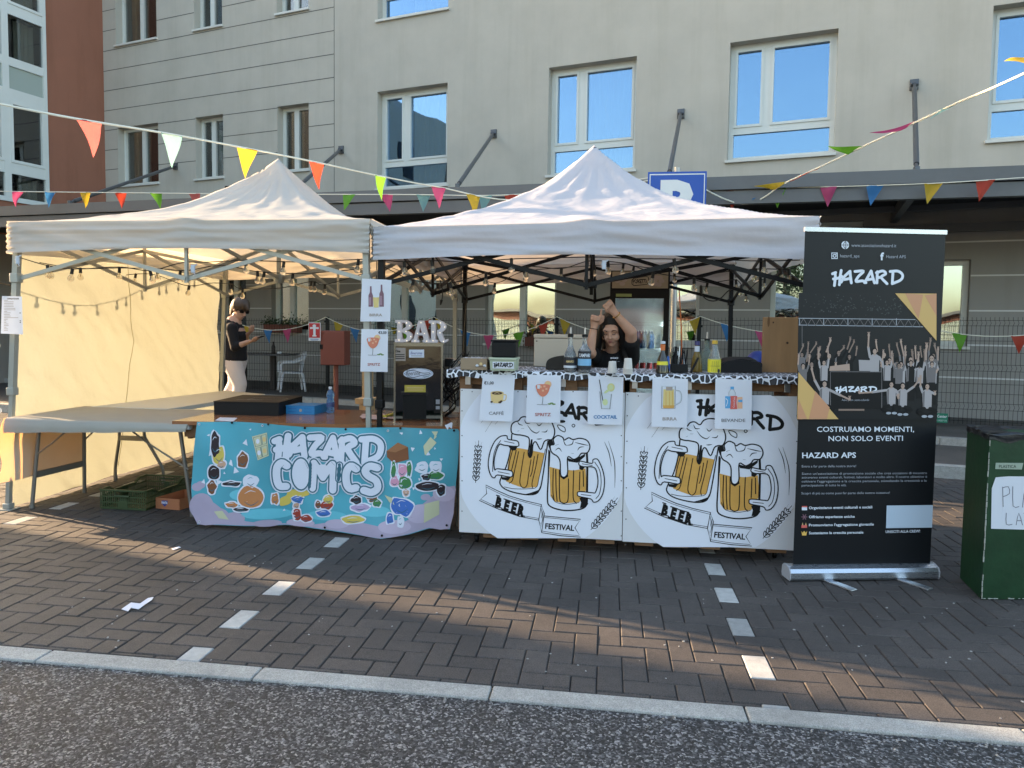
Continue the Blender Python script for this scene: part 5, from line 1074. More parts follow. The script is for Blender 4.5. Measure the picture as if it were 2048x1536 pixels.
letter('B', 'white marquee letter B standing on the steel dispenser', 789.5, 824.5, [[(0,0),(.5,0),(.5,.13),(0,.13)],[(.02,1),(.5,1),(.5,.87),(.02,.87)],[(.13,.1),(.40,.1),(.40,.9),(.13,.9)],arc(.5,.265,.5,.2,.265,.135,-h,h),arc(.5,.755,.44,.15,.245,.125,-h,h),[(.38,.44),(.52,.44),(.52,.58),(.38,.58)]], [(.25,.1),(.25,.5),(.25,.88),(.7,.08),(.92,.27),(.65,.5),(.68,.88),(.85,.76)])
letter('A', 'white marquee letter A standing on the steel dispenser', 822.5, 861.5, [[(0,0),(.40,0),(.40,.12),(0,.12)],[(.58,0),(1,0),(1,.12),(.58,.12)],[(.10,.1),(.30,.1),(.52,.97),(.36,.97)],[(.36,.985),(.62,.985),(.93,.1),(.66,.1)],[(.26,.32),(.75,.32),(.72,.44),(.29,.44)]], [(.2,.08),(.8,.08),(.32,.42),(.68,.42),(.5,.9)])
letter('R', 'white marquee letter R standing on the steel dispenser', 857, 895.5, [[(0,0),(.48,0),(.48,.13),(0,.13)],[(.0,1),(.46,1),(.46,.87),(.0,.87)],[(.13,.1),(.36,.1),(.36,.9),(.13,.9)],arc(.45,.72,.44,.18,.28,.15,-h,h),[(.42,.44),(.66,.48),(.80,.12),(1,.18),(1,.08),(.84,0),(.66,.02),(.58,.12)]], [(.24,.1),(.24,.5),(.24,.88),(.62,.9),(.84,.72),(.6,.46),(.78,.08)])
# cable bundle and lamp base behind the dispenser
cbm = MB(); c0 = DP(dw+.06, .25, .1); rr = random.Random(3)
for i in range(13):
    a, b = rr.uniform(.05,.10), rr.uniform(.06,.13); cx, cz = c0.x+rr.uniform(-.03,.07), c0.z+rr.uniform(-.13,.16); ph = rr.uniform(0,3)
    cbm.tube([(cx+a*math.cos(t), c0.y+.03*math.sin(2*t+ph)-.02*i/13, cz+b*math.sin(t+ph)) for t in [6.283*k/22 for k in range(20)]], .0042, 6)
for i in range(5): cbm.tube(smooth_pts([DP(dw-.01,.42-.06*i,.1), DP(dw+.06,.3-.04*i,.03), DP(dw+.10,.1,.08), DP(dw+.02,.01+.004*i,.12)], 6), .004, 6)
tag(cbm.build('cable_bundle', M_('black_plastic'), None, smooth=True), 'tangle of black cables hanging beside the steel dispenser', 'cables')
fl = DP(dw+.055, .36, .22); fm_ = thing('desk_fan', 'round grey fan with a black hub behind the steel dispenser', 'fan', (fl.x, fl.y, zt)); FG = mat('fan_grey', (.30,.26,.22), .4, .3)
m = MB(); m.lathe([(.0,-.01),(.07,-.015),(.10,-.01),(.105,0),(.10,.02),(.0,.03)], tuple(fl), 28, (0,-1,0)); m.build('fan_head', FG, fm_, smooth=True); m = MB(); m.tube([(fl.x,fl.y+.03,zt),(fl.x,fl.y+.03,fl.z)], .012, 8); m.lathe([(.07,0),(.06,.02)], (fl.x,fl.y+.03,zt), 20); m.build('stand', FG, fm_, smooth=True)
m = MB(); m.bbox((fl.x-.028,fl.y-.06,fl.z+.04),(fl.x+.028,fl.y-.02,fl.z+.10), .006); m.build('switch', BLK, fm_)
# ---- recycling bin at the right edge
BG = mat('bin_green', (.006,.038,.012), .45, var=.3, vscale=5, bump=.001, bscale=30); BAG = mat('bin_bag', (.006,.0065,.009), .35, bump=.006, bscale=14); WEAR = mat('worn_edge', (.35,.36,.32), .7); TAPE = mat('masking_tape', (.30,.36,.28), .6)
q0, q1 = Vector((2.083,4.172,0)), Vector((2.130,4.52,0)); qe = Vector((.985,.16,0)).normalized(); qn = Vector((qe.y,-qe.x,0)); sdv = (q1-q0)
bi = thing('recycling_bin', 'dark green painted wooden bin with a black bag and a handwritten paper', 'bin', tuple(q0)); HB = .915
m = MB(); P = [q0, q0+qe*.62, q0+qe*.62+sdv, q1]; m.prism([p+Vector((0,0,.004)) for p in P], (0,0,HB)); m.build('bin_body', BG, bi)
m = MB(); rr = random.Random(2)
def edge(a, b, w):
    n = 26
    for i in range(n):
        if rr.random() < .2: continue
        p, q = a.lerp(b, i/n), a.lerp(b, (i+.9)/n); j = Vector((rr.uniform(-.001,.001), 0, rr.uniform(-.001,.001))); m.bar(p+j, q+j, w*rr.uniform(.5,1.3), w*rr.uniform(.5,1.2))
edge(q0+Vector((0,0,.01)), q0+Vector((0,0,HB-.02)), .005); edge(q0+Vector((0,0,.008)), q0+qe*.3+Vector((0,0,.008)), .005); edge(q0+sdv*.1+Vector((0,0,HB+.004)), q0+Vector((0,0,HB+.004)), .006)
m.build('worn_edge', WEAR, bi)
m = MB(); cen = sum(P, Vector())/4
def bagf(u, v):
    t = u*4; k = int(t) % 4; a = P[k].lerp(P[(k+1) % 4], t-int(t)); a = cen+(a-cen)*(1.015+.02*nz(u*20, v*3)); 
    if v < .6: return (a.x, a.y, HB-.02+.035*v/.6+.012*nz(u*30, v*4)-(.03*max(0, nz(u*14, 5)))*(1-v))
    s = (v-.6)/.4; a = cen+(a-cen)*(1-s*.95); return (a.x, a.y, HB+.022-.03*s+.018*nz(u*16, v*7)*(1-s))
m.grid(bagf, 120, 14); m.build('bin_bag', BAG, bi, smooth=True, angle=80)
pq = tuple(q0+qn*.0015); place = lambda u, v, l: gp(1840+u*.5213, 450+v*.5213, pq, qn)+qn*l
A = Art(place, step=.0005); A.poly([(275,1010),(290,968),(340,964),(520,966),(520,1172),(272,1165)], PAPER, 1); PEN = mat('pen_grey', (.20,.20,.24), .6)
for L_ in ([(318,1080),(316,1005)], [(316,1008),(338,1004),(342,1030),(318,1042)], [(355,1004),(356,1078),(378,1080)], [(392,1082),(404,1006),(420,1080)], [(396,1050),(416,1050)], [(330,1105),(330,1148),(352,1148)], [(368,1150),(378,1105),(392,1150)], [(371,1134),(388,1134)], [(398,1106),(428,1106)], [(412,1106),(412,1150)]): A.line(L_, 3, PEN, 3, 2)
A.poly([(290,912),(396,913),(390,938),(288,936)], TAPE, 1); A.text('PLASTICA', 302, 932, 17, INK, 3, width=66); A.build('handwritten_sheet', bi)
# ---- litter
m = MB(); P = [(243,1219),(262,1206),(280,1208),(296,1197),(307,1195),(304,1200),(286,1212),(277,1219),(262,1216),(256,1223)]
cc = [gz(x, y, .006+.012*abs(nz(i*1.7, 2))) for i, (x, y) in enumerate(P)]; m.prism(cc, (0,0,.003)); tag(m.build('tissue', mat('tissue_white', (.62,.64,.72), .8)), 'torn white paper tissue lying on the paving', 'litter')
m = MB(); m.prism([gz(343,1098,.004), gz(358,1093,.004), gz(362,1095,.006), gz(347,1100,.004)], (0,0,.002)); tag(m.build('paper_scrap', PAPER), 'small strip of white paper on the sunlit paving', 'litter')
# ================================================================= fence
FEN = mat('fence_black', (.005,.006,.0055), .5, spec=.3)
def fy(x): return 10.30-.1713*(x-5.01)
def ftop(x): return 1.575+.0109*(x+5)
fl_n = Vector((-.1713,-1,0)).normalized()
fnc = thing('mesh_fence', 'black welded mesh fence with folded wires in front of the grey wall', 'fence', (0, fy(0), .2))
def fpx(x): return gp(x, 700, (5.01,10.30,0), fl_n).x
FPOST = [-12.2, -9.7, fpx(452), fpx(655), fpx(869), fpx(1113), fpx(1397), fpx(1397)+2.5, fpx(1397)+5.0]
for x in FPOST:
    m = MB(); m.bbox((x-.028, fy(x)-.03, .19), (x+.028, fy(x)+.03, ftop(x)+.03), .004)
    for z in (.35, .95, 1.5): m.bbox((x-.045, fy(x)-.04, z), (x+.045, fy(x)-.03, z+.035), .002)
    m.build('post', FEN, fnc)
for a, b in zip(FPOST, FPOST[1:]):
    m = MB(); n = int((b-a)/.052); w = .0024
    for i in range(1, n):
        x = a+(b-a)*i/n; zt_, zb_ = ftop(x), .24; H = zt_-zb_
        Z = [0, .03, .055, .08, .44, .47, .50, .80, .83, .86, 1.0]; D = [0, 0, .03, 0, 0, .03, 0, 0, .03, 0, 0]
        P = [(x, fy(x)-.036-D[k], zt_-H*Z[k]) for k in range(len(Z))]
        for p, q in zip(P, P[1:]): 
            m.add([(p[0]-w,p[1],p[2]),(p[0]+w,p[1],p[2]),(q[0]+w,q[1],q[2]),(q[0]-w,q[1],q[2]),(p[0],p[1]-2*w,p[2]),(q[0],q[1]-2*w,q[2])], [(0,1,2,3),(0,4,5,3),(1,4,5,2)])
    for k in (.03, .08, .22, .33, .44, .50, .62, .71, .80, .86, .97):
        za, zb2 = ftop(a)-(ftop(a)-.24)*k, ftop(b)-(ftop(b)-.24)*k; m.bar((a, fy(a)-.040, za), (b, fy(b)-.040, zb2), .005)
    m.build('mesh_panel', FEN, fnc, recalc=False)
# ================================================================= fire hose cabinet, hydrant sign
RBX = mat('cabinet_red', (.20,.055,.035), .5, var=.06); 
fc = thing('fire_hose_cabinet', 'brown red fire hose cabinet on a pole in front of the mesh fence', 'hose cabinet', (-4.0,10.0,.118))
a_, b_ = gy(641,661,9.95), gy(689,731,9.95); m = MB(); m.bbox((a_.x, 9.95, b_.z), (b_.x, 10.19, a_.z), .008); cab = m.build('cabinet', RBX, fc)
m = MB(); m.bbox((a_.x+.004, 9.938, b_.z+.006), (b_.x-.004, 9.949, a_.z-.012), .004); dr = m.build('door', RBX, fc)
m = MB(); m.bbox((a_.x-.002, 9.925, (a_.z+b_.z)/2-.02), (a_.x+.04, 9.937, (a_.z+b_.z)/2+.05), .003); m.build('lock', BLK, dr)
pc = gy(672,780,10.07).x; m = MB(); m.tube([(pc,10.07,.118),(pc,10.07,b_.z)], .036, 14); m.build('pole', RBX, fc, smooth=True)
SR = mat('sign_red', (.45,.03,.03), .4); SB = mat('sign_blue', (.01,.07,.36), .35); SWH = mat('sign_white', (.65,.67,.66), .4)
a_, b_ = gy(617,645,9.90), gy(641,682,9.90); hs_ = thing('hydrant_sign', 'red sign with a white hydrant beside the brown red cabinet', 'sign', (a_.x,9.9,b_.z))
m = MB(); m.bbox((a_.x, 9.90, b_.z), (b_.x, 9.91, a_.z), .002); pl = m.build('plate', SWH, hs_)
w_, h_ = b_.x-a_.x, a_.z-b_.z; A = Art(plane_uv((a_.x,9.90,b_.z), (w_,0,0), (0,0,h_), (0,-1,0)), step=.0008)
A.rect(.04,.17,.96,.97, SR, 1); A.rect(.40,.26,.60,.80, SWH, 3); A.rect(.33,.24,.67,.31, SWH, 4); A.rect(.20,.66,.80,.75, SWH, 5); A.ell(.5,.82,.15,.08, SWH, 6); A.ell(.2,.70,.07,.06, SWH, 7); A.ell(.8,.70,.07,.06, SWH, 7); A.rect(.15,.08,.85,.11, BLU, 2); A.rect(.2,.03,.8,.05, BLU, 2); A.build('sign_print', pl)
m = MB(); m.bar((b_.x-.01, 9.915, (a_.z+b_.z)/2), (b_.x+.06, 9.96, (a_.z+b_.z)/2), .02); m.build('bracket', RBX, hs_)
m = MB(); p = gy(1872,827,9.9); q = gy(1895,845,9.9); gs = thing('notice_board', 'small green notice fixed low on the fence behind the roll-up', 'sign', (p.x,9.95,q.z)); GS = mat('sign_green', (.01,.16,.09), .4)
xs_ = gp(1868,826,(5.01,10.22,0),fl_n), gp(1895,846,(5.01,10.22,0),fl_n); u0, u1 = xs_; e_ = Vector((1,-.1713,0)).normalized(); L_ = .36
o_ = Vector((u1.x,u1.y,u1.z))-e_*L_; m.prism([o_, o_+e_*L_, o_+e_*L_+Vector((0,0,u0.z-u1.z)), o_+Vector((0,0,u0.z-u1.z))], -fl_n*.006); gb = m.build('plate', GS, gs)
A = Art(plane_uv(o_, e_, (0,0,1), fl_n), step=.0012); hh = u0.z-u1.z; A.text('onal Center', L_-.01, hh*.55, .052, SWH, 2, bold=.02, width=.20, align='r', flip=1); A.text('Tel. 02 9537 72', L_-.01, hh*.15, .03, SWH, 2, width=.20, align='r', flip=1); A.build('sign_print', gb)
# ================================================================= parking sign, posts
GAL = mat('galvanised', (.40,.39,.36), .45, .5, var=.08); xP = gy(1348,600,8.9).x
psn = thing('parking_sign', 'blue square parking sign on a galvanised pole, rising behind the white tent', 'road sign', (xP,8.9,.118))
m = MB(); m.tube([(xP,8.9,.0),(xP,8.9,3.42)], .036, 16); m.build('pole', GAL, psn, smooth=True)
sa, sb = gy(1296,346,8.84), gy(1414,341,8.84); W_ = sb.x-sa.x; m = MB(); zc = sa.z; m.bbox((sa.x,8.84,zc-W_), (sb.x,8.855,zc+.012), .004); sp = m.build('plate', SB, psn)
A = Art(plane_uv((sa.x,8.84,zc-W_), (W_,0,0), (0,0,W_), (0,-1,0)), step=.001)
for q in ((.03,.03,.97,.05),(.03,.96,.97,.98),(.03,.05,.045,.96),(.955,.05,.97,.96)): A.rect(*q, SWH, 1)
A.text('P', .5, .13, 1.02, SWH, 2, bold=.05, width=.56, align='c', flip=1); A.build('sign_print', sp)
m = MB(); m.bar((sa.x+.1,8.86,zc-.15),(sb.x-.1,8.86,zc-.15), .02, .04); m.build('bracket', GAL, psn)
m = MB(); q = gy(1358,575,8.2); r2_ = gy(1364,735,8.2); m.tube([q, (q+r2_)/2+Vector((.01,0,0)), r2_, Vector((r2_.x,8.2,.12))], .007, 6); tag(m.build('orange_cable', mat('cable_orange', (.55,.15,.04), .5), smooth=True), 'thin orange cable hanging beside the parking sign pole', 'cable')
TAN = mat('post_wood', (.50,.33,.17), .7, var=.08, vscale=4, stretch=(6,6,1)); a_, b_ = gy(724,745,9.3), gy(742,803,9.3)
wp = thing('wooden_post', 'pale wooden post with a plank foot seen below the SPRITZ sheet on the tent leg', 'post', ((a_.x+b_.x)/2,9.35,.12)); m = MB(); m.bbox((a_.x,9.3,.12),(b_.x,9.40,1.05), .004); m.build('upright', TAN, wp)
a_, b_ = gy(710,797,9.0), gy(744,809,9.0); m = MB(); m.bbox((a_.x,9.0,b_.z),(b_.x,9.28,a_.z), .006); m.bbox((a_.x+.05,9.02,.118),(b_.x-.02,9.2,b_.z), .004); m.build('foot_plank', TAN, wp)
# ================================================================= drinks fridge
fx0, fx1, fY = gy(1220,600,7.45).x, gy(1339,600,7.45).x, 7.45
fg = thing('drinks_fridge', 'tall black glass fronted drinks fridge with a beige lit header, behind the bartender', 'fridge', ((fx0+fx1)/2, 7.7, 0))
zT = gy(1280,541,fY).z; zH = gy(1280,579,fY).z; zB = .12
m = MB(); m.box((fx0,fY+.04,0),(fx0+.03,fY+.58,zT)); m.box((fx1-.03,fY+.04,0),(fx1,fY+.58,zT)); m.box((fx0+.03,fY+.55,0),(fx1-.03,fY+.58,zT)); m.box((fx0+.03,fY+.04,zT-.03),(fx1-.03,fY+.55,zT)); m.box((fx0+.03,fY+.04,0),(fx1-.03,fY+.55,zB)); m.build('cabinet', BLK, fg)
FIN = mat('fridge_inside', (.72,.76,.76), .5); m = MB(); m.box((fx0+.031,fY+.50,zB),(fx1-.031,fY+.549,zH)); m.box((fx0+.031,fY+.05,zB),(fx0+.037,fY+.5,zH)); m.box((fx1-.037,fY+.05,zB),(fx1-.031,fY+.5,zH)); m.build('lining', FIN, fg)
m = MB(); m.bbox((fx0,fY,zH),(fx1,fY+.039,zT), .004); hd_ = m.build('header', BLK, fg)
HDR = mat('header_beige', (.30,.26,.18), .4, emit=.0); A = Art(plane_uv((fx0,fY,zH), (fx1-fx0,0,0), (0,0,zT-zH), (0,-1,0)), step=.0012)
A.rect(.03,.06,.97,.94, HDR, 1)
for i in range(6): A.ell(.80+.06*math.cos(i), .45+.2*math.sin(i), .05, .12, TAUP, 1.5, 8)
for i in range(4): A.ell(.18+.06*math.cos(i*1.7), .5+.22*math.sin(i*1.7), .05, .11, TAUP, 1.5, 8)
A.poly([(.36,.28),(.40,.18),(.62,.26),(.66,.42),(.64,.66),(.60,.72),(.39,.60),(.355,.48)], INK, 2); A.poly([(.37,.30),(.405,.22),(.615,.29),(.645,.42),(.63,.64),(.60,.68),(.395,.56),(.365,.48)], HDR, 3); A.text('PORETTI', .385, .32, .30, INK, 4, bold=.03, width=.235, sy=1.0, flip=1, ang=.10); A.text('ANGELO', .44, .74, .13, INK, 4, width=.11, flip=1, ang=.1)
A.build('brand_print', hd_)
m = MB(); 
for q in ((fx0,fx0+.055,zB,zH-.002),(fx1-.055,fx1,zB,zH-.002),(fx0+.055,fx1-.055,zH-.09,zH-.002),(fx0+.055,fx1-.055,zB,zB+.08)): m.box((q[0],fY,q[2]),(q[1],fY+.035,q[3]))
m.box((fx0+.07,fY-.001,zH-.085),(fx0+.22,fY+.0,zH-.05)); dr = m.build('door', BLK, fg)
glass_mat('fridge_glass', .10, (.85,.9,.9)); M_('fridge_glass').node_tree.nodes['Glossy BSDF'].inputs[0].default_value = (.72,.82,.86,1); m = MB(); m.box((fx0+.055,fY+.012,zB+.08),(fx1-.055,fY+.018,zH-.09)); m.build('door_glass', M_('fridge_glass'), dr)
m = MB(); m.box((fx0+.06,fY-.0022,zH-.075),(fx0+.22,fY-.001,zH-.045)); m.build('sticker', mat('sticker_green', (.25,.32,.12), .5), dr)
m = MB(); m.box((fx1-.048,fY+.06,zB+.1),(fx1-.040,fY+.075,zH-.1)); m.build('led_strip', mat('led_strip', (.80,.92,1.0), .4, emit=6.0), fg)
WIR = mat('wire_white', (.6,.62,.6), .4); zs_ = [gy(1280,645,fY+.1).z, gy(1280,697,fY+.1).z, gy(1280,748,fY+.1).z, .75]
for z in zs_:
    m = MB(); m.bar((fx0+.04,fY+.09,z),(fx1-.04,fY+.09,z),.006); m.bar((fx0+.04,fY+.09,z-.03),(fx1-.04,fY+.09,z-.03),.006)
    for i in range(34): x = fx0+.045+(fx1-fx0-.09)*i/33; m.bar((x,fY+.09,z),(x,fY+.09,z-.03),.003); m.bar((x,fY+.09,z),(x,fY+.48,z),.003)
    m.build('wire_shelf', WIR, fg)
CANR = mat('can_red', (.28,.02,.02), .3, .3); CANT = mat('can_top', (.5,.5,.5), .3, .8)
def can(x, y, z, r, lbl): 
    t = thing('drink_can', lbl, 'can', (x,y,z), 'cans in the fridge'); m = MB(); m.lathe([(.024,0),(r,.006),(r,.105),(.026,.114)], (x,y,z), 16); m.build('can_body', CANR, t, smooth=True); m = MB(); m.lathe([(.026,.1142),(.027,.117),(.0,.1165)], (x,y,z), 16); m.build('can_lid', CANT, t, smooth=True); return t
c0 = can(gy(1272,740,fY+.14).x, fY+.14, zs_[2]+.004, .031, 'dark red drink can standing in the row at the front of the fridge')
for k in range(1, 5): c = copy_tree(c0); c.location.x += .069*k
FWB = mat('fridge_bottle', (.10,.20,.38), .12, transm=.4, ior=1.3)
w0 = None
for j, (yy, nn) in enumerate(((.14,6),(.24,6))):
    for k in range(nn):
        if w0 is None:
            x, y, z = fx0+.30, fY+.14, zs_[1]+.004; w0 = thing('water_bottle', 'small blue water bottle on the middle wire shelf of the drinks fridge', 'bottle', (x,y,z), 'water bottles in the fridge')
            m = MB(); m.lathe([(.028,0),(.030,.02),(.027,.06),(.030,.10),(.024,.14),(.012,.165),(.012,.175)], (x,y,z), 14); m.build('bottle_body', FWB, w0, smooth=True); m = MB(); m.lathe([(.0135,.1755),(.0135,.19),(0,.191)], (x,y,z), 12); m.build('cap', BCAP, w0, smooth=True)
        else: c = copy_tree(w0); c.location.x = fx0+.10+.064*k+(.03 if j else 0) if not (j == 0 and k == 0) else w0.location.x; c.location.y = fY+yy; 
w0.location.x = fx0+.10
# ================================================================= patio furniture behind the fence
PW = mat('chair_white', (.58,.60,.62), .4); 
def chair(x, y, z, rot):
    t = thing('patio_chair', 'white moulded plastic armchair standing behind the mesh fence', 'chair', (x,y,z)); T = Matrix.Translation((x,y,z)) @ Matrix.Rotation(rot, 4, 'Z') @ Matrix.Scale(.87, 4)
    def nb(): m = MB(); m.T = T; return m
    m = nb(); m.prism([(-.22,-.22,.40),(.22,-.22,.40),(.20,.20,.38),(-.20,.20,.38)], (0,0,.025)); m.build('seat', PW, t)
    for sx in (-1, 1):
        for sy in (-1, 1):
            m = nb(); m.tube([(sx*.21,sy*.20,.42 if sy < 0 else .40),(sx*.235,sy*.235,.2),(sx*.26,sy*.26,0)], .030, 8, .022); m.build('leg', PW, t, smooth=True)
        m = nb(); m.tube(smooth_pts([(sx*.235,-.24,.40),(sx*.25,-.24,.58),(sx*.26,-.16,.63),(sx*.26,.05,.64),(sx*.24,.22,.70)], 5), .026, 8); m.build('armrest', PW, t, smooth=True)
    m = nb(); m.tube(smooth_pts([(-.23,.22,.66),(-.22,.27,.78),(-.12,.29,.84),(.12,.29,.84),(.22,.27,.78),(.23,.22,.66)], 6), .022, 8)
    for i in range(7): xx = -.15+.05*i; m.bar((xx,.20,.40),(xx*1.1,.285,.83), .036, .010, (0,1,0))
    for sx in (-1, 1): m.bar((sx*.2,.19,.40),(sx*.235,.24,.72), .04, .014, (0,1,0))
    m.build('backrest', PW, t, smooth=True); return t
cp = gy(583,778,12.75); chair(cp.x, 12.75, .2, R_(-58))
DKT = mat('dark_table', (.03,.022,.018), .6); tx = gy(540,742,12.8); tb = thing('patio_table', 'dark round topped patio table behind the fence next to the white chair', 'table', (tx.x-.1,12.9,.2))
m = MB(); m.bbox((tx.x-.75,12.55,.865),(tx.x+.42,13.2,.895), .01); m.build('table_top', mat('table_top_grey', (.12,.115,.11), .4), tb); m = MB(); m.bbox((tx.x+.0,12.8,.2),(tx.x+.09,12.89,.86), .004); m.build('table_leg', DKT, tb); m = MB(); m.bbox((tx.x-.6,12.8,.2),(tx.x-.51,12.89,.86), .004); m.build('table_leg', DKT, tb)
m = MB(); q = gy(547,733,12.8); m.lathe([(.035,0),(.037,.01),(.037,.13),(.014,.18),(.014,.23)], (q.x,12.8,.896), 12); tag(m.build('dark_bottle', DKT, smooth=True), 'dark bottle standing on the patio table behind the fence', 'bottle')
m = MB(); q = gy(559,740,12.75); m.lathe([(.0,0),(.04,.004),(.045,.03),(.03,.045),(0,.046)], (q.x,12.75,.896), 12); tag(m.build('ashtray', PW, smooth=True), 'small white bowl on the patio table behind the fence', 'bowl')
# planters on the sills
LF1 = mat('leaf_dark', (.035,.07,.02), .6, var=.4, vscale=20); POT = mat('planter_box', (.14,.05,.035), .7); rr = random.Random(9)
def planter(s0, s1, z, label, col=LF1, fl=None, hang=.0):
    t = thing('window_planter', label, 'planter', tuple(FP((s0+s1)/2, z, .12)), 'flower boxes on the window sills'); m = MB(); fbox(m, FP, s0, s1, z, z+.17, .05, .22); m.build('box', POT, t); m = MB()
    for i in range(int((s1-s0)*420)):
        s = rr.uniform(s0-.05, s1+.05); h = z+.15+abs(rr.gauss(0, .09))-(hang*rr.random() if rr.random() < .4 else 0); d = rr.uniform(.02,.28); p = FP(s, h, d); r = rr.uniform(.012,.03)
        a = Vector((rr.gauss(0,1),rr.gauss(0,1),rr.gauss(0,1))).normalized()*r; b = a.orthogonal().normalized()*r*.6; m.add([p-a, p+b, p+a, p-b], [(0,1,2,3)])
    m.build('foliage', col, t, recalc=False)
    if fl:
        m = MB()
        for i in range(30): p = FP(rr.uniform(s0,s1), z+.2+rr.random()*.12, rr.uniform(.1,.28)); m.sphere(tuple(p), .014, 6)
        m.build('flowers', fl, t)
planter(-5.75, -4.85, 1.28, 'brown flower box with low green leaves on the sill left of the hose cabinet')
planter(.35, 1.0, 1.12, 'brown flower box with trailing plants on the sill left of the beige cooler', mat('leaf_brown', (.10,.06,.03), .7, var=.4, vscale=20), None, .25)
planter(-2.35, -1.7, 1.22, 'brown flower box on the sill behind the marquee letters', LF1, mat('petal_red', (.4,.02,.02), .6))
# lamp bracket on the canopy
m = MB(); q = gy(470,378,10.0); m.bbox((q.x-.11,9.9,q.z-.02),(q.x+.16,10.06,q.z+.03), .01); m.bar((q.x,9.99,q.z-.02),(q.x+.02,10.0,3.38), .03); tag(m.build('floodlight', BLK), 'black flat floodlight on the canopy edge behind the cream tent roof', 'floodlight')
# low brick garages across the street, seen only as reflections in the panes
GBR = mat('garage_brick', (.17,.075,.055), .85, var=.2, vscale=6); gar = thing('garage_row', 'long low red brick garage row across the street behind the viewer', 'garage', (0,-15,0))
m = MB(); m.box((-26,-19,0),(22,-15,2.3)); m.build('wall', GBR, gar)
m = MB(); m.box((-26.3,-19.3,2.303),(22.3,-14.7,2.45)); m.build('roof', M_('fascia'), gar)
m = MB()
for i in range(14): m.box((-25+3.3*i,-14.99,.05),(-22.6+3.3*i,-14.95,1.95))
m.build('garage_doors', M_('frosted_panel'), gar)
# ================================================================= trees across the street, behind the viewer
BARK = mat('bark', (.10,.075,.055), .9, var=.2, vscale=8, stretch=(3,3,1)); LEAVES = [mat('tree_leaf_%s' % n, c, .6, var=.3, vscale=3) for n, c in (('light', (.09,.13,.04)), ('dark', (.04,.07,.02)))]
def tree(x, y, h, r, label, sd_):
    rt = random.Random(sd_); t = thing('street_tree', label, 'tree', (x,y,0), 'trees across the street'); m = MB(); m.tube(smooth_pts([(x,y,0),(x+.1,y,h*.3),(x-.1,y+.1,h*.6),(x,y,h*.85)], 4), .16, 8, .03); T_ = []
    for i in range(14):
        a = rt.uniform(0,6.28); z = h*rt.uniform(.32,.7); e = Vector((x+r*.8*math.cos(a), y+r*.8*math.sin(a), z+rt.uniform(.5,1.6))); m.tube([(x,y,z), ((x+e.x)/2,(y+e.y)/2,(z+e.z)/2+.15), e], .05, 5, .012); T_.append(e)
    m.build('trunk', BARK, t, smooth=True)
    ms = [MB(), MB()]
    for i in range(52):
        c = rt.choice(T_).lerp(Vector((x,y,h*.7)), rt.uniform(-.2,.9))+Vector((rt.gauss(0,.4),rt.gauss(0,.4),rt.gauss(0,.5)))
        for k in range(95):
            p = c+Vector((rt.gauss(0,.28),rt.gauss(0,.28),rt.gauss(0,.24))); a = Vector((rt.gauss(0,1),rt.gauss(0,1),rt.gauss(0,1))).normalized()*rt.uniform(.05,.10); b = a.orthogonal().normalized()*a.length*.5; ms[i % 2].add([p-a,p+b,p+a,p-b], [(0,1,2,3)])
    for k in (0, 1): ms[k].build('crown', LEAVES[k], t, recalc=False)
tree(-3.5, -9, 6.5, 2.0, 'leafy tree across the street, reflected in the windows behind the beige cooler', 1); tree(7.5, -8, 6.0, 2.0, 'leafy tree across the street further to the right', 2)
# ================================================================= things on the beer counter (cloth top at 1.192 m)
ZC = 1.193
GLC = mat('clear_glass', (.80,.84,.84), .04, transm=.85, ior=1.35); GLD = mat('dark_glass', (.02,.018,.012), .06, coat=.5); GAM = mat('amber_glass', (.30,.20,.05), .06, transm=.5, ior=1.35); GGR = mat('green_glass', (.30,.38,.34), .05, transm=.7, ior=1.35)
LIQB = mat('liquor_brown', (.03,.012,.008), .1); LBW = mat('label_white', (.60,.64,.68), .5); LBB = mat('label_lightblue', (.20,.42,.62), .5); LBD = mat('label_dark', (.02,.02,.025), .5); LBY = mat('label_yellow_bright', (.68,.60,.04), .5); CAPY = mat('cap_yellow', (.60,.38,.05), .4); CAPP = mat('cap_purple', (.05,.05,.15), .4); ORL = mat('label_orange', (.60,.16,.04), .5); POUR = mat('pourer', (.55,.48,.40), .4)
def bottle(px, yb, h, prof, label, parts, body):
    b = gz(px, yb, ZC); t = thing('liquor_bottle', label, 'bottle', tuple(b), 'bottles on the beer counter')
    m = MB(); m.lathe([(r, z*h) for r, z in prof], tuple(b), 24); m.build('bottle_body', body, t, smooth=True)
    for nm, mt, pf in parts: m = MB(); m.lathe([(r, z*h) for r, z in pf], tuple(b), 24); m.build(nm, mt, t, smooth=True)
    return t, b, h
def ltext(b, r, z, txt, size, m_, par, w=None, bold=.03):
    A = Art(lambda u, v, l: Vector((b.x+(r+.0012+l)*math.sin(u/r), b.y-(r+.0012+l)*math.cos(u/r), b.z+z+v)), maxe=.006); A.text(txt, 0, 0, size, m_, 1, bold=bold, width=w, align='c', flip=1); A.build('label_text', par)
t, b, h = bottle(1140, 743, .285, [(.036,0),(.040,.01),(.041,.30),(.038,.40),(.018,.56),(.0145,.62),(.0145,.80),(.017,.81),(.017,.82)], 'clear bottle with a dark label and gold word, left of the blue labelled one', [('liquid', LIQB, [(.0,.012),(.036,.014),(.0385,.12),(.0385,.33),(.0,.335)]), ('label', LBD, [(.0415,.08),(.0417,.32)]), ('label_band', LBW, [(.042,.09),(.042,.14)]), ('collar', BLK, [(.0185,.78),(.0185,.85),(.010,.86)]), ('pourer', POUR, [(.007,.862),(.005,1.0)])], GLC)
ltext(b, .0417, .06, 'AMARO', .020, OCH, t, .05)
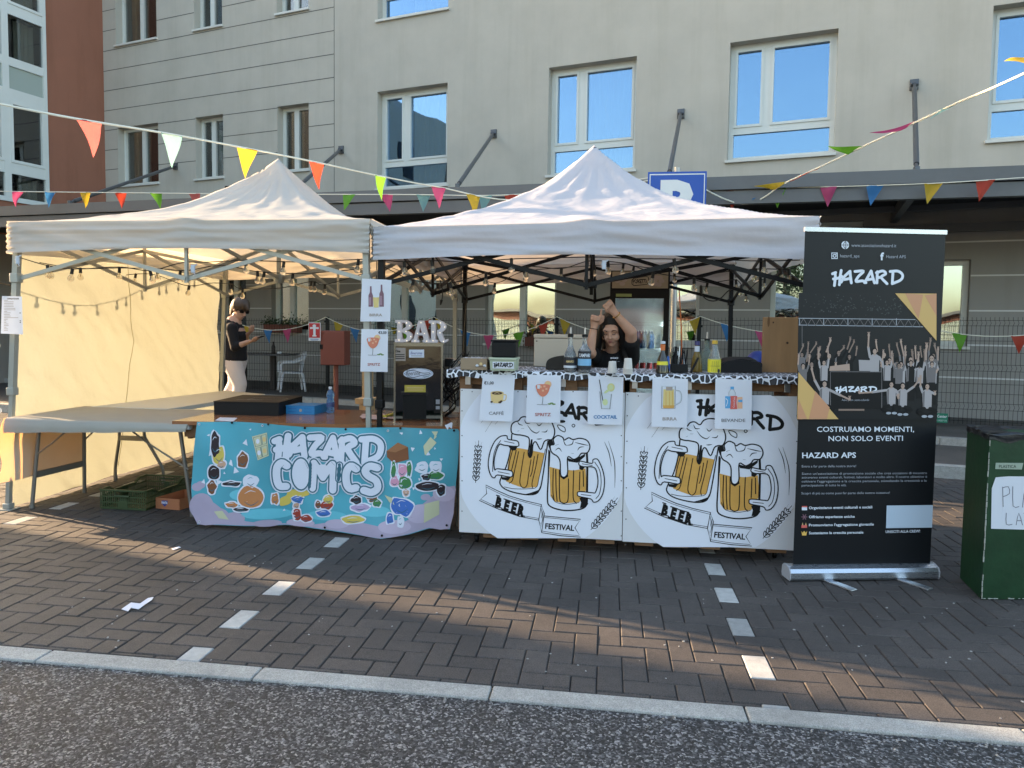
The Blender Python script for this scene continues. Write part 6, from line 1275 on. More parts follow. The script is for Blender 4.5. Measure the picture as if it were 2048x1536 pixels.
t, b, h = bottle(1168.5, 744, .285, [(.036,0),(.041,.01),(.042,.40),(.038,.50),(.018,.60),(.015,.66),(.015,.80),(.017,.81),(.017,.82)], 'bottle with a light blue label and a pale pourer in front of the bartender', [('liquid', LIQB, [(.0,.012),(.038,.014),(.0395,.12),(.0395,.43),(.0,.435)]), ('label', LBD, [(.0425,.06),(.0427,.47)]), ('blue_label', LBB, [(.0431,.15),(.0431,.30)]), ('collar', BLK, [(.0185,.79),(.0185,.84),(.010,.85)]), ('pourer', POUR, [(.007,.855),(.005,1.0)])], GLC)
ltext(b, .0431, .098, 'CAMPARI', .030, LBW, t, .075)
t, b, h = bottle(1324.5, 746, .235, [(.040,0),(.043,.01),(.042,.08),(.030,.40),(.014,.56),(.0135,.80),(.015,.81)], 'dark bottle with an orange neck band beside the straws', [('neck_band', ORL, [(.0145,.62),(.0155,.78)]), ('label', LBY, [(.0405,.08),(.034,.32)]), ('collar', LBW, [(.0155,.80),(.0155,.86),(.008,.87)]), ('pourer', BLK, [(.006,.872),(.004,1.0)])], GLD)
t, b, h = bottle(1393, 744, .205, [(.034,0),(.038,.02),(.036,.20),(.030,.45),(.015,.68),(.014,.85),(.015,.86)], 'amber bottle with a dark purple cap behind the counter cloth', [('neck_label', LBW, [(.017,.66),(.0165,.84)]), ('cap', CAPP, [(.017,.865),(.017,1.0),(0,1.001)])], GAM)
t, b, h = bottle(1412.5, 741, .265, [(.036,0),(.040,.01),(.040,.45),(.036,.52),(.018,.56),(.016,.60),(.016,.78)], 'tall clear bottle with a pale pourer behind the yellow labelled bottle', [('collar', BLK, [(.019,.78),(.019,.82),(.009,.83)]), ('pourer', POUR, [(.006,.832),(.005,1.0)])], GGR)
t, b, h = bottle(1428, 747, .215, [(.038,0),(.041,.01),(.041,.40),(.036,.52),(.022,.72),(.016,.86),(.016,.88)], 'clear bottle with a bright yellow label and yellow cap', [('label', LBY, [(.0415,.04),(.0417,.42)]), ('cap', CAPY, [(.018,.885),(.018,.99),(0,1.0)])], GLC)
A = Art(lambda u, v, l: Vector((b.x+(.043+l)*math.sin(u/.043), b.y-(.043+l)*math.cos(u/.043), b.z+v)), maxe=.01)
for i in range(4): A.line([(-.02+.012*i,.015),(-.018+.012*i,.08)], .0016, LBD, 1, 0)
A.line([(-.03,.05),(.03,.05)], .0016, LBD, 1, 0); A.ell(.025,.02,.01,.012, LBD, 1); A.build('label_print', t)
# paper cups
CUP = mat('paper_cup', (.58,.55,.50), .6)
for px, yb, n, lb in ((1224.5, 746, 2, 'short stack of white paper cups, left of the two stacks'), (1255.5, 748, 6, 'taller stack of white paper cups in front of the fridge')):
    b = gz(px, yb, ZC); t = thing('cup_stack', lb, 'cups', tuple(b), 'stacks of paper cups'); H_ = .062+.006*n
    m = MB(); R0 = .029
    vs2 = []; n_ = 40; pr = [(R0+.001,0),(R0,.004),(R0-.007,H_-.004),(R0-.009,H_),(0,H_)]
    for k, (r, z) in enumerate(pr):
        for j in range(n_): a = 2*math.pi*j/n_; rr_ = r+(.0012 if j % 2 else 0)*(1 if 0 < k < 3 else 0); vs2.append((b.x+rr_*math.cos(a), b.y+rr_*math.sin(a), b.z+z))
    m.add(vs2, [(i*n_+j, i*n_+(j+1) % n_, (i+1)*n_+(j+1) % n_, (i+1)*n_+j) for i in range(len(pr)-1) for j in range(n_)]); m.build('cup', CUP, t)
    m = MB()
    for k in range(n): m.lathe([(R0+.0015,.0+.006*k),(R0+.003,.002+.006*k),(R0+.0015,.004+.006*k)], tuple(b), 30)
    m.build('cup_rim', CUP, t, smooth=True)
# straws and tools
b = gz(1358, 745, ZC); st = thing('utensil_holder', 'black holder full of straws and bar tools on the counter', 'holder', tuple(b)); m = MB(); m.bbox((b.x-.055,b.y-.02,ZC),(b.x+.055,b.y+.035,ZC+.055), .004); m.build('holder_box', BLK, st)
rr = random.Random(4)
for i in range(34):
    x = b.x+rr.uniform(-.05,.05); h_ = rr.uniform(.11,.17); m = MB(); m.bar((x,b.y+rr.uniform(-.01,.03),ZC+.03),(x+rr.uniform(-.02,.02),b.y+rr.uniform(-.02,.04),ZC+h_), rr.choice((.005,.007,.011)), .004); m.build('utensil', BLK if rr.random() < .86 else STEEL, st)
m = MB(); m.bar((b.x+.075,b.y,ZC+.0),(b.x+.12,b.y,ZC+.10), .022, .012); m.build('knife_handle', BLK, st)
b = gz(1336, 742, ZC); m = MB(); m.lathe([(.012,0),(.014,.03),(.010,.07),(.006,.10)], tuple(b), 12); tag(m.build('spray_bottle', mat('vivid_blue', (.03,.14,.5), .4), smooth=True), 'small blue bottle squeezed between the orange necked bottle and the straws', 'bottle')
# wooden tray, tub, black box
b0, b1 = gz(921,739,ZC), gz(974,740,ZC); wt = thing('wooden_tray', 'small wooden crate of crumpled napkins at the left end of the counter', 'crate', tuple(b0)); hw_ = .075
m = MB(); P = (b0.x, b0.y, b1.x, b0.y+.20)
for q in ((P[0],P[1],P[2],P[1]+.008),(P[0],P[3]-.008,P[2],P[3]),(P[0],P[1]+.008,P[0]+.008,P[3]-.008),(P[2]-.008,P[1]+.008,P[2],P[3]-.008)): m.box((q[0],q[1],ZC),(q[2],q[3],ZC+hw_))
m.box((P[0]+.008,P[1]+.008,ZC),(P[2]-.008,P[3]-.008,ZC+.006)); tr = m.build('tray_body', mat('tray_wood', (.30,.22,.14), .8, var=.12, stretch=(1,1,5)), wt)
A = Art(plane_uv((P[0],P[1],ZC), (1,0,0), (0,0,1), (0,-1,0))); [A.ell(.11+.025*i, .028+.012*(i % 2), .010, .009, OCH if i % 2 else LBW, 1) for i in range(3)]; A.line([(.10,.02),(.16,.022)], .004, BRN, 2, 0); A.build('tray_print', tr)
m = MB(); rr = random.Random(6)
for i in range(7): cx = P[0]+.02+.024*i; m.grid(lambda u, v: (cx-.02+.06*u, P[1]+.02+.14*v, ZC+hw_-.012+.018*nz(u*4+i, v*4, 2)+.012*math.sin(u*9+i)), 6, 6)
m.build('napkins', mat('napkin_white', (.55,.52,.50), .9), wt, smooth=True, angle=80)
b0 = gz(979,741,ZC); b1 = gz(1032,742,ZC); tb_ = thing('storage_tub', 'pale green plastic tub with a handwritten white label', 'tub', tuple(b0)); TUB = mat('tub_green', (.42,.47,.34), .5); yy0, yy1 = b0.y, b0.y+.17
m = MB(); m.add([(b0.x+.006,yy0+.004,ZC),(b1.x-.006,yy0+.004,ZC),(b1.x-.006,yy1,ZC),(b0.x+.006,yy1,ZC),(b0.x,yy0-.002,ZC+.068),(b1.x,yy0-.002,ZC+.068),(b1.x,yy1,ZC+.068),(b0.x,yy1,ZC+.068)], [(0,3,2,1),(4,5,6,7),(0,1,5,4),(1,2,6,5),(2,3,7,6),(3,0,4,7)]); tu = m.build('tub_body', TUB, tb_)
m = MB(); m.bbox((b0.x-.006,yy0-.008,ZC+.069),(b1.x+.006,yy1+.006,ZC+.084), .004); m.build('tub_lid', TUB, tb_)
A = Art(plane_uv((b0.x+.02,yy0-.0005,ZC+.014), (1,0,0), (0,-.09,1), (0,-1,.0)), step=.0006); A.rect(0,0,.14,.044, PAPER, 2); hazard(A, lambda u, v: (.008+u*.000225, .038-v*.00026), .0052, INK, 4, step=0); A.build('label_print', tu)
bb = thing('black_container', 'black plastic container stacked on the pale green tub', 'container', (b0.x,yy0,ZC+.085)); m = MB(); m.bbox((b0.x+.01,yy0+.005,ZC+.0855),(b1.x-.005,yy1-.005,ZC+.185), .008); m.build('container_body', BLK, bb); m = MB(); m.bbox((b0.x+.004,yy0-.001,ZC+.186),(b1.x+.001,yy1+.001,ZC+.198), .004); m.build('container_lid', BLK, bb)
# beige cooler box behind the bottles, standing on the counter
p0, p1 = gy(1067,738,5.05), gy(1171,738,5.05); zt_ = gy(1067,668,5.05).z; BE = mat('cooler_beige', (.44,.36,.27), .6, var=.03); co = thing('cooler_box', 'large beige box with a lid standing behind the bottles', 'box', (p0.x,5.05,ZC)); m = MB(); m.bbox((p0.x,5.05,ZC),(p1.x,5.17,zt_-.03), .008); m.build('box_body', BE, co); m = MB(); m.bbox((p0.x-.003,5.045,zt_-.029),(p1.x+.003,5.175,zt_), .008); m.build('box_lid', BE, co)
A = Art(plane_uv((p0.x,5.05,ZC), (1,0,0), (0,0,1), (0,-1,0))); A.ell(.02, zt_-ZC-.05, .006, .004, BLK, 1); A.ell(p1.x-p0.x-.02, zt_-ZC-.05, .005, .005, BLK, 1); A.build('latch_mark', co)
b = gz(1132,740,ZC); m = MB(); hx, hz_ = .135, .095
def dome(u, v): a = math.pi*u; return (b.x-hx*math.cos(a)*(1-.1*v), b.y+.12*v-.01, ZC+hz_*(math.sin(a)**.45)*(1-.0*v))
m.grid(dome, 24, 8); m.add([dome(i/24, 0) for i in range(25)], [tuple(range(25))]); tag(m.build('bread_case', mat('case_black', (.006,.006,.0065), .35), smooth=True, angle=50), 'low black rounded case behind the two pourer bottles', 'case')
b = gz(1482,745,ZC); bg_ = thing('shoulder_bag', 'soft black bag lying on the counter beside the wooden board', 'bag', tuple(b)); m = MB()
def bagd(u, v): a = math.pi*u; r = math.sin(math.pi*min(.999, max(.001, v*.5+.02))); return (b.x-.14*math.copysign(abs(math.cos(a))**.6, math.cos(a))*(.92+.08*nz(v*3, 1)), b.y-.02+.16*v, ZC+.10*(math.sin(a)**.42)*(.80+.2*v)+.004*nz(u*7, v*5))
m.grid(bagd, 30, 10); m.add([bagd(i/30, 0) for i in range(31)], [tuple(range(31))]); m.build('bag_body', mat('bag_fabric', (.005,.005,.006), .7, bump=.002, bscale=30), bg_, smooth=True, angle=50)
m = MB(); m.tube(smooth_pts([bagd(.06,.0), Vector(bagd(.2,.1))+Vector((0,-.004,.0)), Vector(bagd(.5,.12))+Vector((0,-.002,.004)), Vector(bagd(.8,.1)), bagd(.94,0)], 6), .004, 6); m.build('zip', BLK, bg_, smooth=True)
p0, p1 = gy(1523,745,4.95), gy(1600,745,4.95); zt_ = gy(1523,634,4.95).z; bdw = thing('wooden_board', 'upright pale wooden board with two dark knots, on the counter by the roll-up', 'board', (p0.x,4.95,ZC)); BRD = mat('board_wood', (.30,.17,.075), .6, var=.16, vscale=3, stretch=(5,5,.6)); m = MB(); m.bbox((p0.x,4.95,ZC),(p1.x+.02,4.972,zt_), .004); bw_ = m.build('board_body', BRD, bdw)
A = Art(plane_uv((p0.x,4.95,ZC), (1,0,0), (0,0,1), (0,-1,0))); A.ell(.065,.335,.005,.006, BRN, 1); A.ell(.160,.20,.008,.008, BRN, 1); A.ell(.035,.34,.008,.035, mat('board_stain', (.16,.08,.03), .6), 1); A.build('knot_mark', bw_)
q = gy(1516,722,5.3); m = MB(); m.sphere((q.x,5.3,q.z-.01), .085, 20); m.lathe([(.004,-.1),(.008,-.085)], (q.x,5.3,q.z-.01), 8); tag(m.build('balloon', mat('balloon_blue', (.03,.06,.28), .3), smooth=True), 'dark blue balloon half hidden behind the wooden board', 'balloon')
# ================================================================= people
def skin_mat(name, rgb):
    m = mat(name, rgb, .5, var=.06, vscale=18); b = m.node_tree.nodes['Principled BSDF']; b.inputs['Subsurface Weight'].default_value = .12; b.inputs['Subsurface Radius'].default_value = (.012,.005,.003); return m
def caps_bm(caps, seg=14):
    bm = bmesh.new()
    for c in caps:
        p, q, r1, r2 = Vector(c[0]), Vector(c[1]), c[2], c[3]; fl = c[4] if len(c) > 4 else 1.0; fdir = Vector(c[5]).normalized() if len(c) > 5 else None
        d = q-p; L = d.length; mb = MB(); prof = []
        for i in range(7): a = math.pi/2*i/6; prof.append((max(1e-5, r1*math.sin(a)), -r1*math.cos(a)))
        for i in range(1, 7): a = math.pi/2*i/6; prof.append((max(1e-5, r2*math.cos(a)), L+r2*math.sin(a)))
        mb.lathe(prof, (0,0,0), seg); rot = Vector((0,0,1)).rotation_difference(d) if L > 1e-6 else Matrix.Identity(3).to_quaternion()
        vs_ = []
        for v in mb.v:
            w = rot @ Vector(v)
            if fdir is not None: w = w - fdir*w.dot(fdir)*(1-fl)
            vs_.append(bm.verts.new(p+w))
        for f in mb.f:
            try: bm.faces.new([vs_[i] for i in f])
            except ValueError: pass
    return bm
def loft(bm, secs, n=22):
    R_s = []
    for c, rx, ry in secs: R_s.append([bm.verts.new((c[0]+rx*math.cos(6.283*j/n)*(1+.03*math.sin(5*j)), c[1]+ry*math.sin(6.283*j/n), c[2])) for j in range(n)])
    for a, b in zip(R_s, R_s[1:]):
        for j in range(n): bm.faces.new([a[j], a[(j+1) % n], b[(j+1) % n], b[j]])
    bm.faces.new(R_s[0][::-1]); bm.faces.new(R_s[-1])
def blob(name, caps, m_, parent, vox=.008, sm=4, sub=None, secs=None, **t):
    bm = caps_bm(caps)
    if secs: loft(bm, secs)
    bmesh.ops.recalc_face_normals(bm, faces=bm.faces[:]); me = bpy.data.meshes.new(name); bm.to_mesh(me); bm.free()
    o = bpy.data.objects.new(name, me); C.objects.link(o)
    r = o.modifiers.new('r', 'REMESH'); r.mode = 'VOXEL'; r.voxel_size = vox; s = o.modifiers.new('s', 'SMOOTH'); s.iterations = sm; s.factor = .5
    dg = bpy.context.evaluated_depsgraph_get(); me2 = bpy.data.meshes.new_from_object(o.evaluated_get(dg)); o.modifiers.clear(); o.data = me2; bpy.data.meshes.remove(me)
    me2.materials.clear(); me2.materials.append(m_); me2.polygons.foreach_set('use_smooth', [True]*len(me2.polygons)); me2.name = name
    off = wloc(parent) if parent else Vector()
    me2.transform(Matrix.Translation(-off)); o.parent = parent
    for k, v in t.items(): o[k] = v
    return o
SKN = skin_mat('skin_tan', (.56,.32,.22)); SKM = skin_mat('skin_light', (.44,.26,.18)); HRB = mat('hair_black', (.004,.0035,.0035), .45, bump=.004, bscale=90, stretch=(3,3,.5)); HRN = mat('hair_brown', (.06,.036,.02), .5, bump=.004, bscale=80)
TSH = mat('tshirt_black', (.005,.005,.006), .85, bump=.004, bscale=14); LIP = mat('lip', (.30,.09,.08), .45); EYW = mat('eye_white', (.5,.48,.46), .3); EYD = mat('eye_dark', (.01,.007,.006), .2)
# --- bartender
YB = 5.55
def B(x, y, Y=YB): return gy(x, y, Y)
pr_ = thing('person', 'bartender with long black hair and black t-shirt raising both arms behind the beer counter', 'person', (B(1228,700).x, YB, 0))
hc = B(1223,662,5.46)           # head centre
tilt = Vector((-.10,-.30,.95)).normalized()   # skull axis, nodding towards the viewer and left
rgt = Vector((.97,-.18,.05)); rgt = (rgt-tilt*rgt.dot(tilt)).normalized(); fw = tilt.cross(rgt).normalized(); fw = fw if fw.y < 0 else -fw
def Hd(a, b, c): return hc + rgt*a + fw*b + tilt*c   # right, forward, up
body = [ # head
 (Hd(0,-.02,.025),Hd(0,-.015,.03),.083,.080), (Hd(0,.0,.0),Hd(0,.025,-.055),.072,.050), (Hd(0,.03,-.085),Hd(0,.045,-.088),.030,.026),
 (Hd(-.036,.045,-.035),Hd(-.03,.052,-.035),.030,.028), (Hd(.036,.045,-.035),Hd(.03,.052,-.035),.030,.028),
 (Hd(0,.068,.005),Hd(0,.088,-.026),.009,.013), (Hd(-.012,.078,-.030),Hd(.012,.078,-.030),.008,.008), (Hd(-.04,.056,.026),Hd(.04,.056,.026),.022,.022),
 (Hd(-.014,.070,-.058),Hd(.014,.070,-.058),.010,.010), (Hd(-.078,-.01,-.01),Hd(-.080,-.012,-.03),.014,.010), (Hd(.078,-.01,-.01),Hd(.080,-.012,-.03),.014,.010)]
nk = B(1224,712,5.60); ch = B(1226,738,5.60); pel = Vector((ch.x,5.62,.92))
shL, shR = B(1193,716,5.60), B(1262,716,5.60); elL, elR = B(1179,704,5.36), B(1262,664,5.40); wrL, wrR = B(1188,655,5.36), B(1231,628,5.34); hL, hR = B(1191,640,5.345), B(1219,613,5.33)
body += [(Hd(0,-.02,-.06),nk,.052,.056), (nk,ch,.09,.13,.7,(0,1,0)), (ch,pel,.15,.14,.7,(0,1,0)), (pel,(pel.x-.09,5.62,.85),.13,.10), (pel,(pel.x+.09,5.62,.85),.13,.10),
 ((pel.x-.09,5.62,.85),(pel.x-.10,5.60,.48),.085,.058), ((pel.x+.09,5.62,.85),(pel.x+.10,5.60,.48),.085,.058), ((pel.x-.10,5.60,.48),(pel.x-.10,5.64,.09),.055,.038), ((pel.x+.10,5.60,.48),(pel.x+.10,5.64,.09),.055,.038),
 ((pel.x-.10,5.66,.045),(pel.x-.11,5.50,.035),.042,.032), ((pel.x+.10,5.66,.045),(pel.x+.11,5.50,.035),.042,.032),
 (shL,elL,.052,.042), (elL,wrL,.042,.026), (shR,elR,.055,.044), (elR,wrR,.044,.027)]
def fist(w, h, across, out, thumb_up):
    """palm, four curled fingers and a thumb; across = knuckle row, out = towards the viewer"""
    ax = (h-w).normalized(); ac = (across-ax*across.dot(ax)).normalized(); ou = ax.cross(ac).normalized(); ou = ou if ou.dot(out) > 0 else -ou; k = []
    pc_ = h; k += [(w, pc_-ac*.014, .025, .026, .8, ou), (w, pc_+ac*.014, .025, .026, .8, ou)]
    for i in range(4):
        b_ = pc_+ac*(-.030+.020*i)+ax*.024; l = (.026,.030,.029,.024)[i]
        k += [(b_, b_+ou*l*.9+ax*.010, .0105, .0098), (b_+ou*l*.9+ax*.010, b_+ou*l*1.05-ax*.018, .0098, .0090), (b_+ou*l*1.05-ax*.018, b_+ou*.010-ax*.026, .0090, .0082)]
    tb = pc_-ac*.032-ax*.02
    if thumb_up: k += [(tb, tb-ac*.020+ax*.022, .013, .011), (tb-ac*.020+ax*.022, tb-ac*.022+ax*.060, .011, .0085)]
    else: k += [(tb, tb-ac*.006+ou*.022+ax*.012, .013, .011), (tb-ac*.006+ou*.022+ax*.012, tb+ac*.018+ou*.036+ax*.022, .011, .009)]
    return k
body += fist(wrL, hL, Vector((-1,0,.2)), Vector((0,-1,0)), True)
body += [(hL+Vector((.028,-.01,.0)), hL+Vector((.040,-.012,.045)), .011, .0095), (hL+Vector((.040,-.012,.045)), hL+Vector((.043,-.012,.078)), .0095, .008)]
body += fist(wrR, hR, Vector((1,0,.6)), Vector((-.5,-1,0)), False)
blob('body', body, SKN, pr_, .0058, 3)
# t-shirt follows torso and sleeves
slL, slR = shL.lerp(elL, .62), shR.lerp(elR, .58)
blob('tshirt', [(nk+Vector((0,.02,-.045)),ch,.105,.150,.72,(0,1,0)), (ch,pel,.168,.158,.72,(0,1,0)), (shL,shR,.066,.070,.85,(0,1,0)), (shL,slL,.066,.062), (shR,slR,.070,.068), (shL,ch,.07,.12,.8,(0,1,0)), (shR,ch,.07,.12,.8,(0,1,0)), (pel,pel-Vector((0,0,.06)),.158,.15,.75,(0,1,0))], TSH, pr_, .010, 3)
blob('trousers', [(pel,(pel.x-.09,5.62,.80),.15,.115), (pel,(pel.x+.09,5.62,.80),.15,.115), ((pel.x-.09,5.62,.82),(pel.x-.10,5.60,.48),.10,.075), ((pel.x+.09,5.62,.82),(pel.x+.10,5.60,.48),.10,.075), ((pel.x-.10,5.60,.48),(pel.x-.10,5.64,.09),.074,.058), ((pel.x+.10,5.60,.48),(pel.x+.10,5.64,.09),.074,.058)], mat('trouser_dark', (.015,.015,.02), .8), pr_, .014, 2)
blob('shoe', [((pel.x-.10,5.67,.04),(pel.x-.11,5.48,.032),.05,.038)], BLK, pr_, .01, 2); blob('shoe', [((pel.x+.10,5.67,.04),(pel.x+.11,5.48,.032),.05,.038)], BLK, pr_, .01, 2)
hair = [(Hd(0,-.045,.045),Hd(0,-.035,.055),.098,.092), (Hd(-.045,.015,.080),Hd(-.074,.018,.015),.032,.022), (Hd(.045,.015,.080),Hd(.074,.018,.015),.032,.020), (Hd(-.012,.010,.098),Hd(.02,.012,.098),.034,.034)]
for sg, k in ((-1, 1.05), (1, .9)):
    for j in range(5):
        a = Hd(sg*(.070+.008*j), .015-.022*j, .02-.01*j); b_ = B(1223+sg*(27+2.5*j)*k, 700+3*j, 5.50+.02*j); c_ = B(1223+sg*(30+2.6*j)*k, 722, 5.50+.02*j); hair += [(a, b_, .026, .030), (b_, c_, .030, .020)]
hair += [(Hd(0,-.10,0), B(1222,715,5.66), .075, .085)]
hair += [(Hd(-.05,.060,.05), Hd(-.052,.078,-.01), .010, .008), (Hd(-.052,.078,-.01), Hd(-.045,.074,-.06), .008, .006), (Hd(-.045,.074,-.06), Hd(-.040,.070,-.12), .006, .005)]
blob('hair', hair, HRB, pr_, .0075, 2)
f = MB()
for sg in (-1, 1):
    f.tube(smooth_pts([Hd(sg*.017,.0835,.024), Hd(sg*.034,.082,.031), Hd(sg*.052,.069,.024)], 5), .0036, 6, .002)
f.build('eyebrows', HRB, pr_, smooth=True)
for sg in (-1, 1):
    f = MB(); f.tube(smooth_pts([Hd(sg*.018,.0835,.002), Hd(sg*.031,.0835,-.003), Hd(sg*.045,.0745,.002)], 5), .0030, 6, .002); f.build('closed_eyelid', EYD, pr_, smooth=True)
f = MB(); f.tube(smooth_pts([Hd(-.022,.070,-.0545), Hd(-.007,.0805,-.053), Hd(0,.0795,-.0545), Hd(.007,.0805,-.053), Hd(.022,.070,-.0545)], 5), .0042, 6, .0025); f.tube(smooth_pts([Hd(-.018,.071,-.0605), Hd(0,.080,-.064), Hd(.018,.071,-.0605)], 5), .0045, 6, .003); f.build('lips', LIP, pr_, smooth=True)
GOLD = mat('gold', (.55,.36,.12), .25, .9)
m = MB(); d = (wrR-elR).normalized(); c = wrR-d*.012; a = d.orthogonal().normalized(); b_ = d.cross(a); m.tube([c+(a*math.cos(t)+b_*math.sin(t))*.031 for t in [6.283*i/20 for i in range(21)]], .004, 6); m.build('bracelet', GOLD, pr_, smooth=True)
m = MB(); d = (wrL-elL).normalized(); c = wrL-d*.01; a = d.orthogonal().normalized(); b_ = d.cross(a); m.tube([c+(a*math.cos(t)+b_*math.sin(t))*.0295 for t in [6.283*i/20 for i in range(21)]], .003, 6); m.build('bracelet', BLK, pr_, smooth=True)
A = Art(plane_px(tuple(B(1236,720,5.405)), (0,-1,0), 8.533, 1140, 580), step=.0006); hazard(A, lambda u, v: (690+u*.24, 1150+v*.22), 7, WHT, 1, step=0); A.line([(715,1212),(800,1216)], 4, WHT, 1, 0); A.line([(815,1222),(845,1220)], 4, WHT, 1, 0); A.build('shirt_print', pr_)
# --- man behind the cream tent, side view, looking at a phone
YM = 8.55
def Mn(x, y, Y=YM): return gy(x, y, Y)
pm_ = thing('person', 'person in a black cardigan and pale trousers looking down at a phone beyond the tables', 'person', (Mn(470,700).x, YM, 0))
hm = Mn(481,620); tl = Vector((.42,-.05,.90)).normalized(); fwm = Vector((.84,-.32,-.44)); fwm = (fwm-tl*fwm.dot(tl)).normalized(); rm_ = fwm.cross(tl)
def HM(a, b, c): return hm + rm_*a + fwm*b + tl*c
nkm = Mn(467,646); chm = Mn(468,668); hpm = Mn(468,712); k1, k2 = Mn(480,768,YM-.05), Mn(470,765,YM+.08); a1 = Vector((k1.x-.10, YM-.05, .10)); a2 = Vector((k2.x-.30, YM+.08, .18))
e1 = Mn(470,694,YM-.20); w1 = Mn(499,683,YM-.24); h1 = Mn(506,681,YM-.24); e2 = Mn(484,690,YM+.14); w2 = Mn(496,668,YM+.02); h2_ = Mn(501,662,YM+.0); s1 = Mn(463,657,YM-.16); s2 = Mn(466,657,YM+.16)
bd_ = [(HM(0,-.02,.03),HM(0,-.01,.03),.092,.090), (HM(0,.0,.0),HM(0,.03,-.06),.075,.052), (HM(0,.045,-.09),HM(0,.055,-.09),.030,.026), (HM(0,.085,.0),HM(0,.105,-.030),.011,.014), (HM(-.03,.06,.03),HM(.03,.06,.03),.024,.024), (HM(-.015,.082,-.062),HM(.015,.082,-.062),.011,.011), (HM(.082,-.01,0),HM(.084,-.015,-.03),.013,.010), (HM(-.082,-.01,0),HM(-.084,-.015,-.03),.013,.010),
 (HM(0,-.02,-.05),nkm,.056,.06), (nkm,chm,.10,.14,.9), (chm,hpm,.145,.14), (s1,e1,.055,.044), (e1,w1,.044,.028), (s2,e2,.055,.044), (e2,w2,.042,.027),
 (hpm,k1,.11,.065), (hpm+Vector((0,.14,0)),k2,.10,.065), (k1,a1,.062,.042), (k2,a2,.06,.042), (a1+Vector((-.02,0,-.05)),a1+Vector((.15,0,-.065)),.04,.032), (a2,a2+Vector((.10,0,-.13)),.038,.03)]
def hand(w, h, up):
    ax = (h-w).normalized(); ac = Vector((0,1,0)); k = [(w, h+ax*.02-ac*.02, .024, .022, .6, up), (w, h+ax*.02+ac*.02, .024, .022, .6, up)]
    for i in range(4): b_ = h+ax*.035+ac*(-.03+.02*i); k += [(b_, b_+ax*(.03+.004*(i % 3))+up*.008, .010, .009), (b_+ax*.032+up*.008, b_+ax*.042+up*.030, .009, .008)]
    tb = h-ac*.035+ax*.005; k += [(tb, tb-ac*.012+ax*.03+up*.02, .012, .010), (tb-ac*.012+ax*.03+up*.02, tb+ax*.05+up*.035, .010, .0085)]
    return k
bd_ += hand(w1, h1, Vector((0,0,1))) + hand(w2, h2_, Vector((-.4,0,.9)))
blob('body', bd_, SKM, pm_, .0085, 3)
CRD = mat('cardigan_black', (.007,.0065,.008), .9, bump=.005, bscale=16); TRS = mat('trousers_pale', (.56,.50,.48), .85, bump=.008, bscale=9)
blob('cardigan', [(nkm+Vector((-.012,0,-.035)),chm,.118,.166,1.0), (nkm+Vector((-.02,0,-.02)),nkm+Vector((-.01,0,-.06)),.085,.11), (s1,e1,.072,.060), (e1,e1.lerp(w1,.25),.060,.055), (s2,e2,.072,.058), (s1,s2,.075,.075), (e2,e2.lerp(w2,.3),.058,.05)], CRD, pm_, .011, 2,
    secs=[((hpm.x+.005,YM,hpm.z-.06),.150,.190), ((hpm.x-.0,YM,hpm.z+.06),.150,.185), ((chm.x+.01,YM,(hpm.z+chm.z)/2),.142,.175), ((chm.x,YM,chm.z),.140,.185), ((nkm.x+.0,YM,nkm.z-.06),.090,.13)])
blob('trousers', [(hpm+Vector((-.01,0,-.02)),hpm+Vector((-.03,.06,-.10)),.150,.155), (hpm+Vector((.0,-.06,-.05)),k1,.130,.088), (hpm+Vector((-.02,.12,-.05)),k2,.130,.088), (k1,a1,.086,.062), (k2,a2,.084,.06)], TRS, pm_, .014, 2)
blob('shoe', [(a1+Vector((-.03,0,-.05)),a1+Vector((.17,0,-.062)),.048,.036)], PW, pm_, .012, 2); blob('shoe', [(a2,a2+Vector((.11,0,-.135)),.045,.034)], PW, pm_, .012, 2)
hr = [(HM(0,-.035,.05),HM(0,.0,.065),.112,.100), (HM(0,-.085,.0),HM(0,-.085,-.085),.078,.052), (HM(0,.05,.095),HM(0,.11,.060),.052,.024), (HM(.06,.02,.03),HM(.065,.01,-.01),.030,.016), (HM(-.06,.02,.03),HM(-.065,.01,-.01),.030,.016)]
rr = random.Random(8)
for i in range(12): a = HM(rr.uniform(-.06,.06), rr.uniform(-.11,-.05), rr.uniform(-.09,.10)); hr.append((a, a+Vector((rr.uniform(-.03,-.005), 0, rr.uniform(-.05,.0))), .022, .010))
blob('hair', hr, HRN, pm_, .009, 1)
m = MB(); m.bar(HM(-.07,.075,.008), HM(.07,.075,.008), .012, .040, tuple(tl)); m.bar(HM(.072,.07,.012), HM(.088,-.02,.010), .006, .012, tuple(tl)); m.bar(HM(-.072,.07,.012), HM(-.088,-.02,.010), .006, .012, tuple(tl)); m.build('sunglasses', BLK, pm_)
m = MB(); pc_ = h1+Vector((.06,-.0,.03)); m.bbox((-.075,-.036,-.004),(.075,.036,.004), .003, Matrix.Translation(pc_) @ Matrix.Rotation(-.35, 4, 'Y')); ph = m.build('smartphone', BLK); tag(ph, 'dark smartphone held by the person in the black cardigan', 'phone')
m = MB(); m.tube(smooth_pts([nkm+Vector((-.10,-.10,-.0)), nkm+Vector((.02,-.13,-.10)), chm+Vector((.06,-.165,-.06))], 5), .006, 6); m.build('lanyard', LBW, pm_, smooth=True)
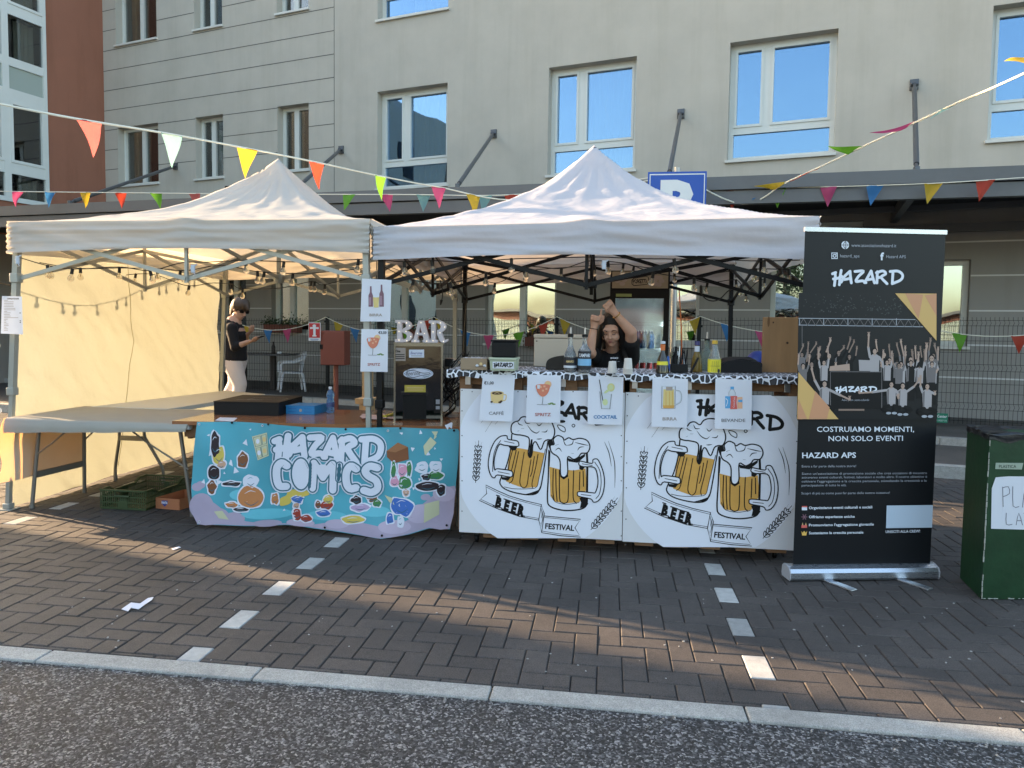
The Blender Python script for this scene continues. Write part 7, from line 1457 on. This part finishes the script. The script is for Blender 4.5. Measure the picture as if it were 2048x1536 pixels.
# ================================================================= bunting
def cd(x, y, Z): return O_ + ray(x, y)*Z
FC = {'pink': (.60,.09,.22), 'blue': (.05,.22,.50), 'yellow': (.55,.38,.03), 'red': (.50,.06,.03), 'green': (.15,.40,.03), 'lightblue': (.20,.38,.38), 'salmon': (.50,.12,.11)}
FM = {k: mat('flag_'+k, v, .55, bump=.002, bscale=30, trans=.5, tcol=tuple(min(.95, c*.85) for c in v)) for k, v in FC.items()}
RIB = mat('ribbon_cream', (.72,.70,.58), .6)
def bunting(label, path, flags, w=.20, h=.27, rib=.009, group='bunting strings'):
    """flags: (distance fraction or point pair, colour, tip offset)"""
    t = thing('bunting', label, 'bunting', tuple(path[0]), group); m = MB(); m.tube(path, rib, 6); m.build('ribbon', RIB, t, smooth=True)
    P = [Vector(p) for p in path]; S = [0]
    for a, b in zip(P, P[1:]): S.append(S[-1]+(b-a).length)
    def at(s):
        s = max(0, min(S[-1]-1e-6, s))
        for i in range(len(P)-1):
            if S[i] <= s <= S[i+1]: return P[i].lerp(P[i+1], (s-S[i])/(S[i+1]-S[i]))
        return P[-1]
    for i, fl in enumerate(flags):
        if fl[0] == 'px':      # nearest point of the path to a photo column
            best = min(range(400), key=lambda k: abs(colx(at(S[-1]*k/399))-fl[1])); s = S[-1]*best/399; col, dx, tw = fl[2], fl[3], fl[4] if len(fl) > 4 else 0
            a, b = at(s-w/2), at(s+w/2); dr = (b-a).normalized(); tip = (a+b)/2 + Vector((0,0,-h)) + dr*dx
            nn = dr.cross(Vector((0,0,1))).normalized()
        else: a, b, tip, col = fl[1], fl[2], fl[3], fl[4]; tw = .02; nn = (b-a).cross(tip-a).normalized()
        m = MB(); N = 7; vs_ = []; fs = []
        for j in range(N+1):
            v = j/N; L_, R2 = a.lerp(tip, v), b.lerp(tip, v)
            for k in range(5): u = k/4; q = L_.lerp(R2, u)+nn*(.022*math.sin(v*4+i)*v+.012*math.sin(u*5+i*2+v*3)*(1-v)+tw*v); vs_.append(q)
        fs = [(j*5+k, j*5+k+1, (j+1)*5+k+1, (j+1)*5+k) for j in range(N) for k in range(4)]
        m.add(vs_, fs); m.build('pennant', FM[col], t, smooth=True, angle=80, recalc=False)
    return t
def colx(p): d = p-O_; return PCX+FOC*d.dot(_R)/d.dot(_F)
PT = Vector((xP, 8.86, 3.32))
pA = smooth_pts([cd(-60,196,4.5), cd(0,208,4.7), cd(150,237,5.1), cd(340,268,5.8), cd(495,297,6.45), cd(635,325,6.9), cd(760,352,7.9), cd(877,374,8.7), cd(1050,400,9.1), PT], 8)
bunting('near bunting string with large flags sloping down to the right over the cream tent', pA, [('px',177,'salmon',.0,.05), ('px',343,'lightblue',.02), ('px',496,'yellow',-.02), ('px',635,'red',-.02,.04), ('px',761,'green',.0), ('px',877,'pink',.0), ('px',946,'yellow',.02)])
pB = smooth_pts([cd(-60,382,10.7), cd(200,385,10.3), cd(500,388,9.9), cd(800,389,9.5), cd(1050,388,9.25), PT+Vector((0,0,.02))], 6)
bunting('far level bunting string with small flags along the canopy edge at the left', pB, [('px',35,'pink',-.05), ('px',103,'blue',-.07), ('px',172,'yellow',-.01), ('px',239,'red',.03), ('px',313,'green',.08), ('px',390,'salmon',.04), ('px',460,'lightblue',.0), ('px',620,'red',.0), ('px',697,'green',-.04,.1), ('px',770,'pink',.06), ('px',848,'lightblue',.0), ('px',972,'lightblue',-.04), ('px',1023,'red',.0)], .19, .23, .006)
pB2 = smooth_pts([PT+Vector((0,0,.01)), cd(1420,381,8.95), cd(1560,376,8.75), cd(1750,371,8.4), cd(1900,365,8.1), cd(2048,355,7.9), cd(2120,350,7.8)], 6)
bunting('level bunting string right of the parking sign along the grey canopy edge', pB2, [('px',1465,'red',.0), ('px',1557,'green',.0), ('px',1657,'pink',.0), ('px',1749,'blue',-.04), ('px',1868,'yellow',-.06), ('px',1972,'red',-.06)], .19, .24, .006)
Cp = [(1352,430,9.0),(1412,440,9.0),(1485,408,8.9),(1574,364,8.5),(1642,333,8.1),(1724,294,7.6),(1830,245,6.9),(1916,205,6.3),(1980,178,5.9),(2048,147,5.5),(2110,118,5.2)]
def zc_(x):
    for a, b in zip(Cp, Cp[1:]):
        if a[0] <= x <= b[0]: return a[2]+(b[2]-a[2])*(x-a[0])/(b[0]-a[0])
    return 5.2
pC = smooth_pts([PT]+[cd(*q) for q in Cp[2:]], 6)
def bl(x1, y1, x2, y2, xt, yt, col): z1, z2 = zc_(x1), zc_(x2); return ('free', cd(x1,y1,z1), cd(x2,y2,z2), cd(xt,yt,z2+.10), col)
bunting('bunting string rising steeply to the upper right with wind-blown flags', pC, [bl(1512,395,1490,407,1470,404,'blue'), bl(1576,363,1548,380,1507,372,'yellow'), bl(1640,334,1610,350,1576,365,'red'), bl(1728,292,1697,308,1652,296,'green'), bl(1830,245,1793,264,1738,274,'pink'), bl(1917,204,1879,220,1866,239,'lightblue'), bl(2076,134,2052,112,2008,124,'yellow')])
def ftp(x): return Vector((x, fy(x)-.07, ftop(x)+.02))
FX = {px_: fpx(px_) for px_ in (452,655,869,1113,1397)}
FX['r'] = FX[1397]+2.5; FX['q'] = FX['r']+2.5
for (a, b, sg_, fl, lb) in ((452,655,.42,[(.25,'yellow'),(.45,'blue'),(.63,'pink'),(.90,'green')],'low fence bunting between the person and the hose cabinet'), (655,869,.45,[(.12,'yellow'),(.28,'blue'),(.75,'green'),(.93,'red')],'low fence bunting behind the sheets on the tent leg'), (869,1113,.55,[(.05,'yellow'),(.27,'blue'),(.46,'pink'),(.70,'green'),(.90,'red')],'low fence bunting behind the marquee letters and storage tub'), (1113,1397,.5,[(.06,'yellow'),(.3,'blue'),(.5,'pink'),(.7,'green'),(.97,'yellow')],'low fence bunting behind the bartender'), (1397,'r',.45,[(.15,'blue'),(.34,'pink'),(.6,'green'),(.85,'red')],'low fence bunting left of the wooden board'), ('r','q',.5,[(.33,'green'),(.60,'red'),(.85,'blue')],'low fence bunting at the right above the green bin')):
    A_, B_ = ftp(FX[a]), ftp(FX[b]); P = sag(A_, B_, sg_*.55, 18)
    bunting(lb, P, [('px', colx(A_.lerp(B_, t)), c, random.uniform(-.03,.03)) for t, c in fl], .19, .25, .006, 'bunting tied to the fence')
# ================================================================= festoon lights
CBL = mat('cable_black', (.012,.011,.010), .5); BULB = mat('bulb_glass', (.95,.88,.74), .04, transm=.92, ior=1.25); FIL = mat('filament', (.55,.40,.22), .4)
GOLDC = mat('clamp_blue_white', (.50,.55,.62), .4)
def festoon(label, pts, bulbs, drop=.0):
    P = smooth_pts(pts, 8); t = thing('festoon_lights', label, 'string lights', tuple(P[0]), 'festoon light strings'); m = MB(); m.tube(P, .0035, 6); m.build('cable', CBL, t, smooth=True)
    for bx_ in bulbs:
        p = min(P, key=lambda q: abs(colx(q)-bx_)); i = P.index(p)
        j = i+1 if i+1 < len(P) and (colx(P[min(i+1, len(P)-1)])-bx_)*(colx(p)-bx_) < 0 else max(0, i-1)
        ca, cb_ = colx(P[i]), colx(P[j]); f_ = 0 if abs(ca-cb_) < 1e-6 else max(0, min(1, (bx_-ca)/(cb_-ca))); p = P[i].lerp(P[j], f_)
        tl_ = Vector((random.uniform(-.2,.2), random.uniform(-.2,.2), -1)).normalized()
        b = MB(); b.tube([p-tl_*.004, p+tl_*.036], .0115, 8); b.tube([p+tl_*.030, p+tl_*.040], .0125, 8); so_ = b.build('lamp_socket', CBL, t, smooth=True)
        b = MB(); b.lathe([(.009,.0),(.013,.010),(.0205,.024),(.0225,.036),(.0195,.048),(.010,.056),(.0001,.058)], tuple(p+tl_*.040), 12, tuple(tl_)); b.build('bulb', BULB, t, smooth=True)
        b = MB(); b.tube([p+tl_*.044, p+tl_*.06, p+tl_*.075], .0028, 5); b.build('filament', FIL, so_)
    return t
def P_(l, Y): return [gy(x, y, Y) for x, y in l]
festoon('string of clear bulbs along the front edge of the cream tent', P_([(42,516),(95,531),(150,538),(238,534),(300,541),(362,526),(420,524),(491,521),(600,524),(690,520),(742,518)], 4.90), [95,104,145,300,491,568,717])
festoon('string of clear bulbs sagging below the front of the cream tent', P_([(44,519),(150,536),(240,536),(312,537),(372,541),(440,531),(515,543),(586,547),(640,545),(742,536)], 5.25), [161,239,315,361,515,529,586])
festoon('string of clear bulbs across the middle of the cream tent', P_([(205,555),(300,548),(372,571),(425,566),(463,569),(483,577),(560,576),(623,563),(650,569),(735,545)], 6.3), [272,378,463,485,623,629,650])
festoon('string of clear bulbs along the front edge of the white tent', P_([(757,520),(808,523),(863,521),(940,524),(1023,518),(1100,516),(1190,514),(1270,517),(1348,518),(1450,520),(1528,522),(1600,520)], 4.88), [808,863,1023,1348,1528])
festoon('string of clear bulbs sagging below the front of the white tent', P_([(757,528),(825,560),(900,566),(972,546),(1053,533),(1123,537),(1180,522),(1250,527),(1307,545),(1388,556),(1440,545),(1512,538),(1578,538),(1600,528)], 5.2), [827,900,972,1053,1123,1216,1307,1388,1512,1562,1578])
festoon('string of clear bulbs deep under the white tent', P_([(770,530),(880,570),(930,545),(990,566),(1048,543),(1160,533),(1247,528),(1268,532),(1348,543),(1410,565),(1472,560),(1491,583),(1520,561),(1580,540)], 6.4), [875,896,990,1048,1188,1247,1268,1349,1415,1472,1483,1491,1520,1530])
# extra string outside the fabric side: throws its shadow on the sheet
Pe = [Vector((-5.35, 4.9, 1.95)), Vector((-5.15,5.9,1.75)), Vector((-4.95,6.9,1.93)), Vector((-4.75,7.7,2.02))]; Pe = smooth_pts(Pe, 8)
t = thing('festoon_lights', 'string of bulbs outside the yellow fabric side, seen as a shadow', 'string lights', tuple(Pe[0]), 'festoon light strings'); m = MB(); m.tube(Pe, .005, 6); m.build('cable', CBL, t, smooth=True)
for i in range(14): p = Pe[1+int(i*1.68)]; m = MB(); m.tube([p, p+Vector((0,0,-.04))], .014, 8); m.sphere(tuple(p+Vector((0,0,-.07))), .026, 8); m.build('bulb', CBL, t, smooth=True)
# clamps and the hanging power cord under the white tent
for (x, y, Y), lb in (((388,538,4.86),'pale spring clamp on the front middle of the cream tent frame'), ((38,520,4.83),'pale spring clamp at the left corner of the cream tent'), ((1208,530,4.87),'pale spring clamp on the front middle of the white tent frame')):
    q = gy(x, y, Y); t = thing('spring_clamp', lb, 'clamp', tuple(q)); m = MB(); m.bbox((q.x-.014,q.y-.02,q.z-.03),(q.x+.014,q.y-.004,q.z+.03), .004); m.bar((q.x-.02,q.y-.012,q.z+.0),(q.x+.03,q.y-.012,q.z+.035), .01); m.build('clamp_body', GOLDC, t); m = MB(); m.tube([(q.x+.01,q.y-.02,q.z-.03),(q.x+.022,q.y-.02,q.z-.045),(q.x+.008,q.y-.02,q.z-.05)], .004, 6); m.build('clamp_ring', STEEL, t, smooth=True)
m = MB(); m.tube(smooth_pts(P_([(1402,570),(1402,585),(1412,598),(1428,602),(1442,596),(1455,583),(1466,577)], 7.2), 6), .006, 6); m.tube(P_([(1402,572),(1402,586)], 7.2), .014, 8); tag(m.build('cable_loop', CBL, smooth=True), 'black power cord looping below the back right of the white tent', 'cable')
m = MB(); m.tube(smooth_pts(P_([(930,570),(934,590),(932,620),(929,660),(927,710)], 7.75), 6), .006, 6); tag(m.build('cable_loop', CBL, smooth=True), 'black cord running down the back left leg of the white tent', 'cable')
m = MB(); m.tube(smooth_pts(P_([(880,560),(884,575),(885,592),(882,606)], 6.3), 6), .005, 6); m.tube(P_([(883,600),(881,610)], 6.3), .014, 8, .006); tag(m.build('hanging_plug', CBL, smooth=True), 'black plug dangling from the string lights above the marquee letters', 'plug')
